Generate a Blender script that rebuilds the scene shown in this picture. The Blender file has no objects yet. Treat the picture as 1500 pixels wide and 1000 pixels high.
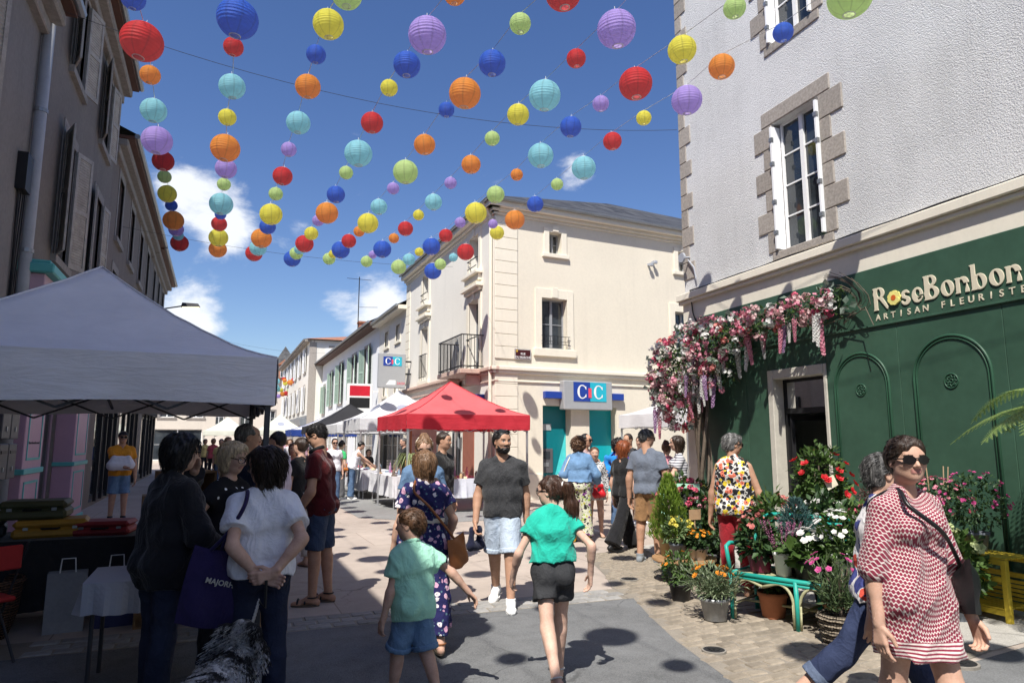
import bpy, bmesh, math, random
import numpy as np
from mathutils import Vector, Matrix, Euler, noise as mnoise
R = math.radians
sc = bpy.context.scene
COL = sc.collection
rnd = random.Random(7)
# ------------------------------------------------------------------ camera
cam_d = bpy.data.cameras.new('camera')
cam_d.sensor_width = 36.0
cam_d.lens = 24.0
cam_d.clip_end = 3000
cam = bpy.data.objects.new('camera', cam_d)
COL.objects.link(cam)
CAM_H, PITCH, YAW = 1.65, R(8.25), R(23.15)
cam.location = (0, 0, CAM_H)
cam.rotation_euler = (R(90) + PITCH, 0, -YAW)
sc.camera = cam
# ------------------------------------------------------------------ light
SUN_EL = R(54)
SH = Vector((0.65, 0.76, 0)).normalized()          # the way shadows fall on the ground
sun_dir = Vector((SH.x * math.cos(SUN_EL), SH.y * math.cos(SUN_EL), -math.sin(SUN_EL)))
sun_d = bpy.data.lights.new('sun', 'SUN')
sun_d.energy = 5.0
sun_d.angle = R(0.53)
sun_d.color = (1.0, 0.955, 0.88)
sun = bpy.data.objects.new('sun', sun_d)
sun.rotation_euler = sun_dir.to_track_quat('-Z', 'Y').to_euler()
sun.location = (-20, -30, 40)
COL.objects.link(sun)
sc.view_settings.view_transform = 'Standard'
sc.view_settings.look = 'None'
sc.view_settings.gamma = 1.0
sc.view_settings.exposure = 0.45
sc.view_settings.use_curve_mapping = False
sc.render.engine = 'CYCLES'
sc.cycles.use_denoising = True
try:
 sc.cycles.denoiser = 'OPENIMAGEDENOISE'
except Exception:
 pass
sc.cycles.max_bounces = 6
sc.cycles.transparent_max_bounces = 8
sc.cycles.sample_clamp_indirect = 6.0
def ray(px, py):
 a = (px - 750) / 1000.0; b = (500 - py) / 1000.0
 X = a; Y = math.cos(PITCH) - b * math.sin(PITCH); Z = math.sin(PITCH) + b * math.cos(PITCH)
 return Vector((X * math.cos(YAW) + Y * math.sin(YAW), -X * math.sin(YAW) + Y * math.cos(YAW), Z))
def G(px, py, z=0.0):
 r = ray(px, py); t = (z - CAM_H) / r.z
 return Vector((r.x * t, r.y * t, z))
# ------------------------------------------------------------------ sky
wd = bpy.data.worlds.new('World'); sc.world = wd; wd.use_nodes = True
nt = wd.node_tree; nt.nodes.clear()
def wn(t, **k):
 n = nt.nodes.new(t)
 for a, b in k.items(): setattr(n, a, b)
 return n
sky = wn('ShaderNodeTexSky', sky_type='NISHITA', sun_disc=False)
sky.sun_elevation = SUN_EL
sky.sun_rotation = math.atan2(-SH.x, -SH.y)
sky.air_density = 1.0; sky.dust_density = 0.8; sky.ozone_density = 2.2
tc = wn('ShaderNodeTexCoord')
nrm = wn('ShaderNodeVectorMath', operation='NORMALIZE')
nt.links.new(tc.outputs['Generated'], nrm.inputs[0])
nz = wn('ShaderNodeTexNoise'); nz.inputs['Scale'].default_value = 7.0; nz.inputs['Detail'].default_value = 9.0
nz.inputs['Roughness'].default_value = 0.62; nz.inputs['Distortion'].default_value = 0.25
mp = wn('ShaderNodeMapping'); mp.inputs['Scale'].default_value = (1, 1, 1.7)
nt.links.new(nrm.outputs[0], mp.inputs['Vector']); nt.links.new(mp.outputs[0], nz.inputs['Vector'])
prev = nz.outputs['Fac']
CLOUDS = [(300, 310, .085, .34), (345, 345, .06, .26), (285, 460, .085, .42), (480, 440, .05, .30), (560, 450, .09, .38), (842, 245, .06, .36), (440, 345, .055, .22), (990, 320, .035, .22), (250, 270, .05, .2)]
for (px, py, rad, amp) in CLOUDS:
 d = ray(px, py).normalized()
 ds = wn('ShaderNodeVectorMath', operation='DISTANCE'); ds.inputs[1].default_value = d
 nt.links.new(nrm.outputs[0], ds.inputs[0])
 mr = wn('ShaderNodeMapRange', interpolation_type='SMOOTHSTEP')
 mr.inputs['From Min'].default_value = 0; mr.inputs['From Max'].default_value = rad
 mr.inputs['To Min'].default_value = amp; mr.inputs['To Max'].default_value = 0
 nt.links.new(ds.outputs['Value'], mr.inputs['Value'])
 ad = wn('ShaderNodeMath', operation='ADD')
 nt.links.new(prev, ad.inputs[0]); nt.links.new(mr.outputs[0], ad.inputs[1]); prev = ad.outputs[0]
msk = wn('ShaderNodeMapRange', interpolation_type='SMOOTHSTEP')
msk.inputs['From Min'].default_value = 0.66; msk.inputs['From Max'].default_value = 0.90
nt.links.new(prev, msk.inputs['Value'])
mul = wn('ShaderNodeMath', operation='MULTIPLY'); mul.inputs[1].default_value = 0.88
nt.links.new(msk.outputs[0], mul.inputs[0])
sat = wn('ShaderNodeHueSaturation'); sat.inputs['Saturation'].default_value = 1.2; sat.inputs['Value'].default_value = 1.0; sat.inputs['Hue'].default_value = .512
nt.links.new(sky.outputs[0], sat.inputs['Color'])
mix = wn('ShaderNodeMix', data_type='RGBA')
nt.links.new(mul.outputs[0], mix.inputs['Factor'])
nt.links.new(sat.outputs[0], mix.inputs['A'])
mix.inputs['B'].default_value = (7.8, 8.0, 8.3, 1)
bg = wn('ShaderNodeBackground'); bg.inputs['Strength'].default_value = 0.102
nt.links.new(mix.outputs['Result'], bg.inputs['Color'])
wo = wn('ShaderNodeOutputWorld'); nt.links.new(bg.outputs[0], wo.inputs['Surface'])
# ------------------------------------------------------------------ objects
def tag(o, label=None, cat=None, group=None, kind=None):
 if label: o['label'] = label
 if cat: o['category'] = cat
 if group: o['group'] = group
 if kind: o['kind'] = kind
 return o
def empty(name, loc=(0, 0, 0), rz=0.0, label=None, cat=None, group=None):
 o = bpy.data.objects.new(name, None); COL.objects.link(o)
 o.location = loc; o.rotation_euler = (0, 0, rz); o.empty_display_size = .1
 return tag(o, label, cat, group)
def link(name, me, mats, parent=None, smooth=False):
 o = bpy.data.objects.new(name, me); COL.objects.link(o)
 if mats is not None and len(me.materials) == 0:
  for m in (mats if isinstance(mats, (list, tuple)) else [mats]): me.materials.append(m)
 if parent is not None: o.parent = parent
 if smooth and len(me.polygons): me.polygons.foreach_set('use_smooth', [True] * len(me.polygons))
 return o
def copy_tree(o, parent=None):
 c = o.copy(); COL.objects.link(c)
 if parent is not None: c.parent = parent
 for ch in list(o.children): copy_tree(ch, c)
 return c
class MB:
 """collects faces; build() links ONE mesh object"""
 def __init__(s, xf=None): s.v = []; s.f = []; s.mi = []; s.xf = xf; s.cur = 0
 def _p(s, p):
  p = Vector(p)
  return s.xf(p) if s.xf else p
 def face(s, pts):
  n = len(s.v); s.v += [tuple(s._p(p)) for p in pts]; s.f.append(tuple(range(n, n + len(pts)))); s.mi.append(s.cur)
 def mesh(s, verts, faces):
  n = len(s.v); s.v += [tuple(s._p(p)) for p in verts]
  s.f += [tuple(i + n for i in f) for f in faces]; s.mi += [s.cur] * len(faces)
 def box(s, a, b, bev=0.0):
  (x0, y0, z0), (x1, y1, z1) = a, b
  if x0 > x1: x0, x1 = x1, x0
  if y0 > y1: y0, y1 = y1, y0
  if z0 > z1: z0, z1 = z1, z0
  if bev <= 0:
   v = [(x, y, z) for x in (x0, x1) for y in (y0, y1) for z in (z0, z1)]
   s.mesh(v, [(0, 1, 3, 2), (4, 6, 7, 5), (0, 4, 5, 1), (2, 3, 7, 6), (0, 2, 6, 4), (1, 5, 7, 3)])
  else:
   bm = bmesh.new(); bmesh.ops.create_cube(bm, size=1)
   for q in bm.verts: q.co = Vector(((x0 + x1) / 2 + q.co.x * (x1 - x0), (y0 + y1) / 2 + q.co.y * (y1 - y0), (z0 + z1) / 2 + q.co.z * (z1 - z0)))
   bmesh.ops.bevel(bm, geom=bm.edges[:], offset=bev, segments=1, affect='EDGES', profile=.5)
   s.bm(bm)
 def bm(s, bm, free=True):
  bm.verts.index_update(); s.mesh([q.co.copy() for q in bm.verts], [[q.index for q in f.verts] for f in bm.faces])
  if free: bm.free()
 def bar(s, a, b, w, h=None, up=(0, 0, 1)):
  a = Vector(a); b = Vector(b); h = h or w; d = (b - a)
  if d.length < 1e-6: return
  d.normalize(); u = Vector(up)
  if abs(d.dot(u)) > .98: u = Vector((1, 0, 0))
  x = d.cross(u).normalized() * w / 2; y = x.cross(d).normalized() * h / 2
  v = [a + x * i + y * j for i, j in ((-1, -1), (1, -1), (1, 1), (-1, 1))] + [b + x * i + y * j for i, j in ((-1, -1), (1, -1), (1, 1), (-1, 1))]
  s.mesh(v, [(3, 2, 1, 0), (4, 5, 6, 7), (0, 1, 5, 4), (1, 2, 6, 5), (2, 3, 7, 6), (3, 0, 4, 7)])
 def tube(s, pts, r, seg=8, cap=True):
  pts = [Vector(p) for p in pts]; n = len(pts)
  rs = r if isinstance(r, (list, tuple)) else [r] * n
  V = []; Fc = []; prevx = None
  for i, p in enumerate(pts):
   d = (pts[min(i + 1, n - 1)] - pts[max(i - 1, 0)])
   d = d.normalized() if d.length > 1e-9 else Vector((0, 0, 1))
   if prevx is None:
    u = Vector((0, 0, 1)) if abs(d.z) < .9 else Vector((1, 0, 0)); x = d.cross(u).normalized()
   else:
    x = (prevx - d * prevx.dot(d)); x = x.normalized() if x.length > 1e-6 else d.orthogonal().normalized()
   prevx = x; y = d.cross(x)
   for k in range(seg):
    t = 2 * math.pi * k / seg; V.append(p + (x * math.cos(t) + y * math.sin(t)) * rs[i])
  for i in range(n - 1):
   for k in range(seg):
    k2 = (k + 1) % seg; Fc.append((i * seg + k, i * seg + k2, (i + 1) * seg + k2, (i + 1) * seg + k))
  if cap: Fc.append(tuple(range(seg))[::-1]); Fc.append(tuple(range((n - 1) * seg, n * seg)))
  s.mesh(V, Fc)
 def lathe(s, prof, seg=20, c=(0, 0, 0), cap=True):
  V = []; Fc = []; n = len(prof); c = Vector(c)
  for (r, z) in prof:
   for k in range(seg):
    t = 2 * math.pi * k / seg; V.append(c + Vector((r * math.cos(t), r * math.sin(t), z)))
  for i in range(n - 1):
   for k in range(seg):
    k2 = (k + 1) % seg; Fc.append((i * seg + k, i * seg + k2, (i + 1) * seg + k2, (i + 1) * seg + k))
  if cap: Fc.append(tuple(range(seg))[::-1]); Fc.append(tuple(range((n - 1) * seg, n * seg)))
  s.mesh(V, Fc)
 def prism(s, poly, z0, z1):
  n = len(poly); V = [(x, y, z0) for x, y in poly] + [(x, y, z1) for x, y in poly]
  s.mesh(V, [tuple(range(n))[::-1], tuple(range(n, 2 * n))] + [(i, (i + 1) % n, n + (i + 1) % n, n + i) for i in range(n)])
 def data(s, name, mats, smooth=False):
  me = bpy.data.meshes.new(name); me.from_pydata(s.v, [], s.f); me.update()
  for m in (mats if isinstance(mats, (list, tuple)) else [mats]): me.materials.append(m)
  if any(s.mi): me.polygons.foreach_set('material_index', s.mi)
  if smooth and len(me.polygons): me.polygons.foreach_set('use_smooth', [True] * len(me.polygons))
  return me
 def build(s, name, mats, parent=None, smooth=False):
  o = bpy.data.objects.new(name, s.data(name, mats, smooth)); COL.objects.link(o)
  if parent is not None: o.parent = parent
  return o
# ------------------------------------------------------------------ materials
class NT:
 def __init__(s, name):
  s.m = bpy.data.materials.new(name); s.m.use_nodes = True; s.t = s.m.node_tree; s.t.nodes.clear()
  s.out = s.n('ShaderNodeOutputMaterial'); s.b = s.n('ShaderNodeBsdfPrincipled'); s.l(s.b.outputs[0], s.out.inputs['Surface'])
 def n(s, t, ins=None, **k):
  q = s.t.nodes.new(t)
  for a, b in k.items(): setattr(q, a, b)
  for a, b in (ins or {}).items(): s.set(q.inputs[a], b)
  return q
 def set(s, inp, v):
  if hasattr(v, 'is_output'): s.t.links.new(v, inp)
  else: inp.default_value = v
 def l(s, a, b): s.t.links.new(a, b)
 def P(s, **k):
  for a, b in k.items(): s.set(s.b.inputs[a.replace('_', ' ')], b)
 def coord(s, which='Object', scale=None):
  c = s.n('ShaderNodeTexCoord').outputs[which]
  if which == 'World': pass
  if scale is not None:
   c = s.n('ShaderNodeMapping', {'Vector': c, 'Scale': scale}).outputs[0]
  return c
 def wpos(s, scale=None):
  c = s.n('ShaderNodeNewGeometry').outputs['Position']
  if scale is not None: c = s.n('ShaderNodeMapping', {'Vector': c, 'Scale': scale}).outputs[0]
  return c
 def noise(s, v, scale, detail=4, rough=.55, dist=0):
  return s.n('ShaderNodeTexNoise', {'Vector': v, 'Scale': scale, 'Detail': detail, 'Roughness': rough, 'Distortion': dist}).outputs['Fac']
 def ramp(s, f, stops, interp='LINEAR'):
  r = s.n('ShaderNodeValToRGB', {'Fac': f}); cr = r.color_ramp; cr.interpolation = interp
  while len(cr.elements) < len(stops): cr.elements.new(.5)
  for e, (p, c) in zip(cr.elements, stops):
   e.position = p; e.color = (c, c, c, 1) if isinstance(c, (int, float)) else (tuple(c) + (1,))[:4]
  return r.outputs['Color']
 def mixc(s, f, a, b, bt='MIX'):
  q = s.n('ShaderNodeMix', data_type='RGBA', blend_type=bt)
  s.set(q.inputs['Factor'], f)
  for nme, v in (('A', a), ('B', b)): s.set(q.inputs[nme], v if hasattr(v, 'is_output') else (tuple(v) + (1,))[:4])
  return q.outputs['Result']
 def math(s, op, a, b=0.0, c=0.0):
  q = s.n('ShaderNodeMath', operation=op); s.set(q.inputs[0], a); s.set(q.inputs[1], b); s.set(q.inputs[2], c); return q.outputs[0]
 def maprange(s, v, a, b, c=0.0, d=1.0, interp='LINEAR'):
  return s.n('ShaderNodeMapRange', {'Value': v, 'From Min': a, 'From Max': b, 'To Min': c, 'To Max': d}, interpolation_type=interp).outputs[0]
 def bump(s, h, strength=.3, dist=.01):
  q = s.n('ShaderNodeBump', {'Height': h, 'Strength': strength, 'Distance': dist}); s.l(q.outputs[0], s.b.inputs['Normal'])
 def rand(s): return s.n('ShaderNodeObjectInfo').outputs['Random']
_mc = {}
def M(name, col, rough=.7, var=.15, scale=6.0, bump=.15, bscale=60.0, bdist=.004, metal=0.0, spec=.4, coord='Object', orand=0.0, dirt=0.0, sheen=0.0, trans=0.0):
 """general procedural surface: base colour with blotchy variation and fine relief"""
 if name in _mc: return _mc[name]
 t = NT(name); v = t.coord(coord)
 n1 = t.noise(v, scale, 5, .6); n2 = t.noise(v, scale * 6.3, 3, .6)
 f = t.math('ADD', t.math('MULTIPLY', n1, .65), t.math('MULTIPLY', n2, .35))
 lo = tuple(max(0, c * (1 - var)) for c in col); hi = tuple(min(1, c * (1 + var)) for c in col)
 c = t.ramp(f, [(.3, lo), (.7, hi)])
 if orand:
  hv = t.n('ShaderNodeHueSaturation', {'Color': c, 'Value': t.maprange(t.rand(), 0, 1, 1 - orand, 1 + orand)}); c = hv.outputs[0]
 if dirt:
  d = t.maprange(t.noise(v, scale * .35, 6, .7), .5, .75, 0, dirt)
  c = t.mixc(d, c, tuple(q * .45 for q in col))
 t.P(Base_Color=c, Roughness=rough, Metallic=metal, Specular_IOR_Level=spec)
 if sheen: t.P(Sheen_Weight=sheen)
 if bump: t.bump(t.noise(v, bscale, 4, .6), bump, bdist)
 if trans:
  tr = t.n('ShaderNodeBsdfTranslucent', {'Color': c}); mx = t.n('ShaderNodeMixShader', {0: trans, 1: t.b.outputs[0], 2: tr.outputs[0]})
  t.l(mx.outputs[0], t.out.inputs['Surface'])
 _mc[name] = t.m
 return t.m
def glass_mat(name, tint=(.02, .025, .03), rough=.04):
 if name in _mc: return _mc[name]
 t = NT(name); v = t.coord('Object')
 t.P(Base_Color=t.ramp(t.noise(v, 1.3, 2), [(.35, tint), (.7, tuple(min(1, c * 2.2 + .01) for c in tint))]), Roughness=rough, Specular_IOR_Level=.8, IOR=1.5)
 t.bump(t.noise(v, 2.5, 2), .02, .02)
 _mc[name] = t.m; return t.m
def clear_glass(name):
 if name in _mc: return _mc[name]
 t = NT(name)
 fr = t.n('ShaderNodeFresnel', {'IOR': 1.5}); tb = t.n('ShaderNodeBsdfTransparent', {'Color': (.86, .9, .88, 1)}); gb = t.n('ShaderNodeBsdfGlossy', {'Roughness': .02})
 mx = t.n('ShaderNodeMixShader', {0: t.math('ADD', fr.outputs[0], .06), 1: tb.outputs[0], 2: gb.outputs[0]}); t.l(mx.outputs[0], t.out.inputs['Surface'])
 _mc[name] = t.m; return t.m
# ================================================================== setting
def plaster(name, col, rough=.85, stain=.25, bscale=90, bump=.25, streak=.5, bd=.004):
 if name in _mc: return _mc[name]
 t = NT(name); v = t.wpos()
 big = t.noise(v, .5, 6, .65); fine = t.noise(v, 14, 4, .6)
 st = t.noise(t.wpos((1.6, 1.6, .12)), 1.4, 6, .7)
 f = t.math('ADD', t.math('MULTIPLY', big, .55), t.math('MULTIPLY', fine, .45))
 c = t.ramp(f, [(.25, tuple(q * (1 - stain) for q in col)), (.6, col), (.85, tuple(min(1, q * 1.06) for q in col))])
 c = t.mixc(t.maprange(st, .52, .78, 0, streak), c, tuple(q * .62 for q in col))
 t.P(Base_Color=c, Roughness=rough, Specular_IOR_Level=.2)
 t.bump(t.noise(v, bscale, 5, .65), bump, bd)
 _mc[name] = t.m; return t.m
m_cream = plaster('plaster_cream', (.77, .71, .59), stain=.12, streak=.22)
m_creamtrim = plaster('trim_cream', (.80, .745, .625), stain=.10, streak=.25)
m_creamL = plaster('plaster_pale', (.80, .765, .69), stain=.12, streak=.2)
m_white = plaster('plaster_white', (.80, .81, .82), stain=.08, streak=.12)
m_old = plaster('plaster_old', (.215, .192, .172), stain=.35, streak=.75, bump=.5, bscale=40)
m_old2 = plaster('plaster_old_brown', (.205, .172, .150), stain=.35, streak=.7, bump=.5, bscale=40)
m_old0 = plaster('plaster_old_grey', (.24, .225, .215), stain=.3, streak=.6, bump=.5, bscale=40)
m_farst = plaster('stone_far', (.66, .60, .52), stain=.15, streak=.3)
m_stone = M('granite', (.34, .305, .27), .85, .38, 26, .5, 120, .004, coord='Object', orand=.10)
m_stonedk = M('stone_dark', (.26, .24, .22), .9, .3, 9, .4, 60, coord='Object')
t = NT('slate'); v_ = t.wpos(); bk_ = t.n('ShaderNodeTexBrick', {'Vector': t.n('ShaderNodeMapping', {'Vector': v_, 'Rotation': (R(72), 0, 0)}).outputs[0], 'Scale': 1.0, 'Mortar Size': .012, 'Brick Width': .3, 'Row Height': .2, 'Color1': (.030, .031, .034, 1), 'Color2': (.075, .077, .082, 1), 'Mortar': (.012, .012, .013, 1)})
t.P(Base_Color=t.mixc(t.maprange(t.noise(v_, 2.2, 6, .7), .45, .7, 0, .6), bk_.outputs['Color'], (.10, .10, .095)), Roughness=.6); t.bump(bk_.outputs['Fac'], .6, .02); m_slate = t.m
m_tile = M('roof_tile_red', (.33, .15, .09), .8, .4, 5, .5, 15, .03)
m_zinc = M('zinc_gutter', (.30, .32, .34), .42, .15, 4, .1, metal=.6)
m_pvcpipe = M('pipe_grey', (.36, .38, .42), .5, .12, 3, .1)
m_wframe = M('paint_white', (.80, .80, .80), .45, .05, 6, .08)
m_gframe = M('paint_grey', (.30, .31, .33), .5, .08, 6, .08)
m_glass = glass_mat('window_glass')
m_pglass = clear_glass('clear_glass')
m_dark = M('dark_interior', (.03, .028, .026), .9, .3, 4, 0)
m_blk = M('black_metal', (.02, .02, .022), .5, .2, 8, .08, metal=.3)
m_green = M('paint_florist_green', (.044, .098, .064), .42, .22, 1.3, .12, 40, .002, dirt=.3)
m_greend = M('paint_green_moulding', (.026, .080, .046), .45, .12, 3, .05)
m_teal = M('panel_teal', (.0, .34, .40), .35, .06, 1.5, .03)
m_shut_g = M('shutter_green', (.33, .44, .36), .6, .12, 5, .15)
m_shut_w = M('shutter_white', (.84, .85, .86), .5, .04, 5, .1)
m_shut_o = M('shutter_old', (.36, .34, .31), .75, .3, 6, .3, dirt=.4)
m_fascia = M('fascia_brown', (.10, .045, .03), .6, .2, 6, .2)
class Frame:
 def __init__(s, O, D, N): s.O = Vector((O[0], O[1], 0)); s.D = Vector((D[0], D[1], 0)); s.N = Vector((N[0], N[1], 0))
 def __call__(s, p): return s.O + s.D * p[0] + s.N * p[1] + Vector((0, 0, p[2]))
 def mb(s): return MB(xf=s)
def wall(fr, u0, u1, z0, z1, ops, depth, name, mat, parent, w=0.0):
 m = fr.mb()
 us = sorted({u0, u1} | {x for o in ops for x in o[:2]}); zs = sorted({z0, z1} | {x for o in ops for x in o[2:4]})
 for i in range(len(us) - 1):
  for k in range(len(zs) - 1):
   cu = (us[i] + us[i + 1]) / 2; cz = (zs[k] + zs[k + 1]) / 2
   if any(o[0] < cu < o[1] and o[2] < cz < o[3] for o in ops): continue
   m.face([(us[i], w, zs[k]), (us[i + 1], w, zs[k]), (us[i + 1], w, zs[k + 1]), (us[i], w, zs[k + 1])])
 for (a, b, c, d) in [o[:4] for o in ops]:
  e = w - depth
  m.face([(a, w, c), (a, e, c), (a, e, d), (a, w, d)]); m.face([(b, w, c), (b, w, d), (b, e, d), (b, e, c)])
  m.face([(a, w, d), (a, e, d), (b, e, d), (b, w, d)]); m.face([(a, w, c), (b, w, c), (b, e, c), (a, e, c)])
 return m.build(name, mat, parent)
def window(fr, parent, a, b, c, d, w, cols=2, rows=3, fm=None, bar=.045, mun=.022, panes=True, curtain=False, label=None):
 """frame mesh with each pane as its own child"""
 fm = fm or m_wframe; m = fr.mb(); t = .05
 m.box((a, w, c), (a + bar, w + t, d)); m.box((b - bar, w, c), (b, w + t, d))
 m.box((a + bar, w, d - bar), (b - bar, w + t, d)); m.box((a + bar, w, c), (b - bar, w + t, c + bar))
 mid = (a + b) / 2
 if cols == 2: m.box((mid - bar * .8, w + .004, c + bar), (mid + bar * .8, w + t + .012, d - bar))
 xs = [a + bar] + ([mid - bar * .8, mid + bar * .8] if cols == 2 else []) + [b - bar]
 spans = [(xs[0], xs[1]), (xs[2], xs[3])] if cols == 2 else [(xs[0], xs[1])]
 zs = [c + bar + (d - c - 2 * bar) * k / rows for k in range(rows + 1)]
 for (x0, x1) in spans:
  for z in zs[1:-1]: m.box((x0, w + .008, z - mun / 2), (x1, w + t - .008, z + mun / 2))
 f = m.build('window', fm, parent)
 if label: f['label'] = label
 gm = fr.mb()
 if panes:
  for (x0, x1) in spans:
   for k in range(rows):
    p = fr.mb(); e = .012
    p.box((x0, w + .018, zs[k]), (x1, w + .024, zs[k + 1])); p.build('pane', m_glass, f)
 else:
  p = fr.mb(); p.box((a + bar, w + .018, c + bar), (b - bar, w + .024, d - bar)); p.build('pane', m_glass, f)
 if curtain:
  p = fr.mb(); n = 14
  for (x0, x1) in ((a + bar, a + (b - a) * .27), (b - (b - a) * .2, b - bar)):
   for k in range(n):
    q0 = x0 + (x1 - x0) * k / n; q1 = x0 + (x1 - x0) * (k + 1) / n
    p.face([(q0, w - .06 - .03 * (k % 2), c), (q1, w - .06 - .03 * ((k + 1) % 2), c), (q1, w - .06 - .03 * ((k + 1) % 2), d), (q0, w - .06 - .03 * (k % 2), d)])
  p.build('curtain', m_shut_w, f)
 return f
def body_box(fr, parent, u0, u1, z0, z1, depth, mat, name='building_body', inset=.35):
 m = fr.mb(); m.box((u0 + .002, -inset, z0), (u1 - .002, -depth, z1)); return m.build(name, mat, parent)
def shutter(fr, parent, u, w, z0, z1, width, ang, mat, slats=9, side=1, thick=.035):
 """a louvred leaf hinged at (u, w); ang 0 = flat on the wall away from the opening"""
 ca, sa = math.cos(ang), math.sin(ang)
 def xf(p):  # p: along leaf, thickness, z
  return fr(Vector((u + side * (p[0] * ca) - side * p[1] * sa, w + p[0] * sa + p[1] * ca, p[2])))
 m = MB(xf=xf); st = .07
 m.box((0, 0, z0), (st, thick, z1)); m.box((width - st, 0, z0), (width, thick, z1))
 for z in (z0, (z0 + z1) / 2 - .04, z1 - .09): m.box((st, 0, z), (width - st, thick, z + .09))
 h = (z1 - z0) / (slats * 2)
 n = int((z1 - z0 - .2) / .055)
 for k in range(n):
  z = z0 + .1 + k * .055
  m.face([(st, .004, z), (width - st, .004, z), (width - st, thick - .004, z + .045), (st, thick - .004, z + .045)])
 m.box((st, thick * .45, z0 + .05), (width - st, thick * .55, z1 - .05))
 return m.build('shutter', mat, parent)
# ---------------------------------------------------------------- ground
def ground_mat(name, col, var=.18, gr=180, bump=.3, agg=.25, patch=.0):
 if name in _mc: return _mc[name]
 t = NT(name); v = t.wpos()
 big = t.noise(v, .45, 6, .65); mid = t.noise(v, 5, 5, .6); fine = t.noise(v, gr, 2, .5)
 f = t.math('ADD', t.math('ADD', t.math('MULTIPLY', big, .4), t.math('MULTIPLY', mid, .2)), t.math('MULTIPLY', fine, .4))
 c = t.ramp(f, [(.32, tuple(q * (1 - var - agg) for q in col)), (.5, col), (.68, tuple(min(1, q * (1 + var + agg * .6)) for q in col))])
 sp = t.n('ShaderNodeTexVoronoi', {'Vector': v, 'Scale': 1.9, 'Randomness': 1.0});
 c = t.mixc(t.maprange(sp.outputs['Distance'], .025, .05, .55, 0), c, tuple(q * .35 for q in col))
 c = t.mixc(t.maprange(t.noise(v, 1.1, 7, .7, .8), .56, .72, 0, .35), c, tuple(q * .62 for q in col)); c = t.mixc(t.maprange(t.noise(v, .8, 5, .6, .4), .6, .75, 0, .25), c, tuple(min(1, q * 1.3) for q in col))
 ed = t.n('ShaderNodeTexVoronoi', {'Vector': t.n('ShaderNodeVectorMath', {0: v, 1: t.n('ShaderNodeVectorMath', {0: t.n('ShaderNodeTexNoise', {'Vector': v, 'Scale': 2.5, 'Detail': 4.0}).outputs['Color'], 1: (.5, .5, 0)}, operation='MULTIPLY').outputs[0]}, operation='ADD').outputs[0], 'Scale': .55}, feature='DISTANCE_TO_EDGE').outputs['Distance']
 c = t.mixc(t.math('MULTIPLY', t.maprange(ed, .002, .006, 1, 0), t.maprange(t.noise(v, .7, 2), .5, .6, 0, .6)), c, tuple(q * .4 for q in col))
 if patch:
  bk_ = t.n('ShaderNodeTexBrick', {'Vector': v, 'Scale': 1.0, 'Mortar Size': .006, 'Brick Width': 2.4, 'Row Height': 1.6, 'Color1': (.93, .93, .93, 1), 'Color2': (1.04, 1.04, 1.04, 1), 'Mortar': (.62, .6, .58, 1)}); c = t.mixc(1.0, c, bk_.outputs['Color'], 'MULTIPLY')
 t.P(Base_Color=c, Roughness=.9, Specular_IOR_Level=.25)
 t.bump(fine, bump, .006)
 _mc[name] = t.m; return t.m
m_beige = ground_mat('paving_beige', (.42, .355, .305), .16, 140, .3, .16, 1)
m_asph = ground_mat('asphalt', (.155, .158, .16), .2, 120, .6, .45)
m_conc = ground_mat('concrete_gravel', (.43, .41, .375), .18, 110, .5, .25)
m_sand = ground_mat('sand_joint', (.26, .23, .19), .2, 120, .4, .2)
m_pav = M('paver_grey', (.27, .262, .25), .9, .25, 14, .5, 90, .004, orand=.16)
m_cob = M('sett_stone', (.265, .225, .175), .85, .3, 16, .7, 60, .006, orand=.2)
def sheet(name, poly, z, mat, parent=None, kind='structure'):
 m = MB(); m.face([(x, y, z) for x, y in poly]); o = m.build(name, mat, parent)
 if parent is None: tag(o, kind=kind)
 return o
sheet('ground', [(-260, -160), (260, -160), (260, 520), (-260, 520)], 0, m_beige)
EDGE = [(2.7, -30), (2.95, 0), (3.16, 2.6), (3.36, 3.98), (3.6, 4.94), (3.86, 5.7), (4.14, 6.42)]
sheet('road', [(-2.9, -30)] + EDGE + [(-2.9, 6.58)], .004, m_asph)
sheet('road', [(4.9, 3.58), (4.35, 2.9), (4.0, 1.0), (3.9, -30), (9, -30), (9, 3.95), (7.4, 3.86)], .004, m_asph)
sheet('pavement', [(5.75, 3.75), (7.6, 3.9), (7.75, 9.9), (6.2, 9.4), (5.55, 7.3)], .006, m_conc)
cobp = [(3.16, 2.6), (3.36, 3.98), (3.6, 4.94), (3.86, 5.7), (4.14, 6.42), (4.2, 6.95), (4.5, 7.6), (5.0, 9.0), (6.2, 9.4), (5.55, 7.3), (5.75, 3.75), (4.9, 3.6), (4.35, 2.9), (4.0, 1.0), (3.05, 1.0)]
cob = sheet('cobbled_pavement', cobp, .005, m_sand)
strip = sheet('paver_strip', [(-2.9, 6.58), (4.14, 6.42), (4.2, 6.9), (-2.9, 7.06)], .005, m_sand)
grey_p = ground_mat('paving_grey', (.24, .24, .235), .15, 140, .3, .2)
sheet('pavement', [(2.9, 15.2), (4.4, 13.6), (7.0, 13.9), (7.0, 40), (2.9, 40)], .005, grey_p)
def inpoly(x, y, P):
 c = False; j = len(P) - 1
 for i in range(len(P)):
  xi, yi = P[i]; xj, yj = P[j]
  if (yi > y) != (yj > y) and x < (xj - xi) * (y - yi) / (yj - yi) + xi: c = not c
  j = i
 return c
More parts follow.
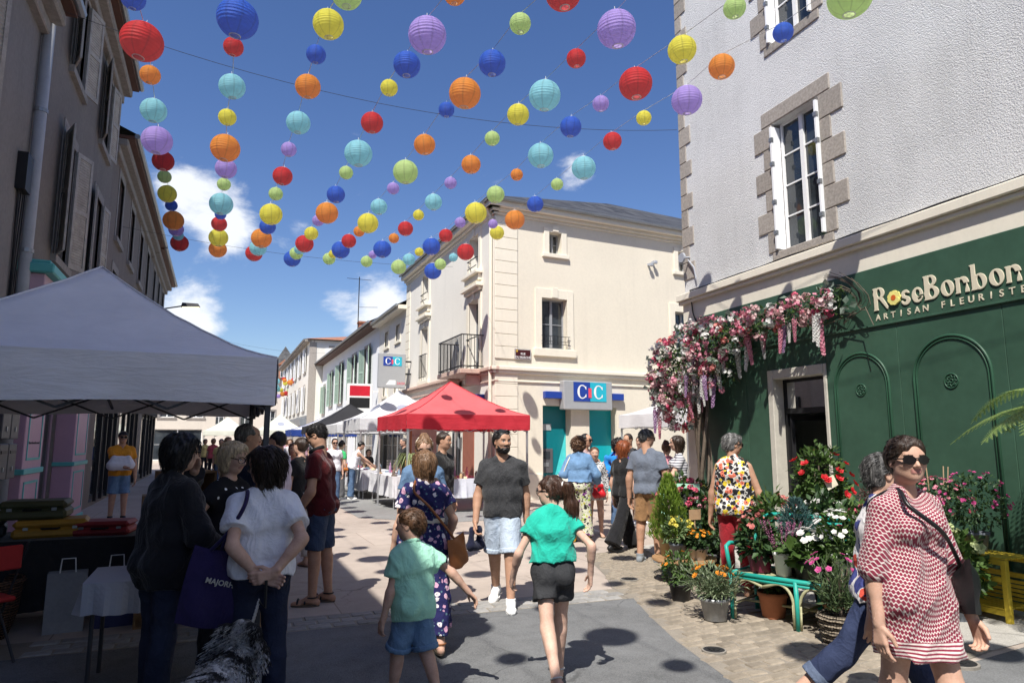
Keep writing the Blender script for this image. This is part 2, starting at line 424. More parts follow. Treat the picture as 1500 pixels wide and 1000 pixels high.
def sett_mesh(w, l, h, seed):
 r = random.Random(seed); bm = bmesh.new(); bmesh.ops.create_cube(bm, size=1)
 for q in bm.verts: q.co = Vector((q.co.x * w, q.co.y * l, q.co.z * h))
 bmesh.ops.bevel(bm, geom=[e for e in bm.edges if max(p.co.z for p in e.verts) > 0], offset=.012, segments=1, affect='EDGES')
 for q in bm.verts: q.co += Vector((r.uniform(-.006, .006), r.uniform(-.006, .006), r.uniform(-.003, .003) if q.co.z > 0 else 0))
 m = MB(); m.bm(bm); return m
protos = []
for i in range(9):
 protos.append(sett_mesh(.155 + .012 * (i % 4), .103, .05, i).data('sett', m_cob))
spots = []
row = 0; y = 1.0
while y < 9.4:
 x = 3.0 + (row % 2) * .09 + rnd.uniform(-.02, .02)
 while x < 6.3:
  xx = x + rnd.uniform(-.006, .006); yy = y + .10 * (xx - 3) * .4
  if inpoly(xx, yy, cobp) and inpoly(xx - .07, yy, cobp) and inpoly(xx + .07, yy, cobp): spots.append((xx, yy, rnd.uniform(-.03, .03)))
  x += .185
 y += .122; row += 1
spots.sort(key=lambda s: (s[1] < 3.2, s[0] ** 2 + s[1] ** 2))
rest = MB()
for i, (x, y, a) in enumerate(spots):
 z = -.010 + rnd.uniform(-.004, .003)
 if i < 290:
  o = bpy.data.objects.new('sett', protos[rnd.randrange(9)]); COL.objects.link(o); o.parent = cob
  o.location = (x, y, z); o.rotation_euler = (rnd.uniform(-.02, .02), rnd.uniform(-.02, .02), a + .02)
 else:
  q = sett_mesh(.16, .103, .05, i); ca, sa = math.cos(a), math.sin(a)
  rest.mesh([(x + v[0] * ca - v[1] * sa, y + v[0] * sa + v[1] * ca, z + v[2]) for v in q.v], q.f)
tag(rest.build('sett_field', m_cob, cob), kind='stuff')
pv = [sett_mesh(.205, .138, .05, 40 + i).data('paver', m_pav) for i in range(4)]
for r_ in range(3):
 x = -1.2 + .1 * (r_ % 2)
 while x < 4.1:
  o = bpy.data.objects.new('paver', pv[rnd.randrange(4)]); COL.objects.link(o); o.parent = strip
  o.location = (x, 6.585 - .0227 * (x + 1.2) + r_ * .15 - .0386 + .08, -.012 + rnd.uniform(-.003, .002)); o.rotation_euler = (0, 0, -.0227 + rnd.uniform(-.012, .012)); x += .214
def drain(loc, r, label):
 o = empty('drain_cover', loc, 0, label, 'drain cover')
 m = MB(); m.lathe([(r * 1.12, -.02), (r * 1.12, .016), (r * .98, .018), (r * .98, .012)], 28); m.build('rim', M('concrete_ring', (.24, .22, .19), .9, .25, 9), o)
 m = MB(); m.lathe([(r * .96, 0.0), (r * .96, .017), (r * .6, .019), (r * .58, .014), (r * .2, .014)], 28)
 for k in range(7):
  a = k * .9; m.box((r * .3 * math.cos(a) - .012, r * .3 * math.sin(a) - .012, .012), (r * .3 * math.cos(a) + .012, r * .3 * math.sin(a) + .012, .021))
 m.build('plate', M('cast_iron', (.035, .035, .037), .55, .3, 12, .3, metal=.4), o)
p = G(1046, 955); drain((p.x, p.y, .006), .085, 'small round iron cover in the cobbles in front of the turquoise bench')
p = G(1405, 974); drain((p.x, p.y, .008), .12, 'round iron cover beside the woman in the red patterned dress')
p = G(922, 850); drain((p.x, p.y, .006), .1, 'small dark cover near the wooden plant table')
# ---------------------------------------------------------------- florist building
FL = Frame((7.76, 10.05), (-.055, -.9985), (-.9985, .055))
def florist():
 root = empty('florist_building', (0, 0, 0), 0, 'white roughcast corner house with granite trim above a dark green flower shop', 'building')
 t = NT('roughcast'); v = t.wpos()
 n = t.noise(v, 66, 4, .65, .4); vo = t.n('ShaderNodeTexVoronoi', {'Vector': v, 'Scale': 58.0}).outputs['Distance']
 big = t.noise(v, .6, 5); stk = t.noise(t.wpos((2, 2, .15)), 1.6, 6, .7)
 t.P(Base_Color=t.ramp(t.math('ADD', t.math('MULTIPLY', n, .45), t.math('ADD', t.math('MULTIPLY', big, .35), t.math('MULTIPLY', stk, .2))), [(.32, (.44, .44, .44)), (.5, (.635, .635, .635)), (.6, (.70, .70, .70))]), Roughness=.9, Specular_IOR_Level=.15)
 t.bump(t.math('ADD', n, t.math('MULTIPLY', vo, -.6)), .7, .013); m_rc = t.m
 ops = [(2.45, 3.40, 4.47, 6.49), (2.5, 3.4, 7.78, 9.6), (8.0, 8.95, 4.47, 6.49), (8.0, 8.95, 7.78, 9.6)]
 wall(FL, 0, 15, 4.28, 11.6, ops, .42, 'wall', m_rc, root)
 # ground floor wall behind the shop front with the door opening
 D0, D1, DZ = 2.13, 3.27, 2.69
 wall(FL, 0, 15, 0, 4.28, [(D0, D1, 0, DZ)], .3, 'shop_wall', m_dark, root)
 m = FL.mb(); m.box((0, -.46, 4.0), (15, -9, 11.6)); m.box((4.2, -.40, 0), (15, -9, 4.0)); m.box((0, -.40, 0), (1.2, -9, 4.0)); m.box((1.2, -4, 0), (4.2, -9, 4.0))
 m.build('building_body', m_rc, root)
 m = FL.mb(); m.face([(1.21, -.41, .006), (4.19, -.41, .006), (4.19, -3.99, .006), (1.21, -3.99, .006)]); m.build('shop_floor', M('floor_dark', (.08, .07, .06), .5), root)
 m = FL.mb(); m.box((-.5, .55, 11.6), (15, -9.5, 11.75)); m.face([(-.5, .55, 11.76), (15, .55, 11.76), (15, -4.5, 14), (-.5, -4.5, 14)]); m.build('roof', m_slate, root)
 # corner quoins, each block its own stone
 z = .35; k = 0; r = random.Random(3)
 while z < 11.5:
  h = r.uniform(.29, .36); L = .34 if k % 2 else .19
  if z > 4.3 or z + h < 3.7 and False:
   q = FL.mb(); q.box((-.012, .018, z + .004), (L + r.uniform(-.02, .02), -.3, z + h - .004), .01); q.build('quoin_stone', m_stone, root)
  z += h; k += 1
 # window stone surrounds
 for wi, (a, b, c, d) in enumerate(ops):
  vis = wi < 2
  def st(u0, u1, z0, z1):
   q = FL.mb(); q.box((u0, .02, z0 + .003), (u1, -.25, z1 - .003), .012); q.build('surround_stone', m_stone, root)
  st(a - .22, b + .22, d, d + .25)
  st(a - .12, b + .12, c - .16 if c > 5 else c - .13, c)
  z = c; k = 0
  while z < d - .01:
   h = min(.33, d - z)
   if d - z - h < .12: h = d - z
   L = .40 if k % 2 else .2
   st(a - L, a, z, z + h); st(b, b + (.2 if k % 2 == 0 else .42), z, z + h); z += h; k += 1
  window(FL, root, a + .042, b - .042, c, d, -.17, 2, 4 if c < 5 else 3, curtain=True, panes=vis)
  # folded shutters standing in the reveal
  for uu, s in ((a, 1), (b, -1)):
   q = FL.mb()
   u0, u1 = (uu + .006, uu + .041) if s > 0 else (uu - .041, uu - .006)
   q.box((u0, -.11, c + .03), (u1, .06, d - .06));
   sh = q.build('shutter', m_shut_w, root)
   for zz in (c + .25, c + (d - c) * .36, c + (d - c) * .66, d - .3):
    q = FL.mb(); q.box((u0 - .012, .03, zz), (u1 + .012, .072, zz + .06)); q.build('hinge', m_zinc, sh)
 # cornice, cream band
 m = FL.mb()
 m.box((-.12, .13, 4.16), (15, -.1, 4.285), .012); m.box((-.10, .09, 4.10), (15, 0.0, 4.157), .01); m.build('cornice', m_creamtrim, root)
 m = FL.mb(); m.box((-.03, .035, 3.80), (15, -.1, 4.098)); m.build('fascia_band', m_creamtrim, root)
 m = FL.mb(); m.box((-.02, .045, 0), (.34, -.1, 3.798), .01); m.build('corner_pier', m_creamtrim, root)
 m = FL.mb(); pts = [(u, .10 + .008 * math.sin(u * 3), 4.30 + .006 * math.sin(u * 5.1)) for u in np.linspace(.3, 15, 80)]
 m.tube(pts, .012, 6); m.tube([(.3, .1, 4.3), (.28, .06, 4.05), (.3, .06, 3.9), (.45, .06, 3.6)], .012, 6); m.build('cable', m_blk, root)
 m = FL.mb(); m.tube([(.2, .02, 4.95), (.2, .16, 4.93)], .02, 6); m.tube([(.2, .16, 4.93), (.2, .2, 4.93)], .09, 18); m.tube([(.2, .05, 4.9), (.38, .06, 4.72), (.42, .05, 4.5)], .014, 6); m.build('wall_lamp', m_pvcpipe, root)
 # ---- green shop front
 m = FL.mb()
 m.box((.345, .06, 3.075), (15, -.05, 3.797), .006); m.build('sign_panel', m_green, root)
 for (u0, u1) in ((.345, 1.2), (1.204, 1.62), (1.624, D0 - .002), (D1 + .002, 4.40), (4.404, 5.66), (5.664, 6.96), (6.964, 8.26), (8.264, 15)):
  m = FL.mb(); m.box((u0, .05, 0.12), (u1, -.05, 3.071), .004); m.build('panel', m_green, root)
 m = FL.mb(); m.box((D0, .05, DZ), (D1, -.05, 3.071)); m.build('panel', m_green, root)
 m = FL.mb(); m.box((.35, .075, 0.0), (D0 - .02, .0, .118)); m.box((D1 + .02, .075, 0.0), (15, .0, .118)); m.build('plinth', m_greend, root)
 m = FL.mb(); m.box((.345, .075, 3.055), (15, .052, 3.078), .004); m.build('sign_ledge', m_green, root)
 def arch(u0, u1, top, base=.3):
  r = (u1 - u0) / 2; cu = (u0 + u1) / 2; sp = top - r
  for k, (dr, w) in enumerate(((0, .016), (-.035, .010))):
   pts = [(u0 - dr * 1, .052, base)] if False else []
   rr = r + dr
   pts = [(cu - rr, .054, base)] + [(cu + rr * math.cos(t), .054, sp + rr * math.sin(t)) for t in np.linspace(math.pi, 0, 26)] + [(cu + rr, .054, base)]
   q = FL.mb(); q.tube(pts, w, 8); q.build('arch_moulding', m_greend, root, True)
  rc = .072 * r / .41; zc = sp - .05
  q = FL.mb()
  circ = [(cu + rc * math.cos(t), .054, zc + rc * math.sin(t)) for t in np.linspace(0, 2 * math.pi, 36)]; q.tube(circ, .0075, 6, False)
  pet = [(cu + rc * (.62 + .14 * math.cos(8 * t)) * math.cos(t), .054, zc + rc * (.62 + .14 * math.cos(8 * t)) * math.sin(t)) for t in np.linspace(0, 2 * math.pi, 90)]; q.tube(pet, .006, 5, False)
  ce = [(cu + rc * .26 * math.cos(t), .054, zc + rc * .26 * math.sin(t)) for t in np.linspace(0, 2 * math.pi, 20)]; q.tube(ce, .006, 5, False)
  q.build('rosette', m_greend, root, True)
 arch(3.40, 4.24, 2.755); arch(4.585, 5.50, 2.81); arch(5.86, 6.78, 2.81); arch(7.14, 8.06, 2.81)
 # door: cream frame, open glazed leaf, transom
 m = FL.mb(); fw = .11
 m.box((D0 + .003, .075, 0), (D0 + fw, -.2, DZ - .003), .008); m.box((D1 - .06, .06, 0), (D1 - .003, -.2, DZ - .003), .008); m.box((D0 + fw, .07, DZ - .14), (D1 - .06, -.2, DZ - .003), .008)
 dfr = m.build('door_frame', M('door_frame_stone', (.52, .49, .42), .8, .12, 6, .2), root)
 m = FL.mb(); a, b = D0 + fw, D1 - .06
 m.box((a, -.12, 2.04), (b, -.16, 2.12)); m.box((a, -.12, 0), (a + .05, -.16, 2.545)); m.box((b - .05, -.12, 0), (b, -.16, 2.545)); m.box((a + .05, -.12, 2.50), (b - .05, -.16, 2.545)); m.build('metal_frame', m_blk, root)
 m = FL.mb(); m.box((a + .05, -.135, 2.12), (b - .05, -.142, 2.5)); m.build('transom_pane', m_pglass, root)
 dl = FL.mb()
 ang = R(70); ox, oy = a + .05, -.16
 def dxf(p): return FL(Vector((ox + p[0] * math.cos(ang) + p[1] * math.sin(ang), oy - p[0] * math.sin(ang) + p[1] * math.cos(ang), p[2])))
 W = b - a - .1
 q = MB(xf=dxf); q.box((0, 0, .01), (.06, .04, 2.03)); q.box((W - .06, 0, .01), (W, .04, 2.03)); q.box((.06, 0, .01), (W - .06, .04, .3)); q.box((.06, 0, 1.95), (W - .06, .04, 2.03)); door = q.build('door', m_blk, root)
 q = MB(xf=dxf); q.box((.06, .015, .3), (W - .06, .023, 1.95)); q.build('pane', m_pglass, door)
 q = MB(xf=dxf); q.tube([(W - .03, .08, .9), (W - .03, .08, 1.3)], .012, 6); q.build('handle', m_zinc, door)
 # intercom
 m = FL.mb(); m.box((1.46, .052, 1.02), (1.55, .075, 1.2), .006); m.build('intercom', m_wframe, root)
 m = FL.mb(); m.box((1.36, .052, 1.35), (1.60, .06, 1.62), .004); m.build('hatch', m_green, root)
 return root
FLROOT = florist()
def text_mesh(s, size, extrude, offset=0.0, spacing=1.0, align='LEFT', shear=0.0):
 cu = bpy.data.curves.new('t', 'FONT'); cu.body = s; cu.size = size; cu.extrude = extrude; cu.offset = offset; cu.space_character = spacing; cu.align_x = align; cu.shear = shear
 cu.resolution_u = 4
 ob = bpy.data.objects.new('t', cu); COL.objects.link(ob)
 dg = bpy.context.evaluated_depsgraph_get(); me = bpy.data.meshes.new_from_object(ob.evaluated_get(dg))
 bpy.data.objects.remove(ob); bpy.data.curves.remove(cu)
 return me
def text_on(fr, s, u, z, w, size, mat, parent, extrude=.004, offset=0.0, spacing=1.0, align='LEFT', name='lettering', flip=False, sx=1.0):
 me = text_mesh(s, size, extrude, offset, spacing, align); sg = -1 if flip else 1
 for v in me.vertices: v.co = fr(Vector((u + sg * sx * v.co.x, w + v.co.z, z + v.co.y)))
 me.update(); return link(name, me, mat, parent)
# ---------------------------------------------------------------- bank building on the corner
CO = (7.063, 17.772); ca, sa = math.cos(R(3.35)), math.sin(R(3.35))
CR = Frame(CO, (ca, sa), (sa, -ca))
CL = Frame(CO, (0, 1), (-1, 0))
def bank():
 root = empty('bank_building', (0, 0, 0), 0, 'cream three storey corner building with a bank on the ground floor', 'building')
 opR = [(1.79, 2.22, 7.22, 7.87), (1.52, 2.39, 4.33, 5.83), (6.72, 7.15, 7.22, 7.87), (6.5, 7.37, 4.33, 5.83), (10.9, 11.7, 4.33, 5.83), (1.54, 2.49, .12, 2.66), (3.13, 4.12, .12, 2.64)]
 opL = [(1.25, 2.15, 3.78, 5.9), (1.3, 2.1, 6.85, 7.95), (6.7, 7.6, 3.9, 5.9), (6.75, 7.55, 6.85, 7.95), (2.9, 4.2, .0, 2.6), (5.5, 8.6, .4, 2.6)]
 wall(CR, 0, 14, 0, 8.3, opR, .32, 'wall', m_cream, root); wall(CL, 0, 10.1, 0, 8.3, opL, .34, 'wall', m_creamL, root)
 m = MB(); m.face([(7.45, 18.2, 8.25), (7.45, 27.8, 8.25), (21, 27.8, 8.25), (20.6, 18.95, 8.25)]); m.box((20.7, 18.9, 0), (21, 27.8, 8.3)); m.box((7.1, 27.75, 0), (21, 27.85, 8.3)); m.build('building_body', m_cream, root)
 m = MB(); m.box((7.5, 18.6, 0.02), (7.6, 27.7, 8.2)); m.build('inner_wall', m_dark, root)
 m = CR.mb(); m.box((0.5, -.42, .01), (13.4, -.5, 8.2)); m.build('inner_wall', m_dark, root)
 # cornice and eaves
 for fr, L in ((CR, 14), (CL, 10.1)):
  e = .52
  for (w0, z0, z1, nme) in ((.05, 8.16, 8.24, 'cornice'), (.13, 8.242, 8.34, 'cornice'), (.27, 8.342, 8.52, 'cornice')):
   m = fr.mb(); m.box((-w0, -.1 if nme == 'cornice' else 0, z0), (L, w0, z1), .012); m.build(nme, m_creamtrim, root)
  m = fr.mb(); m.tube([(-.33, .33, 8.54), (L, .33, 8.54)], .05, 8); m.build('gutter', m_zinc, root)
 m = MB(); O = CR((-.38, .38, 8.56)); A = CR((14, .38, 8.56)); B = Vector((6.7, 27.9, 8.56)); rd = Vector((13.4, 21.9, 10.72)); r2 = Vector((20.6, 22.6, 10.72)); Bf = Vector((20.6, 27.9, 8.56))
 m.face([O, A, r2, rd]); m.face([B, O, rd]); m.face([B, rd, r2, Bf]); m.build('roof', m_slate, root)
 # corner pilaster blocks
 z = .75; k = 0
 while z < 8.08:
  h = .355
  if not (3.3 < z < 3.75):
   q = CR.mb(); q.box((0.0, .035, z + .006), (.72, -.02, min(z + h, 8.1) - .006), .008); q.build('quoin_block', m_creamtrim, root)
   q = CL.mb(); q.box((9.45, .03, z + .006), (10.05, -.02, min(z + h, 8.1) - .006), .008); q.build('quoin_block', m_creamtrim, root)
  z += h; k += 1
 for fr, L in ((CR, 14), (CL, 10.1)):
  m = fr.mb(); m.box((-.14, .14, 3.62), (L, -.1, 3.72), .012); m.box((-.09, .09, 3.53), (L, -.1, 3.618), .01); m.box((-.05, .045, 3.30), (L, -.1, 3.345), .006); m.build('string_course', m_creamtrim if fr is CR else M('string_pink', (.55, .40, .33), .8), root)
 m = CR.mb(); m.box((0, .05, 0), (1.50, -.02, .72), .01); m.box((4.16, .05, 0), (14, -.02, .30), .01); m.build('plinth', m_creamtrim, root)
 m = CL.mb(); m.tube([(.16, .07, 0), (.16, .07, 8.1), (.16, .3, 8.5)], .05, 10); m.build('downpipe', m_creamtrim, root)
 # surrounds
 def surround(fr, a, b, c, d, j, lz, sz, key=True):
  q = fr.mb(); q.box((a - j, .04, c - .02), (a, -.02, d + lz), .006); q.box((b, .04, c - .02), (b + j, -.02, d + lz), .006); q.box((a, .04, d), (b, -.02, d + lz), .006)
  q.box((a - j - .06, .09, c - sz), (b + j + .06, -.02, c - .022), .008)
  if key: q.box(((a + b) / 2 - .1, .07, d + .02), ((a + b) / 2 + .1, .042, d + lz + .05), .006)
  q.build('window_surround', m_creamtrim, root)
 for (a, b, c, d) in opR[:5]:
  big = d - c > 1
  surround(CR, a, b, c, d, .22 if big else .18, .28 if big else .14, .24 if big else .14)
  window(CR, root, a, b, c, d, -.26, 2, 2 if not big else 2, m_gframe, bar=.05)
  if big:
   q = CR.mb()
   for zz in (c + .12, c + .2, c + .36): q.bar((a - .05, .09, zz), (b + .05, .09, zz), .014)
   for uu in np.linspace(a, b, 8): q.bar((uu, .09, c + .12), (uu, .09, c + .36), .01)
   q.build('window_guard', m_blk, root)
 for i, (a, b, c, d) in enumerate(opL[:4]):
  hi = d - c < 1.5
  surround(CL, a, b, c, d, .2, .2, .16)
  window(CL, root, a, b, c, d, -.28, 2, 2, m_gframe, bar=.05)
  q = CL.mb(); q.box((a - .3, .22, d + .34 if not hi else c - .2), (b + .3, 0, d + .46 if not hi else c - .10), .012); q.box((a - .22, .12, (d + .24) if not hi else c - .4), (b + .22, 0, (d + .338) if not hi else c - .202), .01); q.build('moulded_ledge', m_creamtrim, root)
  q = CL.mb(); zz = c + (.35 if hi else .95)
  q.bar((a, .1, zz), (b, .1, zz), .025); q.bar((a, .1, c + .1), (b, .1, c + .1), .02)
  if not hi and i != 0:
   for uu in np.linspace(a, b, 9): q.bar((uu, .1, c + .1), (uu, .1, zz), .012)
  q.bar((a, 0, zz), (a, .1, zz), .02); q.bar((b, 0, zz), (b, .1, zz), .02)
  q.build('window_guard', m_blk, root)
 # balcony
 b0, b1, bw, bz = .85, 3.15, .72, 3.72
 q = CL.mb(); q.box((b0, 0, bz - .14), (b1, bw, bz), .015); q.box((b0 + .2, 0, bz - .45), (b0 + .4, .45, bz - .142), .03); q.box((b1 - .4, 0, bz - .45), (b1 - .2, .45, bz - .142), .03); bal = q.build('balcony', M('string_pink', (.55, .40, .33), .8), root)
 q = CL.mb()
 for z in (bz + .08, bz + 1.0): q.bar((b0 + .03, bw - .04, z), (b1 - .03, bw - .04, z), .03); q.bar((b0 + .03, 0, z), (b0 + .03, bw - .04, z), .03); q.bar((b1 - .03, 0, z), (b1 - .03, bw - .04, z), .03)
 for uu in np.linspace(b0 + .03, b1 - .03, 20): q.bar((uu, bw - .04, bz), (uu, bw - .04, bz + 1.0), .016)
 for ww in np.linspace(.05, bw - .1, 6): q.bar((b0 + .03, ww, bz), (b0 + .03, ww, bz + 1.0), .016); q.bar((b1 - .03, ww, bz), (b1 - .03, ww, bz + 1.0), .016)
 q.build('railing', m_blk, bal)
 # bank entrance: recesses with teal panels, cash machine, blue bar
 m = CR.mb(); m.box((1.545, -.30, .12), (2.485, -.34, 2.655)); p1 = m.build('teal_panel', M('panel_teal_dark', (.0, .16, .19), .35, .06, 1.5, .03), root); p1['label'] = 'dark teal panel in the left recess with the cash machine'
 m = CR.mb(); m.box((1.62, -.295, 1.95), (1.98, -.285, 2.13)); m.build('notice', M('notice_grey', (.35, .37, .38), .5), root)
 m = CR.mb(); m.box((1.60, -.298, .72), (2.02, -.26, 1.42), .01); atm = m.build('cash_machine', M('atm_grey', (.10, .10, .11), .4), root)
 m = CR.mb(); m.box((1.66, -.262, 1.12), (1.92, -.252, 1.34)); m.build('screen', m_glass, atm)
 m = CR.mb(); m.box((1.70, -.262, .9), (1.88, -.248, 1.02), .004); m.build('keypad', m_zinc, atm)
 m = CR.mb(); m.box((3.135, -.30, .12), (4.115, -.34, 2.635)); m.build('teal_panel', m_teal, root)
 m = CR.mb(); m.face([(3.14, -.296, .124), (3.5, -.296, .124), (3.14, -.296, .9)]); m.face([(1.95, -.296, .13), (2.48, -.296, .13), (2.48, -.296, 1.9)]); m.build('triangle_print', M('panel_aqua', (.06, .55, .58), .35), root)
 m = CR.mb(); m.face([(3.9, -.296, .3), (4.1, -.296, .3), (4.1, -.296, .62), (3.9, -.296, .62)]); m.build('red_print', M('print_red', (.55, .12, .14), .5), root)
 m_blue = M('bank_blue', (.015, .05, .30), .35, .05, 3, .02)
 m = CR.mb(); m.box((1.55, .16, 2.86), (2.10, 0, 3.06), .008); m.build('blue_bar', m_blue, root)
 m = CR.mb(); m.box((3.80, .16, 2.86), (4.30, 0, 3.06), .008); m.build('blue_bar', m_blue, root)
 m_box = M('sign_silver', (.42, .43, .44), .4, .05, 3, .02, metal=.3)
 def bank_logo(fr, parent, u0, z0, s, w, dirn=1):
  """blue and turquoise squares with white letters and the red stroke between"""
  U = lambda a: u0 + dirn * a * s
  q = fr.mb(); q.box((U(0), w, z0), (U(.53), w + .012, z0 + .52 * s)); q.build('logo_square', m_blue, parent)
  q = fr.mb(); q.box((U(.53), w, z0), (U(1.06), w + .012, z0 + .52 * s)); q.build('logo_square', M('bank_turquoise', (.02, .42, .55), .35, .05, 3, .02), parent)
  q = fr.mb(); q.box((U(.47), w + .013, z0 + .1 * s), (U(.57), w + .022, z0 + .36 * s)); q.build('logo_stroke', M('print_red2', (.75, .08, .12), .4), parent)
  for (cx) in (.27, .80):
   q = fr.mb(); n = 22; ro, hi = .155, .19; V = [];
   for k in range(n + 1):
    t = R(38) + (2 * math.pi - R(76)) * k / n
    th = .028 + .045 * max(0, -math.cos(t))
    V.append(((cx + ro * math.cos(t)), (.26 + hi * math.sin(t)), (cx + (ro - th) * math.cos(t)), (.26 + (hi - .03) * math.sin(t))))
   for k in range(n):
    a, b, c, d = V[k]; a2, b2, c2, d2 = V[k + 1]
    q.face([(U(a), w + .016, z0 + b * s), (U(a2), w + .016, z0 + b2 * s), (U(c2), w + .016, z0 + d2 * s), (U(c), w + .016, z0 + d * s)])
   for sgn in (1, -1):
    a = (cx + ro * math.cos(R(38)), .26 + sgn * hi * math.sin(R(38))); q.face([(U(a[0] - .03), w + .0165, z0 + (a[1] + sgn * .03) * s), (U(a[0] + .01), w + .0165, z0 + (a[1] + sgn * .03) * s), (U(a[0] + .01), w + .0165, z0 + (a[1] - sgn * .06) * s), (U(a[0] - .02), w + .0165, z0 + (a[1] - sgn * .04) * s)])
   q.build('logo_letter', m_wframe, parent)
 m = CR.mb(); m.box((2.10, .26, 2.545), (3.80, 0.0, 3.39), .02); sg = m.build('sign_box', m_box, root)
 bank_logo(CR, sg, 2.43, 2.79, 1.08, .262)
 # street name plate
 m = CR.mb(); m.box((.62, .05, 3.945), (1.14, .03, 4.245), .004); pl = m.build('street_plate', M('plate_brown', (.06, .012, .014), .4), root)
 m = CR.mb()
 for (a, b, c, d) in ((.63, 1.13, 3.953, 3.961), (.63, 1.13, 4.229, 4.237), (.63, .638, 3.961, 4.229), (1.122, 1.13, 3.961, 4.229)): m.box((a, .051, c), (b, .054, d))
 m.build('plate_border', m_wframe, pl)
 text_on(CR, 'RUE', .88, 4.085, .052, .085, m_wframe, pl, .002, .001, align='CENTER'); text_on(CR, 'DU MARCHÉ', .88, 3.985, .052, .085, m_wframe, pl, .002, .001, align='CENTER')
 m = CR.mb(); m.lathe([(.001, 0), (.028, 0), (.028, .004), (.001, .004)], 12) if False else m.box((.66, .051, 4.16), (.71, .055, 4.215)); m.build('plate_crest', M('crest_gold', (.6, .4, .05), .5), pl)
 for (u, z) in ((5.45, 7.25), (5.62, 7.35)):
  m = CR.mb(); m.box((u, 0, z), (u + .06, .1, z + .07)); m.box((u - .02, .1, z - .04), (u + .1, .2, z + .06), .01); m.build('flood_lamp', m_pvcpipe, root)
 # hanging bank sign over the street (seen edge on, faces the camera)
 HF = Frame((7.06, 26.9), (-1, 0), (0, -1))
 m = HF.mb(); m.box((.25, .10, 3.72), (1.35, -.08, 5.1), .02); hs = m.build('hanging_sign', M('sign_silver', (.42, .43, .44)), root); m = HF.mb(); m.bar((0, 0, 4.3), (.25, 0, 4.3), .06); m.bar((0, 0, 4.8), (.25, 0, 4.8), .06); m.build('bracket', m_blk, hs)
 bank_logo(HF, hs, 1.16, 4.6, .7, .102, -1)
 text_on(HF, '24/24', .60, 3.86, .103, .14, M('print_red2', (.75, .08, .12)), hs, .002, 0, flip=True)
 m = HF.mb(); m.face([(.65, .103, 3.84), (1.05, .103, 3.84), (.9, .103, 4.03), (.65, .103, 4.03)]); m.build('print', m_wframe, hs)
 # small sign and lamp on the street side, shop window stuff
 m = CL.mb(); m.box((2.75, .12, 2.95), (4.4, 0, 3.5), .01); s2 = m.build('sign_box', m_box, root)
 bank_logo(CL, s2, 3.7, 3.02, .75, .122, -1)
 m = CL.mb(); m.box((.75, .25, 2.72), (1.0, 0, 2.98), .02); m.build('lamp_box', m_blue, root)
 window(CL, root, 5.5, 8.6, .4, 2.6, -.2, 2, 1, m_gframe); window(CL, root, 2.9, 4.2, 0, 2.6, -.2, 2, 1, m_gframe)
 m = CL.mb(); m.box((1.6, .03, .5), (2.6, 0, 2.55), .01); m.build('stone_panel', M('panel_brownred', (.30, .11, .075), .6), root)
 return root
bank()
# ---------------------------------------------------------------- other houses on the right of the street
def house(name, label, fr, L, H, wmat, ops, rmat, trim=None, shut=None, glass=True, depth=8, eave=.4, emat=None, ridge=2.2, hip0=False, side=None, cols=2, wrows=2, sur=True, panes=False):
 root = empty(name, (0, 0, 0), 0, label, 'building')
 wall(fr, 0, L, 0, H, ops, .25, 'wall', wmat, root)
 m = fr.mb(); m.box((0, -.3, 0), (L, -.34, H)); m.build('inner_wall', m_dark, root)
 m = fr.mb(); m.face([(0, 0, 0), (0, -depth, 0), (0, -depth, H), (0, 0, H)]); m.face([(L, 0, 0), (L, 0, H), (L, -depth, H), (L, -depth, 0)]); m.face([(0, -depth, 0), (L, -depth, 0), (L, -depth, H), (0, -depth, H)])
 if not hip0: m.face([(0, 0, H), (0, -depth, H), (0, -depth / 2, H + ridge)])
 m.face([(L, 0, H), (L, -depth, H), (L, -depth / 2, H + ridge)]); m.build('building_body', side or wmat, root)
 m = fr.mb(); e = eave; h0 = depth / 2 if hip0 else 0
 m.face([(-.15, e, H + .03), (L + .15, e, H + .03), (L + .15, -depth / 2, H + ridge + .08), (h0 - .15, -depth / 2, H + ridge + .08)])
 m.face([(-.15, -depth - e, H + .03), (h0 - .15, -depth / 2, H + ridge + .08), (L + .15, -depth / 2, H + ridge + .08), (L + .15, -depth - e, H + .03)])
 if hip0: m.face([(-.35, e, H + .03), (h0 - .15, -depth / 2, H + ridge + .08), (-.35, -depth - e, H + .03)])
 m.build('roof', rmat, root)
 m = fr.mb(); m.box((-.13, -.1, H - .16), (L + .13, e - .02, H + .01), .01); m.build('eaves', emat or trim or wmat, root)
 m = fr.mb(); m.tube([(-.13, e + .05, H - .01), (L + .13, e + .05, H - .01)], .06, 8); m.build('gutter', m_zinc, root)
 for i, (a, b, c, d) in enumerate(ops):
  window(fr, root, a, b, c, d, -.18, cols, wrows, m_wframe if glass else m_gframe, panes=panes)
  if sur and c > 2.6:
   q = fr.mb(); q.box((a - .15, .02, c - .02), (a, -.05, d + .16)); q.box((b, .02, c - .02), (b + .15, -.05, d + .16)); q.box((a, .02, d), (b, -.05, d + .16)); q.box((a - .18, .07, c - .14), (b + .18, -.05, c - .022)); q.build('window_surround', trim or m_stonedk, root)
  if shut and c > 2.6:
   for s, uu in ((-1, a), (1, b)): shutter(fr, root, uu, .03, c, d, (b - a) / 2, R(shut[1]), shut[0], side=s)
 return root
S2 = Frame((7.06, 27.9), (0, 1), (-1, 0))
house('house', 'low pale house with a slate roof between the bank and the white house', S2, 5.15, 7.3, m_creamL, [(1.0, 1.8, 3.7, 5.2), (3.2, 4.0, 3.7, 5.2), (1.0, 1.7, 6.0, 6.7), (3.2, 3.9, 6.0, 6.7), (.6, 4.4, .3, 2.6)], m_slate, m_creamtrim, sur=True)
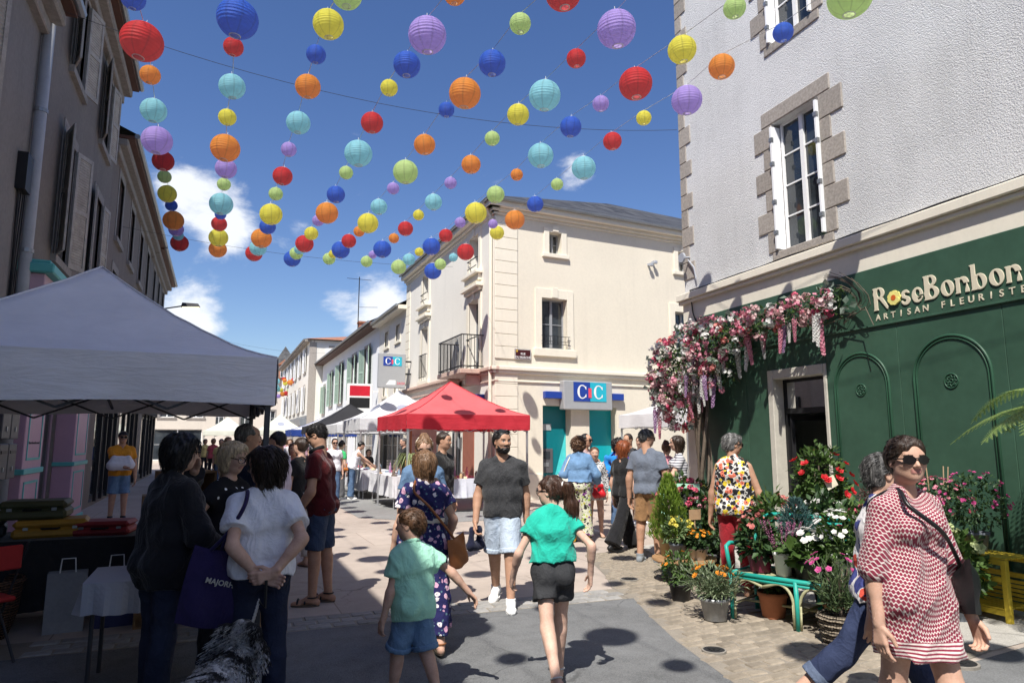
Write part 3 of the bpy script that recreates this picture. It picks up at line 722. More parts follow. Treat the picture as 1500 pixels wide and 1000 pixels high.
S3 = Frame((7.06, 33.1), (0, 1), (-1, 0))
SGN = Frame((7.06, 33.0), (-1, 0), (0, -1))
sg_ = empty('hanging_sign', (0, 0, 0), 0, 'square red and black bank sign on a white board beside the white house', 'sign')
m = SGN.mb(); m.box((.3, .06, 2.75), (1.5, -.06, 4.35), .01); m.bar((0, 0, 3.2), (.3, 0, 3.2), .05); m.bar((0, 0, 4.0), (.3, 0, 4.0), .05); m.build('board', m_wframe, sg_)
m = SGN.mb(); m.box((.42, .061, 3.76), (1.38, .07, 4.25)); m.build('red_field', M('sign_red', (.55, .01, .03), .5), sg_)
m = SGN.mb(); m.box((.42, .061, 3.2), (1.38, .07, 3.68)); m.build('black_field', m_blk, sg_)
m = SGN.mb(); m.box((.42, .071, 3.68), (1.38, .075, 3.76)); m.build('white_bar', m_wframe, sg_)
house('house', 'long white house with pale green shutters and brown eaves', S3, 19.8, 7.4, m_white, [(2.2, 3.5, 4.0, 6.5), (6.1, 7.3, 4.0, 6.5), (10.6, 11.8, 4.0, 6.5), (14.6, 15.6, 4.0, 6.3), (18.1, 19.0, 3.6, 5.6), (1.0, 6.0, .2, 2.6), (8, 13, .2, 2.6), (14.5, 19, .2, 2.6)], m_slate, m_stone, shut=(m_shut_g, 14), emat=m_fascia, eave=.55)
S4 = Frame((6.05, 53.0), (0, 1), (-1, 0))
r4 = house('house', 'tall stone trimmed house with white shutters further down the street', S4, 24, 9.2, m_creamL, [(u, u + 1.0, z, z + 1.9) for u in (2, 5.5, 9, 12.5, 16, 19.5) for z in (3.9, 6.9)] + [(1, 22, .3, 2.6)], m_tile, m_stone, shut=(m_shut_w, 8), hip0=True, depth=11, side=m_creamL, ridge=1.3)
SE = Frame((6.05, 53.0), (1, 0), (0, -1))
for (a, c) in ((1.6, 6.7), (1.4, 3.9), (5.0, 6.7)):
 q = SE.mb(); q.box((a - .2, .02, c - .15), (a + 1.2, .04, c + 2.1)); q.build('window_surround', m_stone, r4)
 f = window(SE, r4, a, a + 1.0, c, c + 1.9, .03, 2, 3, panes=False)
 q = SE.mb(); q.box((a - .45, .045, c), (a - .02, .08, c + 1.9)); q.build('shutter', m_shut_w, r4)
q = SE.mb(); q.box((-.02, .03, 0), (.5, -.02, 9)); q.build('corner_stone', m_stone, r4)
q = S4.mb(); q.box((0, .5, 2.75), (24, 0, 3.3), .02); q.box((0, .12, 3.32), (24, 0, 3.5)); q.build('shop_canopy', m_zinc, r4)
q = S4.mb(); q.box((5, -4.6, 9.2), (5.7, -5.2, 11.6)); q.box((4.9, -4.5, 11.6), (5.8, -5.3, 11.75)); q.build('chimney', m_tile, r4)
q = S4.mb(); q.tube([(2.5, -4, 10), (2.5, -4, 15)], .04, 5); q.bar((2.5, -3, 14.8), (2.5, -5, 14.8), .03); q.bar((2.2, -4, 12.4), (2.2, -5.5, 12.5), .03); q.tube([(3.2, -4, 11.6), (3.2, -3.9, 13.4)], .6, 10) if False else None; q.build('aerial', m_blk, r4)
# end of the street
def nyp(px, py, y):
 r = ray(px, py); t = y / r.y; return Vector((r.x * t, y, CAM_H + r.z * t))
p0 = nyp(404, 560, 92); p1 = nyp(432, 560, 92)
SX = Frame((-8.5, 92), (1, 0), (0, -1))
ex = p0.x + 8.5
rx = house('house', 'far slate roofed house with a dormer closing the street', SX, 26, 9.5, m_farst, [(u, u + 1.1, z, z + 1.8) for u in (2, 5, 8, 11, 14, 17, 20, 23) for z in (3.6, 6.6)], m_slate, m_stonedk, ridge=2.5, depth=12)
q = SX.mb(); cx = (p0.x + p1.x) / 2 + 8.5
q.mesh([(cx - 2.6, .6, 9.5), (cx + 2.6, .6, 9.5), (cx + 2.6, -5, 9.5), (cx - 2.6, -5, 9.5), (cx, -2.2, 14.0)], [(0, 1, 4), (1, 2, 4), (2, 3, 4), (3, 0, 4)]); q.build('pyramid_roof', m_slate, rx)
q = SX.mb(); q.box((cx - .9, .9, 9.4), (cx + .3, 0, 11.2), .03); q.mesh([(cx - 1.1, 1.0, 11.2), (cx + .5, 1.0, 11.2), (cx - .3, 1.0, 11.9), (cx - 1.1, 0, 11.2), (cx + .5, 0, 11.2), (cx - .3, 0, 11.9)], [(0, 1, 2), (0, 2, 5, 3), (1, 4, 5, 2), (0, 3, 4, 1)]); q.build('dormer', m_tile, rx)
window(SX, rx, cx - .75, cx + .15, 9.6, 10.9, .92, 2, 2, panes=False)
SLF = Frame((-9.5, 58), (1, 0), (0, -1))
house('house', 'sunlit pale house seen under the grey tent roof', SLF, 9.3, 8.2, m_farst, [(u, u + 1.0, z, z + 1.7) for u in (1, 3.2, 5.4, 7.4) for z in (3.4, 6.2)] + [(1, 4, .2, 2.5), (5, 8.4, .2, 2.5)], m_slate, m_stonedk, depth=10, ridge=.9)
# ---------------------------------------------------------------- left side of the street (in its own shade)
LF = Frame((-2.9, 0), (0, 1), (1, 0))
def left_house(label, u0, u1, H, wmat, ops, proud=0.0, shut=True, seed=0, rows=3, arched=()):
 root = empty('old_house', (0, 0, 0), 0, label, 'building'); r = random.Random(seed)
 wall(LF, u0, u1, 0, H, ops, .3, 'wall', wmat, root, w=proud)
 m = LF.mb(); m.box((u0, -.36, 0), (u1, -9, H)); m.build('building_body', m_old2, root)
 m = LF.mb(); m.box((u0 - .02, -.2, H - .5), (u1 + .02, .12 + proud, H - .3), .02); m.box((u0 - .02, -.2, H - .298), (u1 + .02, .3 + proud, H - .1), .03); m.build('cornice', m_stonedk, root)
 m = LF.mb(); m.box((u0 - .02, -.2, H - .098), (u1 + .02, .45 + proud, H), .01); m.build('eaves', m_fascia, root)
 m = LF.mb(); m.tube([(u0 - .02, .50 + proud, H + .0), (u1 + .02, .50 + proud, H + .0)], .07, 8); m.build('gutter', m_zinc, root)
 m = LF.mb(); m.face([(u0, .5 + proud, H + .06), (u1, .5 + proud, H + .06), (u1, -4.5, H + 2.2), (u0, -4.5, H + 2.2)]); m.face([(u0, -4.5, H + 2.2), (u1, -4.5, H + 2.2), (u1, -9.2, H), (u0, -9.2, H)]); m.build('roof', m_slate, root)
 for i, (a, b, c, d) in enumerate(ops):
  if c < 2.6: continue
  window(LF, root, a, b, c, d, -.24 + proud, 2, rows, m_gframe, panes=False)
  q = LF.mb(); q.box((a - .16, .02 + proud, c - .02), (a, -.05, d + .2)); q.box((b, .02 + proud, c - .02), (b + .16, -.05, d + .2)); q.box((a, .02 + proud, d), (b, -.05, d + .2)); q.box((a - .2, .09 + proud, c - .16), (b + .2, -.05, c - .022)); q.build('window_surround', m_stonedk, root)
  if shut:
   for s, uu in ((-1, a), (1, b)): shutter(LF, root, uu, .03 + proud, c, d, (b - a) / 2, R(r.uniform(6, 24)), m_shut_o, side=s)
 return root
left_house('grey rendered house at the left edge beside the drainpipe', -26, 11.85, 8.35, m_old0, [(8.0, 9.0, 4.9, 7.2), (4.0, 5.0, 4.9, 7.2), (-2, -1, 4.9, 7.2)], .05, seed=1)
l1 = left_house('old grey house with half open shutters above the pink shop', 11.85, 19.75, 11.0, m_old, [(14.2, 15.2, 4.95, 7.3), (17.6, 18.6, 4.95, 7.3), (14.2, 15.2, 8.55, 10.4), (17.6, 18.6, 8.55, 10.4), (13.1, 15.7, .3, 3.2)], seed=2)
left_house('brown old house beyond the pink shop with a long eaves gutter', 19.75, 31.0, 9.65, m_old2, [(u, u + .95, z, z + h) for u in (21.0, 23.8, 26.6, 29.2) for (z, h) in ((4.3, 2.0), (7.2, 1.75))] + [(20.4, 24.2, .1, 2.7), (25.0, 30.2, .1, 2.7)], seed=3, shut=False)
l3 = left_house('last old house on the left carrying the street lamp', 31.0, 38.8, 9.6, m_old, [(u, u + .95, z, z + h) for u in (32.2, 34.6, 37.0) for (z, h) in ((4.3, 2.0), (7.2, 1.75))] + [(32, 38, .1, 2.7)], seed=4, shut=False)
m = MB(); m.box((-11.9, 38.6, 0), (-2.95, 38.78, 9.5)); m.build('end_wall', m_old2, l3)
for (a, b) in ((20.4, 24.2), (25.0, 30.2), (32, 38)):
 root = empty('glazed_shop', (0, 0, 0), 0, {20.4: 'dark glazed shop front just beyond the pink shop', 25.0: 'second dark shop front on the shaded side', 32: 'third dark shop front on the shaded side'}[a], 'shop front')
 window(LF, root, a, b, .1, 2.7, -.2, 2, 1, m_blk, bar=.09)
 m = LF.mb(); m.box((a - .1, .12, 2.75), (b + .1, .0, 3.25), .01); m.build('fascia', m_dark, root)
 for k in range(4):
  u = a + (b - a) * (k + .5) / 4; m = LF.mb(); m.box((u - .04, .1, .1), (u + .04, .02, 2.74)); m.build('mullion', m_blk, root)
# drainpipe
dp = empty('drainpipe', (-2.76, 11.86, 0), 0, 'grey zinc drainpipe between the two old houses', 'drainpipe')
m = MB(); m.tube([(0, 0, .1), (0, 0, 10.9)], .085, 12); m.build('pipe', m_pvcpipe, dp, True)
for z in (2.2, 4.4, 6.6, 8.8):
 m = MB(); m.tube([(0, 0, z), (0, 0, z + .06)], .1, 12); m.box((-.12, -.03, z + .01), (0, .03, z + .05)); m.build('collar', m_zinc, dp)
# cable bundle
m = MB(); r = random.Random(5)
for k in range(5):
 m.tube([(-2.83 + .01 * k, 11.45 + .03 * k + .05 * math.sin(z * 2 + k), z) for z in np.linspace(2.5, 5.3, 16)], .012, 5)
m.box((-2.9, 11.3, 5.2), (-2.72, 11.6, 5.75)); tag(m.build('cable_bundle', m_blk), 'black cables and junction box on the wall beside the drainpipe', 'cables')
# wall street lamp
sl = empty('street_lamp', (-2.9, 38.5, 0), 0, 'lit street lamp on the wall of the last old house on the left', 'street lamp')
m = MB(); m.bar((0, 0, 8.3), (1.0, 0, 8.55), .06); m.build('arm', m_blk, sl)
m = MB(); m.mesh([(.8, -.16, 8.46), (1.7, -.16, 8.52), (1.7, .16, 8.52), (.8, .16, 8.46), (.85, -.1, 8.68), (1.6, -.1, 8.68), (1.6, .1, 8.68), (.85, .1, 8.68)], [(4, 5, 6, 7), (0, 1, 5, 4), (1, 2, 6, 5), (2, 3, 7, 6), (3, 0, 4, 7)]); m.build('head', m_blk, sl)
t = NT('lamp_glow'); t.P(Base_Color=(1, .9, .7, 1), Emission_Color=(1, .82, .5, 1), Emission_Strength=1.5)
m = MB(); m.mesh([(.85, -.14, 8.45), (1.66, -.14, 8.50), (1.66, .14, 8.50), (.85, .14, 8.45)], [(0, 3, 2, 1)]); m.build('lens', t.m, sl)
# pink shop front
def pink():
 root = empty('pink_shop', (0, 0, 0), 0, 'pink painted shop front with turquoise mouldings on the shaded side', 'shop front')
 m_p = M('paint_pink', (.46, .28, .36), .55, .06, 3, .05); m_pd = M('paint_pink_pale', (.50, .33, .40), .55, .05, 3, .05); m_tq = M('paint_turquoise', (.10, .42, .40), .5, .06, 3, .05)
 def pil(u0, u1, w=.34):
  q = LF.mb(); q.box((u0, .0, 0), (u1, w, 3.35), .01); p = q.build('pilaster', m_p, root)
  q = LF.mb(); q.box((u0 - .03, .0, 1.16), (u1 + .03, w + .035, 1.24), .008); q.build('moulding', m_tq, p); q = LF.mb(); q.box((u0 - .03, 0, .0), (u1 + .03, w + .03, .16), .008); q.build('base_moulding', m_tq, p)
  for (z0, z1) in ((.28, 1.05), (1.36, 3.1)):
   a, b = u0 + .16, u1 - .16
   q = LF.mb(); q.box((a, w, z0), (b, w + .012, z0 + .035)); q.box((a, w, z1 - .035), (b, w + .012, z1)); q.box((a, w, z0 + .035), (a + .035, w + .012, z1 - .035)); q.box((b - .035, w, z0 + .035), (b, w + .012, z1 - .035)); q.build('panel_moulding', m_tq, p)
  return p
 p = pil(11.95, 13.1); p2 = pil(15.75, 17.2)
 m_txt = M('print_dark', (.05, .04, .06), .6)
 for i, (z, s, sz) in enumerate(((2.75, 'Mode', .15), (2.45, 'Enfant', .11), (2.25, 'Bébé', .11), (1.6, 'Ouvert du mardi au samedi', .06))): text_on(LF, s, 12.52, z, .343, sz, m_txt, p, .002, align='CENTER')
 q = LF.mb(); q.box((11.9, 0, 3.36), (17.3, .40, 4.12), .012); fa = q.build('fascia', m_pd, root)
 q = LF.mb(); q.box((11.82, 0, 4.122), (17.38, .52, 4.27), .02); q.box((11.86, 0, 4.272), (17.34, .46, 4.32), .01); q.build('cornice', m_tq, root)
 q = LF.mb()
 for (a, b, c, d) in ((12.3, 16.9, 3.45, 3.48), (12.3, 16.9, 4.0, 4.03), (12.3, 12.33, 3.48, 4.0), (16.87, 16.9, 3.48, 4.0)): q.box((a, .40, c), (b, .412, d))
 q.build('panel_moulding', m_tq, fa)
 window(LF, root, 13.1, 15.75, .3, 3.3, -.1, 2, 1, m_pd, bar=.07)
 q = LF.mb(); q.box((13.1, .0, 0), (15.75, .12, .3)); q.build('stall_riser', m_p, root)
 q = LF.mb(); q.tube([(13.9, -.2, 1.1), (13.9, -.2, 2.4)], .16, 10) if False else q.mesh([(13.7, .02, .9), (14.2, .02, .9), (14.1, .02, 2.2), (13.85, .02, 2.2), (13.7, .10, .9), (14.2, .10, .9), (14.1, .10, 2.2), (13.85, .10, 2.2)], [(0, 1, 2, 3), (4, 5, 6, 7), (0, 1, 5, 4), (1, 2, 6, 5), (2, 3, 7, 6), (3, 0, 4, 7)]); q.build('window_dress', M('dress_yellow', (.5, .52, .08), .8), root)
pink()
# letter boxes at the left edge
for i in range(6):
 b = empty('letter_box', (-2.85, 10.55 + (i % 2) * .42, 1.15 + (i // 2) * .52), 0, f'dark letter box on the left wall, {["bottom", "middle", "top"][i // 2]} row {["near", "far"][i % 2]} side', 'letter box', 'letter boxes')
 m = MB(); m.box((0, 0, 0), (.34, .38, .46), .01); m.build('box', M('letterbox_grey', (.06, .06, .065), .5), b)
 m = MB(); m.box((.342, .05, .33), (.35, .33, .37)); m.build('slot', m_blk, b)
 m = MB(); m.box((.342, .17, .1), (.352, .21, .16)); m.build('lock', m_zinc, b)
# ================================================================== figures: smooth implicit bodies, meshed with surface nets
def V3(*a): return np.array(a if len(a) == 3 else a[0], dtype=np.float64)
def nrmz(v): v = np.asarray(v, float); return v / (np.linalg.norm(v) + 1e-12)
class SDF:
 def __init__(s, lo, hi, res):
  s.ax = [np.arange(lo[i] - 2 * res, hi[i] + 2.5 * res, res, dtype=np.float32) for i in range(3)]
  s.F = np.full([len(a) for a in s.ax], .25, np.float32); s.res = res
 def rng(s, lo, hi):
  sl = []
  for i in range(3):
   a = s.ax[i]; i0 = int(np.searchsorted(a, lo[i])); i1 = int(np.searchsorted(a, hi[i], side='right'))
   if i1 - i0 < 1: return None
   sl.append(slice(i0, i1))
  return tuple(sl)
 def grid(s, sl): return np.meshgrid(s.ax[0][sl[0]], s.ax[1][sl[1]], s.ax[2][sl[2]], indexing='ij', sparse=True)
 def op(s, prim, k=.02, mode='u'):
  fn, lo, hi = prim; m = max(k, .0) + .03 + 2 * s.res
  sl = s.rng(lo - m, hi + m)
  if sl is None: return
  d = fn(*s.grid(sl)).astype(np.float32); A = s.F[sl]
  if mode == 'u':
   h = np.clip(.5 + .5 * (A - d) / max(k, 1e-6), 0, 1); s.F[sl] = A + (d - A) * h - k * h * (1 - h)
  else:
   d = -d; h = np.clip(.5 + .5 * (d - A) / max(k, 1e-6), 0, 1); s.F[sl] = A + (d - A) * h + k * h * (1 - h)
 def cut(s, p, n):
  """keep the side the normal points away from"""
  X, Y, Z = np.meshgrid(*s.ax, indexing='ij', sparse=True); n = nrmz(n)
  s.F = np.maximum(s.F, ((X - p[0]) * n[0] + (Y - p[1]) * n[1] + (Z - p[2]) * n[2]).astype(np.float32))
 def folds(s, amp, f=14.0, seed=0, stretch=(1, 1, .5)):
  if amp <= 0: return
  X, Y, Z = np.meshgrid(*s.ax, indexing='ij', sparse=True); r = random.Random(seed); ph = [r.uniform(0, 6.28) for _ in range(8)]
  X = X * stretch[0]; Y = Y * stretch[1]; Z = Z * stretch[2]
  rg = lambda v: (1 - np.abs(np.sin(v))) ** 1.4
  a = rg(1.25 * f * (X * .8 + Z * .9) + 1.7 * np.sin(f * .7 * (Z - Y) + ph[0]) + ph[1]) + rg(1.1 * f * (Y + X * .5 - Z * .7) + 1.9 * np.sin(f * .6 * Z + ph[2] + X * 5) + ph[3])
  b = np.sin(f * 2.6 * Z + 2.2 * np.sin(f * .5 * (X + Y) + ph[4]) + ph[5]) * .35 + np.sin(f * 3.1 * (X - Z * .6) + 1.5 * np.sin(f * .6 * Y + ph[6]) + ph[7]) * .3
  s.F = s.F - (amp * (.85 * a + .5 * b)).astype(np.float32)
 def mesh(s):
  F = s.F; S = F < 0
  c = np.zeros(tuple(n - 1 for n in F.shape), np.uint8)
  for i in (0, 1):
   for j in (0, 1):
    for k in (0, 1): c += S[i:F.shape[0] - 1 + i, j:F.shape[1] - 1 + j, k:F.shape[2] - 1 + k]
  act = (c > 0) & (c < 8); idx = np.full(act.shape, -1, np.int64); I = np.argwhere(act)
  if len(I) == 0: return np.zeros((0, 3)), np.zeros((0, 4), int)
  idx[act] = np.arange(len(I)); pos = np.zeros((len(I), 3)); cnt = np.zeros(len(I))
  for ax in range(3):
   o = [0, 0, 0]; o[ax] = 1; others = [a for a in range(3) if a != ax]
   for p in (0, 1):
    for q in (0, 1):
     b = [0, 0, 0]; b[others[0]] = p; b[others[1]] = q
     i0 = I + b; i1 = i0 + o
     f0 = F[i0[:, 0], i0[:, 1], i0[:, 2]]; f1 = F[i1[:, 0], i1[:, 1], i1[:, 2]]
     m = (f0 < 0) != (f1 < 0)
     t = np.where(m, f0 / np.where(m, f0 - f1, 1), 0)
     P = np.array(b)[None, :].repeat(len(I), 0).astype(float); P[:, ax] += t
     pos[m] += P[m]; cnt[m] += 1
  pos = pos / np.maximum(cnt, 1)[:, None] + I
  W = np.stack([np.interp(pos[:, i], np.arange(len(s.ax[i])), s.ax[i]) for i in range(3)], 1)
  quads = []
  n0, n1, n2 = F.shape
  for ax in range(3):
   sl0 = [slice(None)] * 3; sl1 = [slice(None)] * 3; sl0[ax] = slice(0, -1); sl1[ax] = slice(1, None)
   for o in range(3):
    if o != ax: sl0[o] = slice(1, -1); sl1[o] = slice(1, -1)
   A = S[tuple(sl0)]; B = S[tuple(sl1)]; E = np.argwhere(A != B)
   if len(E) == 0: continue
   ins = A[E[:, 0], E[:, 1], E[:, 2]]
   base = E.copy()
   for o in range(3):
    if o != ax: base[:, o] += 1
   u, v = [(1, 2), (2, 0), (0, 1)][ax]
   def cell(du, dv):
    q = base.copy(); q[:, u] -= du; q[:, v] -= dv; return idx[q[:, 0], q[:, 1], q[:, 2]]
   Q = np.stack([cell(1, 1), cell(0, 1), cell(0, 0), cell(1, 0)], 1); Q[~ins] = Q[~ins][:, ::-1]; quads.append(Q)
  return W, np.concatenate(quads)
def rc(a, b, r1, r2, flat=None):
 a = V3(a); b = V3(b); ab = b - a; L2 = float(ab @ ab) + 1e-9; rm = max(r1, r2)
 def fn(X, Y, Z):
  t = np.clip(((X - a[0]) * ab[0] + (Y - a[1]) * ab[1] + (Z - a[2]) * ab[2]) / L2, 0, 1)
  dx = X - a[0] - ab[0] * t; dy = Y - a[1] - ab[1] * t; dz = Z - a[2] - ab[2] * t
  if flat is not None:
   n, f = flat; q = (dx * n[0] + dy * n[1] + dz * n[2]) * (1 / f - 1); dx = dx + n[0] * q; dy = dy + n[1] * q; dz = dz + n[2] * q
  return (np.sqrt(dx * dx + dy * dy + dz * dz) - (r1 + (r2 - r1) * t)) * (1 if flat is None else min(1, flat[1] + .15))
 return fn, np.minimum(a, b) - rm, np.maximum(a, b) + rm
def el(c, r, M3=None):
 c = V3(c); r = V3(r); M3 = np.eye(3) if M3 is None else np.asarray(M3); rm = float(max(r))
 def fn(X, Y, Z):
  x = X - c[0]; y = Y - c[1]; z = Z - c[2]
  q = [(M3[0, i] * x + M3[1, i] * y + M3[2, i] * z) / r[i] for i in range(3)]
  n = np.sqrt(q[0] ** 2 + q[1] ** 2 + q[2] ** 2) + 1e-6
  g = np.sqrt((q[0] / r[0]) ** 2 + (q[1] / r[1]) ** 2 + (q[2] / r[2]) ** 2) + 1e-6
  return n * (n - 1) / g
 return fn, c - rm, c + rm
def planecut(prim, p, n):
 fn, lo, hi = prim; n = nrmz(n); p = V3(p)
 return (lambda X, Y, Z: np.maximum(fn(X, Y, Z), (X - p[0]) * n[0] + (Y - p[1]) * n[1] + (Z - p[2]) * n[2])), lo, hi
def mesh_obj(name, chunks, mat, parent, cols=None, smooth=True):
 vs = []; fs = []; n = 0; cc = []
 for i, (W, Q) in enumerate(chunks):
  vs.append(W); fs.append(Q + n); n += len(W)
 if not vs: return None
 Vt = np.concatenate(vs); Qd = np.concatenate(fs)
 me = bpy.data.meshes.new(name); me.vertices.add(len(Vt)); me.vertices.foreach_set('co', Vt.astype(np.float32).ravel())
 me.loops.add(len(Qd) * 4); me.loops.foreach_set('vertex_index', Qd.astype(np.int32).ravel())
 me.polygons.add(len(Qd)); me.polygons.foreach_set('loop_start', np.arange(0, len(Qd) * 4, 4, dtype=np.int32))
 me.update(calc_edges=True); me.validate()
 if cols is not None:
  at = me.color_attributes.new('tone', 'FLOAT_COLOR', 'POINT'); at.data.foreach_set('color', np.concatenate(cols).astype(np.float32).ravel())
 return link(name, me, mat, parent, smooth)
def relax(W, Q, it=1, lam=.5):
 for _ in range(it):
  acc = np.zeros_like(W); cn = np.zeros(len(W))
  for a, b in ((0, 1), (1, 2), (2, 3), (3, 0)):
   np.add.at(acc, Q[:, a], W[Q[:, b]]); np.add.at(acc, Q[:, b], W[Q[:, a]]); np.add.at(cn, Q[:, a], 1); np.add.at(cn, Q[:, b], 1)
  W = W + lam * (acc / np.maximum(cn, 1)[:, None] - W)
 return W
# ---------------------------------------------------------------- cloth, skin, hair materials
def skin_mat(name, col):
 if name in _mc: return _mc[name]
 t = NT(name); v = t.coord('Object')
 at = t.n('ShaderNodeAttribute', attribute_name='tone')
 base = t.ramp(t.math('ADD', t.math('MULTIPLY', t.noise(v, 14, 5, .65), .7), t.math('MULTIPLY', t.noise(v, 90, 3), .3)), [(.3, (col[0] * .82, col[1] * .74, col[2] * .70)), (.7, tuple(min(1, c * 1.12) for c in col))])
 c = t.mixc(at.outputs['Alpha'], base, at.outputs['Color'])
 t.P(Base_Color=c, Roughness=.58, Specular_IOR_Level=.3, Subsurface_Weight=.08, Subsurface_Radius=(.012, .005, .003), Subsurface_Scale=1.0)
 t.bump(t.noise(v, 160, 3), .12, .002); _mc[name] = t.m; return t.m
def hair_mat(name, col, col2=None):
 if name in _mc: return _mc[name]
 t = NT(name); v = t.coord('Object', (95, 95, 9)); n = t.noise(v, 1.0, 4, .65, .8)
 col2 = col2 or tuple(min(1, c * 2.1 + .01) for c in col)
 t.P(Base_Color=t.ramp(n, [(.3, tuple(c * .55 for c in col)), (.5, col), (.72, col2)]), Roughness=.42, Specular_IOR_Level=.45, Anisotropic=.5)
 t.bump(n, .75, .007); _mc[name] = t.m; return t.m
def crease(t, v, k=1.0):
 n = t.noise(t.n('ShaderNodeMapping', {'Vector': v, 'Scale': (1, 1, .62), 'Rotation': (.3, .25, 0)}).outputs[0], 8.5, 2, .45, 1.1); rg = t.math('POWER', t.math('SUBTRACT', 1.0, t.math('ABSOLUTE', t.math('SUBTRACT', t.math('MULTIPLY', n, 2.0), 1.0))), 5.0)
 n2 = t.noise(v, 17, 3, .5, 1.0); r2 = t.math('POWER', t.math('SUBTRACT', 1.0, t.math('ABSOLUTE', t.math('SUBTRACT', t.math('MULTIPLY', n2, 2.0), 1.0))), 5.0)
 t.bump(t.math('ADD', t.math('ADD', t.math('MULTIPLY', rg, 2.4 * k), t.math('MULTIPLY', r2, 1.0 * k)), t.math('MULTIPLY', t.noise(v, 420, 2), .12)), .30, .008)
def cloth(name, col, var=.10, weave=420, rough=.9, heather=0.0, col2=None):
 if name in _mc: return _mc[name]
 t = NT(name); v = t.coord('Object')
 n = t.noise(v, 9, 4, .6)
 c = t.ramp(n, [(.3, tuple(q * (1 - var) for q in col)), (.7, tuple(min(1, q * (1 + var)) for q in col))])
 if heather:
  h = t.noise(t.coord('Object', (60, 60, 260)), 1.4, 3, .7); c = t.mixc(t.maprange(h, .45, .66, 0, heather), c, col2 or tuple(min(1, q * 3 + .03) for q in col))
 t.P(Base_Color=c, Roughness=rough, Specular_IOR_Level=.18, Sheen_Weight=.15)
 crease(t, v); _mc[name] = t.m; return t.m
def denim(name, col, wash=.5):
 if name in _mc: return _mc[name]
 t = NT(name); v = t.coord('Object'); n = t.noise(v, 5, 5, .65); f = t.noise(t.coord('Object', (300, 300, 90)), 1.0, 2)
 c = t.ramp(t.math('ADD', t.math('MULTIPLY', n, .75), t.math('MULTIPLY', f, .25)), [(.3, tuple(q * (1 - wash * .5) for q in col)), (.68, tuple(min(1, q * (1 + wash) + .02 * wash) for q in col))])
 t.P(Base_Color=c, Roughness=.85, Specular_IOR_Level=.2); crease(t, v, .8); _mc[name] = t.m; return t.m
def cyl_uv(t, r=.16):
 """wrap coordinates round the figure's own vertical axis"""
 v = t.coord('Object'); s = t.n('ShaderNodeSeparateXYZ', {'Vector': v})
 rad = t.math('SQRT', t.math('ADD', t.math('POWER', s.outputs[0], 2.0), t.math('POWER', s.outputs[1], 2.0)))
 return t.math('MULTIPLY', t.math('ARCTAN2', s.outputs[0], s.outputs[1]), r), s.outputs[2], v, rad
def diamonds(name, a, b, band=True):
 t = NT(name); u, z, v, rad = cyl_uv(t, .2)
 wob = t.math('MULTIPLY', t.noise(v, 8, 2), .012); u = t.math('ADD', u, wob); z2 = t.math('ADD', t.math('SUBTRACT', z, t.math('MULTIPLY', rad, .85)), wob)
 fu = t.math('ABSOLUTE', t.math('SUBTRACT', t.math('FRACT', t.math('MULTIPLY', u, 52.0)), .5)); row = t.math('FRACT', t.math('MULTIPLY', t.math('FLOOR', t.math('MULTIPLY', z2, 46.0)), .5))
 u2 = t.math('ADD', t.math('MULTIPLY', u, 52.0), row); fu = t.math('ABSOLUTE', t.math('SUBTRACT', t.math('FRACT', u2), .5))
 fz = t.math('ABSOLUTE', t.math('SUBTRACT', t.math('FRACT', t.math('MULTIPLY', z2, 46.0)), .5))
 d = t.math('ADD', t.math('MULTIPLY', fu, 1.15), fz)
 m = t.maprange(d, .60, .66, 1, 0); core = t.maprange(d, .12, .18, .45, 0)
 c = t.mixc(m, b, a); c = t.mixc(t.math('MULTIPLY', core, m), c, tuple(q * .35 for q in a))
 if band:
  bm = t.math('MULTIPLY', t.maprange(z, .62, .625, 0, 1), t.maprange(z, .71, .715, 1, 0))
  st = t.maprange(t.math('FRACT', t.math('MULTIPLY', z, 60.0)), .45, .55, 0, 1); c = t.mixc(bm, c, t.mixc(st, b, a))
 t.P(Base_Color=c, Roughness=.85, Specular_IOR_Level=.2, Sheen_Weight=.15); crease(t, v); return t.m
def floral(name, base, petals, leaf=None, scale=17.0, size=.42, rnd_=1.0):
 t = NT(name); v = t.coord('Object'); vv = t.n('ShaderNodeVectorMath', {0: v, 1: t.n('ShaderNodeTexNoise', {'Vector': v, 'Scale': 14.0}).outputs['Color']}, operation='MULTIPLY_ADD'); vv.inputs[1].default_value = (1, 1, 1)
 nz_ = t.n('ShaderNodeTexNoise', {'Vector': v, 'Scale': 26.0, 'Detail': 2.0})
 off = t.n('ShaderNodeVectorMath', {0: nz_.outputs['Color'], 1: (.03, .03, .03)}, operation='MULTIPLY'); w = t.n('ShaderNodeVectorMath', {0: v, 1: off.outputs[0]}, operation='ADD').outputs[0]
 vo = t.n('ShaderNodeTexVoronoi', {'Vector': w, 'Scale': scale, 'Randomness': rnd_}); rn = t.n('ShaderNodeSeparateColor', {'Color': vo.outputs['Color']})
 stops = [(i / len(petals), p) for i, p in enumerate(petals)]
 pc = t.ramp(rn.outputs[0], stops, 'CONSTANT'); thr = t.maprange(rn.outputs[1], 0, 1, size * .45, size)
 m = t.math('LESS_THAN', vo.outputs['Distance'], thr); c = t.mixc(m, base, pc)
 cen = t.math('LESS_THAN', vo.outputs['Distance'], t.math('MULTIPLY', thr, .3)); c = t.mixc(cen, c, tuple(q * .5 for q in petals[-1]))
 if leaf:
  v2 = t.n('ShaderNodeTexVoronoi', {'Vector': w, 'Scale': scale * 1.7}); c = t.mixc(t.math('MULTIPLY', t.math('LESS_THAN', v2.outputs['Distance'], .25), t.math('SUBTRACT', 1.0, m)), c, leaf)
 t.P(Base_Color=c, Roughness=.88, Specular_IOR_Level=.18); crease(t, v); return t.m
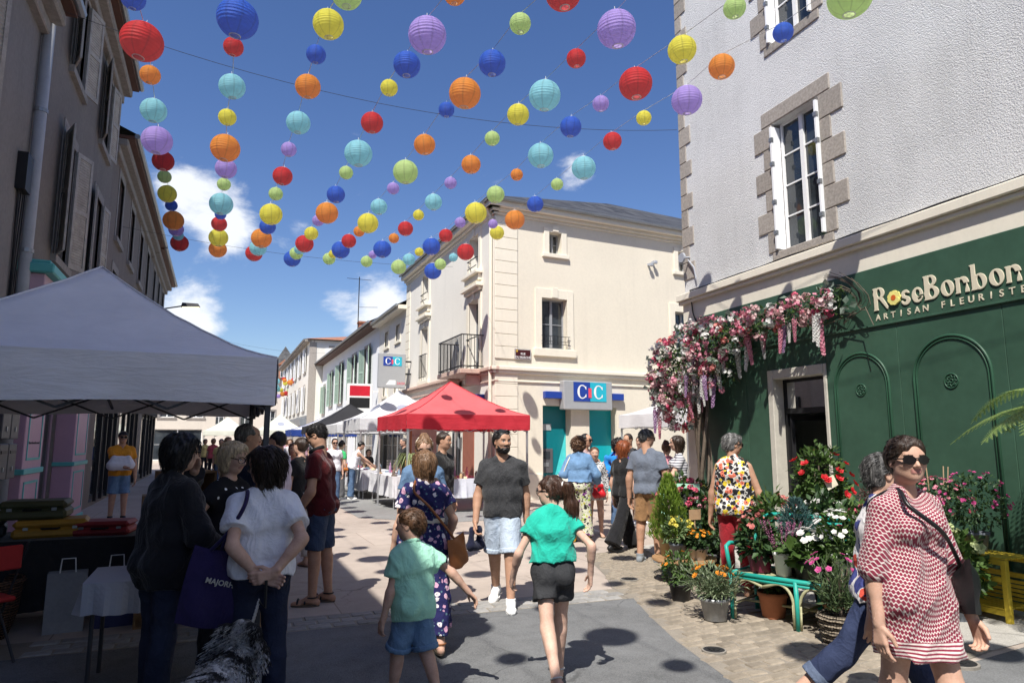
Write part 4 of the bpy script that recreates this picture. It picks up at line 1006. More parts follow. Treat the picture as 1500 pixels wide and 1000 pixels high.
def stripes(name, a, b, f=28.0, w=.35):
 t = NT(name); v = t.coord('Object'); s = t.n('ShaderNodeSeparateXYZ', {'Vector': v}); k = t.math('LESS_THAN', t.math('FRACT', t.math('MULTIPLY', s.outputs[2], f)), w)
 t.P(Base_Color=t.mixc(k, a, b), Roughness=.9, Specular_IOR_Level=.15); t.bump(t.noise(v, 26, 4), .3, .006); return t.m
def dots(name, a, b, scale=16.0, r=.2):
 t = NT(name); v = t.coord('Object'); vo = t.n('ShaderNodeTexVoronoi', {'Vector': v, 'Scale': scale, 'Randomness': .25}); t.P(Base_Color=t.mixc(t.math('LESS_THAN', vo.outputs['Distance'], r), a, b), Roughness=.9, Specular_IOR_Level=.15); t.bump(t.noise(v, 26, 4), .3, .006); return t.m
SKIN = {'a': skin_mat('skin_fair', (.56, .36, .27)), 'b': skin_mat('skin_tan', (.47, .28, .19)), 'c': skin_mat('skin_pale', (.62, .42, .33))}
HAIR = {'black': hair_mat('hair_black', (.012, .010, .009)), 'dark': hair_mat('hair_dark_brown', (.028, .016, .010)), 'brown': hair_mat('hair_brown', (.085, .042, .020)), 'auburn': hair_mat('hair_auburn', (.07, .030, .016)), 'light': hair_mat('hair_light_brown', (.17, .095, .050)), 'blond': hair_mat('hair_blond', (.40, .30, .18)), 'grey': hair_mat('hair_grey', (.16, .155, .15), (.42, .41, .40)), 'salt': hair_mat('hair_salt_pepper', (.07, .068, .066), (.32, .31, .30)), 'red': hair_mat('hair_red', (.22, .06, .02)), 'chestnut': hair_mat('hair_chestnut', (.048, .022, .013))}
m_lens = M('sunglass_lens', (.012, .010, .010), .08, .1, 5, 0, spec=.7)
m_rubber = M('sole_rubber', (.10, .08, .06), .8); m_sneak = cloth('shoe_white', (.78, .78, .77)); m_leather_br = M('leather_brown', (.22, .085, .03), .5, .15, 8, .2)
def person(label, loc, face, H=1.72, sex='f', build=1.0, skin='a', hair=('dark', 'short'), lean=(0, 0), legs=None, arms=None, head=(0, 0), top=None, bottom=None, shoes=('sneaker', None), q=1, glasses=None, group=None, cat='person', belly=0.0, beard=None, extra=None, cap=None, seed=None, eyes=True, footz=0.0, name='person', tiptoe=0.0):
 """face: direction in degrees the figure looks (world, 0 = +x).  legs: per side (thigh pitch, knee flex, spread); arms: per side wrist target / H (right, forward, up) plus elbow hint"""
 root = empty(name, (loc[0], loc[1], footz), R(face) - math.pi / 2, label, cat, group)
 sd = seed if seed is not None else (abs(hash(label)) % 1000 if False else sum(ord(c) for c in label) % 997)
 b = build; male = sex == 'm'; kid = H < 1.45
 RB, RH, RHD = {2: (.011, .0052, .0042), 1: (.014, .007, .007), 0: (.02, .011, .012)}[q]
 RC = {2: .0085, 1: .011, 0: .016}[q]
 legs = legs or ((2, 3, 3), (-2, 3, 3)); L, Rr = 0, 1
 hipw = (.044 if male else .048) * H; Lth, Lsh = .245 * H, .245 * H
 up = nrmz((math.sin(R(lean[1])), math.sin(R(lean[0])), 1.0))
 pel = V3(0, 0, 0); J = {}
 for i, s in ((0, -1), (1, 1)):
  tp, kf, sp = legs[i]
  h = pel + V3(s * hipw, 0, -.01 * H); d1 = nrmz((s * math.sin(R(sp)), math.sin(R(tp)), -math.cos(R(tp)))); d2 = nrmz((s * math.sin(R(sp)) * .4, math.sin(R(tp - kf)), -math.cos(R(tp - kf))))
  k = h + d1 * Lth; a = k + d2 * Lsh; fp = R(min(75, max(0, kf * 1.1 - max(tp, 0) * 1.2))) if kf > 12 else 0.0
  J['hip', i], J['kn', i], J['an', i], J['fp', i] = h, k, a, fp
 lowest = min(J['an', 0][2] - math.sin(J['fp', 0]) * .07 * H, J['an', 1][2] - math.sin(J['fp', 1]) * .07 * H)
 dz = .044 * H - lowest; off = V3(0, 0, dz)
 for i in (0, 1):
  for n_ in ('hip', 'kn', 'an'): J[n_, i] = J[n_, i] + off
 pel = pel + off
 ws = pel + up * .095 * H; ch = pel + up * .195 * H; shc = pel + up * .278 * H; nb = pel + up * .300 * H
 rt = nrmz(np.cross((0, 1, 0), up)) if False else nrmz((1, 0, -up[0])); fw = nrmz(np.cross(up, rt))
 shw = (.101 if male else .088) * H * (.97 if kid else 1) * (.93 + .07 * b)
 hh = .120 + .066 * H; hd = nb + up * (.042 * H + .36 * hh) + fw * .018 * H
 cy, sy = math.cos(R(head[0])), math.sin(R(head[0])); cp, sp_ = math.cos(R(head[1])), math.sin(R(head[1]))
 hx = V3(cy, -sy, 0) * 1.0; hy0 = V3(sy, cy, 0); hy = nrmz(hy0 * cp + V3(0, 0, 1) * sp_); hz = nrmz(np.cross(hx, hy))
 HM = np.stack([hx, hy, hz], 1)
 hp = lambda x, y, z: hd + hh * (hx * x + hy * y + hz * z)
 hv = lambda x, y, z: hh * V3(x, y, z)
 l1, l2 = .172 * H, .152 * H
 arms = arms or (None, None)
 for i, s in ((0, -1), (1, 1)):
  sh = shc + rt * s * shw * .985 - up * .030 * H; J['sh', i] = sh
  a = arms[i] or ((s * .135, .02, None), (s * .5, -1, 0))
  tgt, hint = a[0], a[1]; z = tgt[2]
  w = V3(tgt[0] * H, tgt[1] * H, (z * H if z is not None else sh[2] - .315 * H)); d = w - sh; D = min(np.linalg.norm(d), (l1 + l2) * .992); d = nrmz(d); w = sh + d * D
  c_ = (l1 * l1 + D * D - l2 * l2) / (2 * l1 * D); c_ = max(-1, min(1, c_)); hn = nrmz(hint); hn = hn - d * (hn @ d); hn = nrmz(hn) if np.linalg.norm(hn) > 1e-3 else V3(0, -1, 0)
  J['el', i] = sh + d * l1 * c_ + hn * l1 * math.sqrt(1 - c_ * c_); J['wr', i] = w; J['hopt', i] = a[2] if len(a) > 2 else {}
 def torso(inf, straight=0.0, sel=None):
  D = {}; sr = (.033 if male else .030) * H * (.85 + .15 * b) + inf; bi = inf * .9
  D['sh'] = [rc(shc - rt * shw * .70 - up * .034 * H, shc + rt * shw * .70 - up * .034 * H, sr, sr)] + [rc(nb - up * .006 * H + rt * s_ * .012 * H, shc + rt * s_ * shw * .86 - up * .028 * H, .023 * H + bi, .024 * H + bi) for s_ in (-1, 1)]
  cw = (.044 if male else .034) * H * b; cr_ = (.060 if male else .055) * H * (.6 + .4 * b) + inf; D['ch'] = [rc(ch - rt * cw, ch + rt * cw, cr_, cr_)]
  ww = (.034 + .010 * straight if male else .026 + .014 * straight) * H * b; wr_ = (.055 if male else .048) * H * b + inf + straight * .004 * H; D['ws'] = [rc(ws - rt * ww, ws + rt * ww, wr_, wr_)]
  pw = (.036 if male else .044) * H * b; pr_ = (.055 if male else .056) * H * (.5 + .5 * b) + inf; D['pe'] = [rc(pel - rt * pw + up * .015 * H, pel + rt * pw + up * .015 * H, pr_, pr_)]
  D['sd'] = []
  for s_ in (-1, 1): D['sd'] += [rc(ch + rt * s_ * cw * .95, ws + rt * s_ * ww, cr_ * .985, wr_), rc(ws + rt * s_ * ww, pel + rt * s_ * pw + up * .015 * H, wr_, pr_), rc(shc + rt * s_ * shw * .62 - up * .036 * H, ch + rt * s_ * cw, sr, cr_)]
  D['bu'] = [el(pel + rt * s_ * .040 * H - fw * .030 * H * b - up * .012 * H, V3(1, 1, 1) * (.048 * H * (.5 + .5 * b) + inf)) for s_ in (-1, 1)]
  D['br'] = [el(ch + rt * s_ * .040 * H + fw * .046 * H * b + up * .010 * H, V3(1, 1, 1) * (.034 * H * b + inf)) for s_ in (-1, 1)] if not male and not kid else []
  D['be'] = [el(ws + fw * .035 * H - up * .01 * H, V3(1, 1, 1.05) * (.055 * H * b + belly + inf))] if belly else []
  D['nk'] = [rc(nb - up * .03 * H - fw * .006 * H, hp(0, -.12, -.22), .032 * H * (1.08 if male else .90) * (.9 + .1 * b) + inf * .3, .030 * H * (1.1 if male else .9))]
  return [q_ for k_ in (sel or ('sh', 'ch', 'ws', 'pe', 'sd', 'bu', 'br', 'be', 'nk')) for q_ in D[k_]]
 def armp(i, inf, f0=0.0, f1=2.0, inf1=None, cut=True):
  """arm between f0 and f1 (0 shoulder, 1 elbow, 2 wrist)"""
  sh, e_, w = J['sh', i], J['el', i], J['wr', i]; inf1 = inf if inf1 is None else inf1; pr = []
  rs, re, rw = (.0300 if male else .0265) * H * b, (.0245 if male else .0215) * H * (.8 + .2 * b), .0175 * H * (1.05 if male else .95)
  if kid: rs, re, rw = rs * .88, re * .9, rw * .95
  u1 = min(f1, 1.0); p = sh + (e_ - sh) * u1; fr_ = u1 / max(f1, 1e-3)
  q_ = rc(sh, p, rs + inf, rs + (re - rs) * u1 + inf + (inf1 - inf) * fr_)
  if f1 < 1: q_ = planecut(rc(sh, p + nrmz(e_ - sh) * .03, rs + inf, rs + (re - rs) * u1 + inf1), p, e_ - sh)
  pr.append(q_)
  if f1 > 1:
   u2 = f1 - 1; p2 = e_ + (w - e_) * u2; x = rc(e_, p2, re + inf * (1 - .0) + (inf1 - inf) * .5, re + (rw - re) * u2 + inf1)
   if cut and f1 < 2: x = planecut(rc(e_, p2 + nrmz(w - e_) * .03, re + inf + (inf1 - inf) * .5, re + (rw - re) * u2 + inf1), p2, w - e_)
   pr.append(x)
   if inf < .004: pr.append(rc(e_ + (w - e_) * .12, e_ + (w - e_) * .42, re * 1.12, re * .95))
  return pr
 def legp(i, inf, f1=2.0, r_end=None, infk=None):
  h, k, a = J['hip', i], J['kn', i], J['an', i]; pr = []
  rh, rk, ra = .052 * H * b, .034 * H * (.75 + .25 * b), .0225 * H
  if kid: rh, rk, ra = rh * .9, rk * .93, ra
  infk = inf if infk is None else infk
  if f1 <= 1:
   p = h + (k - h) * f1; re = (rh + (rk - rh) * f1 + inf) if r_end is None else r_end
   pr.append(planecut(rc(h, p + nrmz(k - h) * .04, rh + inf, re), p, k - h))
  else:
   pr.append(rc(h, k, rh + inf, rk + infk)); u = f1 - 1; p = k + (a - k) * u; re = (rk + (ra - rk) * u + inf) if r_end is None else r_end
   pr.append(planecut(rc(k, p + nrmz(a - k) * .04, rk + infk, re), p, a - k) if f1 < 2 or r_end is not None else rc(k, a, rk + infk, ra + inf))
   if 1:
    bk = nrmz(np.cross(nrmz(a - k), (1, 0, 0))); bk = bk if bk[1] < 0 else -bk
    pr.append(rc(k + (a - k) * .18 + bk * .010 * H, k + (a - k) * .45 + bk * .008 * H, .030 * H * (.8 + .2 * b) + inf, .022 * H + inf))
  return pr
 foot = {}
 for i, s in ((0, -1), (1, 1)):
  a, fp = J['an', i], J['fp', i]; yaw_ = R(8) * s
  tv = V3(math.sin(yaw_) * math.cos(fp), math.cos(yaw_) * math.cos(fp), -math.sin(fp)); uv = nrmz(V3(0, 0, 1) - tv * tv[2]); foot[i] = (a, tv, uv)
 def footp(i, inf):
  a, tv, uv = foot[i]; hl = a - tv * .026 * H - uv * .024 * H; ball = a + tv * .068 * H - uv * .029 * H; toe = a + tv * .100 * H - uv * .031 * H
  return [rc(hl, a + tv * .02 * H - uv * .01 * H, .020 * H + inf, .022 * H + inf), rc(a + tv * .01 * H - uv * .008 * H, ball, .023 * H + inf, .0175 * H + inf), rc(ball + V3(.012 * H, 0, 0), toe + V3(.006 * H, 0, 0), .015 * H + inf, .0125 * H + inf), rc(ball - V3(.012 * H, 0, 0), toe - V3(.006 * H, 0, 0), .015 * H + inf, .0125 * H + inf)]
 def handp(i):
  s = (-1, 1)[i]; w, e_ = J['wr', i], J['el', i]; o = J['hopt', i]
  f = nrmz(o.get('dir', w - e_)); lat = V3(o.get('lat', (0, 1, 0))); lat = lat - f * (lat @ f); lat = nrmz(lat) if np.linalg.norm(lat) > .05 else nrmz(np.cross(f, (s, 0, 0)))
  n = nrmz(np.cross(f, lat)); n = n if (n @ V3(o.get('palm', (-s, 0, -.05)))) > 0 else -n
  c = H * (1.0 if not kid else .97); pr = []
  kn = w + f * .050 * c
  pr.append(rc(w, w + f * .012 * c, .0155 * c, .017 * c, (n, .72)))
  for j in range(4):
   la = (1.5 - j) * .0108 * c; pr.append(rc(w + f * .010 * c + lat * la * .5, kn + lat * la, .0105 * c, .0082 * c))
  curl = o.get('curl', 22)
  for j in range(4):
   p = kn + lat * (1.5 - j) * .0112 * c; ln = (.0225, .025, .0235, .0185)[j] * c; ang = R(curl * .6 + 4 * j); r0 = .0060 * c
   d = f + lat * (1.5 - j) * .05
   for seg in range(3):
    dd = nrmz(d * math.cos(ang) + n * math.sin(ang)); p2 = p + dd * ln * (1, .72, .58)[seg]; pr.append(rc(p, p2, r0 * (1 - .1 * seg), r0 * (.92 - .1 * seg))); p = p2; ang += R(curl)
  t0 = w + f * .012 * c + lat * .014 * c; t1 = t0 + nrmz(f * .65 + lat * .62 + n * .25) * .028 * c; t2 = t1 + nrmz(f * .9 + lat * .25 + n * .3) * .024 * c
  pr += [rc(t0, t1, .0095 * c, .0072 * c), rc(t1, t2, .0070 * c, .0056 * c)]
  return pr, w, f
 def headp():
  E = lambda c, r: el(hp(*c), hv(*r), HM); pr = []
  pr.append((E((0, -.06, .13), (.325, .415, .35)), .02)); pr.append((E((0, .10, -.10), (.265, .285, .34)), .05))
  pr.append((E((0, .19, -.355), (.145 if male else .12, .13, .105)), .03))
  for s in (-1, 1): pr.append((E((s * .15, .03, -.255), (.115 if male else .10, .19, .125)), .03))
  pr.append((rc(hp(-.15, .315, .075), hp(.15, .315, .075), .05 * hh, .05 * hh), .022)); pr.append((E((0, .29, .19), (.2, .09, .12)), .02))
  for s in (-1, 1): pr.append((E((s * .17, .26, -.10), (.085, .09, .08)), .02))
  return pr
 def face_details(S):
  for s in (-1, 1): S.op(el(hp(s * .135, .405, .005), hv(.082, .07, .058), HM), .010, 's')
  for s in (-1, 1): S.op(el(hp(s * .132, .315, .0), hv(.058, .052, .05), HM), .003)
  S.op(rc(hp(0, .345, .05), hp(0, .455, -.115), .030 * hh, .046 * hh), .010); S.op(rc(hp(-.045, .41, -.135), hp(.045, .41, -.135), .036 * hh, .036 * hh), .006)
  S.op(rc(hp(-.075, .352, -.215), hp(.075, .352, -.215), .024 * hh, .024 * hh), .006); S.op(rc(hp(-.06, .348, -.262), hp(.06, .348, -.262), .028 * hh, .028 * hh), .006)
  S.op(rc(hp(-.085, .40, -.238), hp(.085, .40, -.238), .012 * hh, .012 * hh), .004, 's')
  for s in (-1, 1):
   S.op(el(hp(s * .325, -.04, -.03), hv(.035, .085, .125), HM), .006); S.op(el(hp(s * .36, -.03, -.02), hv(.022, .05, .08), HM), .004, 's')
 # ---- body: one field, meshed finer at the head and the hands
 covered_leg = bottom and bottom.get('len', 1) >= 1.9
 def fill(S, hands=True):
  for p in torso(0): S.op(p, .030)
  for i in (0, 1):
   for p in legp(i, 0): S.op(p, .03)
   for p in armp(i, 0): S.op(p, .02)
   for p in footp(i, 0): S.op(p, .012)
   if hands:
    for p in handp(i)[0]: S.op(p, .004)
  for p, k in headp(): S.op(p, k)
  face_details(S)
 pts = [J[n_, i] for i in (0, 1) for n_ in ('hip', 'kn', 'an', 'sh', 'el', 'wr')] + [hd]
 ew = .10 if top and top.get('skirt') else 0; lo = np.min(pts, 0) - .16 - ew; hi = np.max(pts, 0) + .18 + ew; lo[2] = min(lo[2], -.02)
 boxes = []
 boxes.append((hd - V3(.62, .72, .62) * hh, hd + V3(.62, .72, .62) * hh, RHD, True))
 for i in (0, 1):
  pr, w, f = handp(i); c = w + f * .05 * H; r = .066 * H; boxes.append((c - r, c + r, RH, False))
 chunks = []; cols = []
 S = SDF(lo, hi, RB); fill(S, False); W, Q = S.mesh()
 W = relax(W, Q, 1, .4)
 cen = W[Q].mean(1); keep = np.ones(len(Q), bool)
 for (bl, bh, r_, hd_) in boxes: keep &= ~np.all((cen > bl + 2.0 * RB) & (cen < bh - 2.0 * RB), 1) if hd_ else np.ones(len(Q), bool)
 chunks.append((W, Q[keep])); cols.append(np.tile([0, 0, 0, 0], (len(W), 1)))
 hc = HAIR[hair[0]] if hair else None
 browc = {'black': (.012, .01, .009), 'dark': (.03, .018, .012), 'brown': (.08, .045, .025), 'auburn': (.07, .035, .02), 'light': (.14, .08, .05), 'blond': (.25, .18, .1), 'grey': (.15, .14, .13), 'salt': (.06, .055, .05), 'red': (.18, .07, .03), 'chestnut': (.05, .03, .02)}[hair[0] if hair else 'dark']
 for (bl, bh, r_, hd_) in boxes:
  S = SDF(bl, bh, r_)
  if hd_:
   for p in torso(0): S.op(p, .030)
   for p, k in headp(): S.op(p, k)
   face_details(S)
  else:
   for i in (0, 1):
    if np.all(J['wr', i] > bl - .1) and np.all(J['wr', i] < bh + .1):
     for p in armp(i, 0): S.op(p, .02)
     for p in handp(i)[0]: S.op(p, .004)
  W, Q = S.mesh()
  if len(W) == 0: continue
  W = relax(W, Q, 1, .35)
  cen = W[Q].mean(1); k = np.all((cen > bl + r_ * 1.5) & (cen < bh - r_ * 1.5), 1); col = np.zeros((len(W), 4))
  if hd_:
   l = ((W - hd) @ HM) / hh
   def paint(m, c): col[m] = (*c, 1.0)
   fr_ = l[:, 1] > .2
   lips = fr_ & (np.abs(l[:, 0]) < .115 - .25 * np.abs(l[:, 2] + .238)) & (np.abs(l[:, 2] + .238) < .048); paint(lips, (.43, .20, .17) if not male else (.38, .21, .17))
   brow = fr_ & (np.abs(np.abs(l[:, 0]) - .145) < .085) & (np.abs(l[:, 2] - .098 + .25 * (np.abs(l[:, 0]) - .145) ** 2 * 8) < (.022 if male else .015)); paint(brow, browc)
   if eyes:
    for s in (-1, 1):
     e_ = fr_ & (((l[:, 0] - s * .132) / .052) ** 2 + ((l[:, 2]) / .026) ** 2 < 1) & (l[:, 1] > .33); paint(e_, (.72, .70, .68))
     e2 = e_ & (((l[:, 0] - s * .132) ** 2 + l[:, 2] ** 2) < .024 ** 2); paint(e2, (.03, .02, .015))
     e3 = fr_ & (((l[:, 0] - s * .132) / .062) ** 2 + ((l[:, 2] - .008) / .034) ** 2 < 1) & ~e_ & (l[:, 2] > .012); paint(e3, (.05, .03, .025))
  chunks.append((W, Q[k])); cols.append(col)
 mesh_obj('body', chunks, SKIN[skin], root, cols)
 # ---- garments
 def garment(nm, setup, mat, fold=.0, ff=14, res=None, relaxn=1, box=None):
  S = SDF(lo if box is None else box[0], hi if box is None else box[1], res or RC); setup(S); S.folds(fold, ff, sd + len(nm)); W, Q = S.mesh()
  if len(W) == 0: return None
  return mesh_obj(nm, [(relax(W, Q, relaxn, .45), Q)], mat, root)
 ex = extra or {}
 if bottom:
  bk = bottom.get('kind', 'trousers'); ln = bottom.get('len', 1.93); inf = bottom.get('inf', .007)
  if bk in ('trousers', 'shorts'):
   def su(S):
    for p in torso(inf, 0, ('ws', 'pe', 'sd', 'bu', 'be')): S.op(p, .030)
    S.cut(pel + up * bottom.get('rise', .075) * H, up)
    for i in (0, 1):
     for p in legp(i, inf, ln, bottom.get('r_end'), bottom.get('infk')): S.op(p, .03)
   g = garment(bk, su, bottom['mat'], bottom.get('fold', .006), bottom.get('ff', 22))
   if bottom.get('cuff'):
    def su2(S):
     for i in (0, 1):
      pr = legp(i, inf + .008, ln + .01, (bottom['r_end'] + .009) if bottom.get('r_end') else None); h_, k_, a_ = J['hip', i], J['kn', i], J['an', i]
      d = (k_ - h_) if ln <= 1 else (a_ - k_); p = (h_ + d * (ln - .1)) if ln <= 1 else (k_ + d * (ln - 1.13))
      S.op(planecut(pr[-1] if ln <= 1 else pr[1], p, -d), .005)
    garment('cuff', su2, bottom.get('cuffmat', bottom['mat']), .002)
  else:   # skirt
   hem = bottom['hem'] * H; rw = bottom.get('rw', .085) * H * b; rh = bottom.get('rh', .13) * H
   kn = (J['kn', 0] + J['kn', 1]) / 2; hc_ = (J['an', 0] + J['an', 1]) / 2; cz = V3(kn[0] * .6, kn[1] * .6, hem)
   def su(S):
    for p in torso(inf, 0, ('ws', 'pe', 'sd', 'bu', 'be')): S.op(p, .030)
    for i in (0, 1):
     for p in legp(i, inf + .018): S.op(p, .09)
    S.op(rc(ws + V3(0, 0, -.02 * H), cz + V3(0, 0, -.05), rw, rh, ((0, 1, 0), .78)), .06)
    S.cut(V3(0, 0, hem), (0, 0, -1)); S.cut(ws + up * .02 * H, up)
   garment('skirt', su, bottom['mat'], bottom.get('fold', .012), bottom.get('ff', 20))
 if top:
  inf = top.get('inf', .012); sl = top.get('sleeve', .55); hem = top.get('hem', -.035); st_ = top.get('straight', .6)
  def su(S):
   for p in torso(inf, st_, ('sh', 'ch', 'ws', 'pe', 'sd', 'bu', 'br', 'be')): S.op(p, .030)
   if hem < 0 and not top.get('skirt'):
    for i in (0, 1):
     for p in legp(i, inf + .004, .3): S.op(p, .04)
   if top.get('skirt'):
    z0, r0, r1 = top['skirt']; kn = (J['kn', 0] + J['kn', 1]) / 2
    for i in (0, 1):
     for p in legp(i, .03)[:1 if z0 > .3 else 4]: S.op(p, .08)
    S.op(rc(ws + V3(0, 0, -.03 * H), V3(kn[0] * .5, kn[1] * .7, z0 * H - .05), r0 * H * b, r1 * H, ((0, 1, 0), .80)), .05)
    S.cut(V3(0, 0, z0 * H), (0, 0, -1))
   else: S.cut(pel + up * hem * H, -up)
   if sl > 0:
    for i in (0, 1):
     for p in armp(i, inf, 0, sl, top.get('cuff', inf + .012)): S.op(p, .024)
   nk = top.get('neck', 'crew')
   if nk == 'crew': S.op(el(nb + fw * .022 * H + up * .018 * H, V3(.048, .05, .03) * H), .004, 's')
   elif nk == 'v':
    S.op(rc(nb + fw * .03 * H + up * .03 * H, nb + fw * .085 * H - up * .062 * H, .048 * H, .008 * H), .004, 's')
   elif nk == 'wide': S.op(el(nb + fw * .02 * H + up * .012 * H, V3(.066, .06, .045) * H), .004, 's')
   elif nk == 'tank':
    S.op(el(nb + fw * .035 * H + up * .0 * H, V3(.052, .06, .07) * H), .004, 's')
    for i, s in ((0, -1), (1, 1)): S.op(rc(J['sh', i] + rt * s * .015 * H - up * .03 * H, J['sh', i] + rt * s * .03 * H + up * .05 * H, .036 * H, .036 * H), .004, 's')
   elif nk == 'sleeveless':
    S.op(el(nb + fw * .022 * H + up * .018 * H, V3(.05, .05, .03) * H), .004, 's')
    for i, s in ((0, -1), (1, 1)): S.op(rc(J['sh', i] + rt * s * .030 * H - up * .045 * H, J['sh', i] + rt * s * .035 * H + up * .05 * H, .034 * H, .034 * H), .004, 's')
  garment(top.get('name', 'shirt'), su, top['mat'], top.get('fold', .008), top.get('ff', 19))
  if top.get('collar'):
   def su(S):
    n_ = 12; rr = .041 * H
    for k in range(n_):
     a0 = 2 * math.pi * k / n_; a1 = a0 + 2 * math.pi / n_
     if abs(math.sin((a0 + a1) / 2) - 1) < .06: continue
     P = lambda a: nb + rt * rr * 1.05 * math.cos(a) + fw * (rr * math.sin(a) + .012 * H) + up * (.010 - .014 * math.sin(a)) * H
     S.op(rc(P(a0), P(a1), .011 * H, .011 * H), .01)
   garment('collar', su, top.get('collarmat', top['mat']), 0, box=(nb - .12, nb + .12), res=RC * .8)
  if top.get('belt') is not None:
   z = top['belt']
   def su(S):
    for p in torso(inf + .014, st_, ('ch', 'ws', 'pe', 'sd')): S.op(p, .03)
    S.cut(pel + up * (z + .012) * H, up); S.cut(pel + up * (z - .012) * H, -up)
   garment('belt', su, top.get('beltmat', m_creamtrim), 0)
 # ---- hair
 if hair:
  hs = hair[1]; E = lambda c, r: el(hp(*c), hv(*r), HM)
  def su(S):
   S.op(E((0, -.075, .15), (.368, .448, .392)), .01)
   if hs in ('short', 'buzz', 'pony', 'bun'):
    S.op(E((0, -.17, -.02), (.32, .33, .30)), .03)
   if hs in ('shortf',): S.op(E((0, -.15, -.03), (.345, .37, .34)), .03); S.op(E((.02, .20, .30), (.25, .16, .14)), .04)
   if hs in ('bob', 'long', 'curly', 'lob'):
    dn = {'bob': -.38, 'long': -.75, 'curly': -.32, 'lob': -.60}[hs]
    S.op(E((0, -.14, -.05), (.37, .38, .38)), .04)
    for s in (-1, 1): S.op(rc(hp(s * .27, -.04, .1), hp(s * .28, -.05, dn), .12 * hh, .10 * hh), .05)
    S.op(rc(hp(0, -.28, 0), hp(0, -.27, dn), .24 * hh, .17 * hh, (hy, .6)), .06)
    if hs == 'curly': S.op(E((0, -.16, .02), (.48, .50, .47)), .06)
    if hs in ('bob', 'lob'): S.op(E((0, .18, .33), (.25, .17, .12)), .04)
   if hs == 'pony':
    t0, t1, t2, t3 = hp(0, -.42, .22), hp(.04, -.64, .18), hp(.14, -.70, -.45), hp(.22, -.55, -1.45)
    S.op(rc(t0, t1, .07 * hh, .11 * hh), .02); S.op(rc(t1, t2, .13 * hh, .19 * hh), .04); S.op(rc(t2, t3, .19 * hh, .07 * hh), .05)
   if hs == 'bun': S.op(E((0, -.18, .52), (.17, .17, .15)), .02); S.op(E((0, -.12, .42), (.2, .2, .1)), .03)
   # open the face
   S.op(E((0, .40, -.09), (.25, .36, .33)), .02, 's')
   if hs == 'buzz': S.op(E((0, .30, .34), (.30, .24, .22)), .03, 's')
   if hs in ('short', 'shortf', 'buzz', 'pony', 'bun'):
    for s in (-1, 1): S.op(E((s * .36, .02, -.10), (.12, .13, .17)), .015, 's')
    S.op(rc(hp(-.3, .2, -.45), hp(.3, .2, -.45), .28 * hh, .28 * hh), .02, 's')
  bx = (hd + V3(-1.1, -1.25, -1.75 if hs == 'pony' else -1.05) * hh, hd + V3(1.1, 1.0, .85) * hh)
  S = SDF(bx[0], bx[1], RHD * 1.15); su(S)
  X, Y, Z = np.meshgrid(*S.ax, indexing='ij', sparse=True); am = {'curly': .020, 'shortf': .004, 'short': .003, 'buzz': .0008}.get(hs, .004)
  if hs == 'curly': S.F = S.F - (am * (np.sin(62 * X + 3 * np.sin(50 * Z)) * np.sin(66 * Y + 2 * np.sin(45 * X)) + .5 * np.sin(70 * Z + 2 * np.sin(60 * Y)))).astype(np.float32)
  else: S.F = S.F - (am * (np.sin(95 * X + 2.5 * np.sin(14 * Z) + 30 * Y) + .6 * np.sin(150 * Y + 2 * np.sin(17 * Z + 20 * X)))).astype(np.float32)
  W, Q = S.mesh(); mesh_obj('hair', [(relax(W, Q, 1, .3), Q)], hc, root)
  if q > 0 and hs != 'buzz':
   rs_ = random.Random(sd); m = MB(); ids = np.random.RandomState(sd).choice(len(W), min(len(W), 1700 if q == 2 else 500), replace=False); lg_ = {'short': .035, 'shortf': .045, 'curly': .05, 'bob': .05, 'bun': .04}.get(hs, .085)
   for i_ in ids:
    pt = W[i_]; nn_ = nrmz(pt - hd - hz * min(0, (pt - hd) @ hz) * .9); dn_ = -hz * (.9 if hs not in ('short', 'shortf') else .25) - hy * (.25 if hs not in ('short', 'shortf') else .8); dn_ = dn_ + V3(rs_.uniform(-.2, .2), rs_.uniform(-.2, .2), rs_.uniform(-.2, .2)); d_ = nrmz(dn_ - nn_ * (dn_ @ nn_) * .9); L_ = (lg_ if hs != 'pony' or (pt - hd) @ hy < -.5 * hh else .02) * rs_.uniform(.5, 1.2); sx_ = nrmz(np.cross(d_, nn_)) * .0011
    sc_ = .45 if hs in ('short', 'shortf') else .75; p1_ = pt + d_ * L_ * .5 + nn_ * rs_.uniform(.001, .006) * sc_; p2_ = pt + d_ * L_ + nn_ * rs_.uniform(-.006, .006) * sc_; m.mesh([pt - sx_, pt + sx_, p1_ + sx_, p2_, p1_ - sx_], [(0, 1, 2, 3, 4)])
   tag(m.build('hair_strands', hc, root), kind='stuff')
  if hs == 'pony':
   m = MB(); c_ = hp(0, -.49, .21); m.tube([Vector(c_ + hh * .115 * (hx * math.cos(t) + hz * math.sin(t))) for t in np.linspace(0, 2 * math.pi, 14)], .028 * hh * 1.3, 6, False); m.build('hair_tie', m_sneak, root, True)
  if hs == 'bun' and ex.get('band'):
   m = MB(); m.tube([Vector(hp(.37 * math.cos(t), -.02 - .10 * math.sin(t), .12 + .42 * math.sin(t))) for t in np.linspace(0, math.pi, 14)], .035 * hh, 6); m.build('hair_band', ex['band'], root, True)
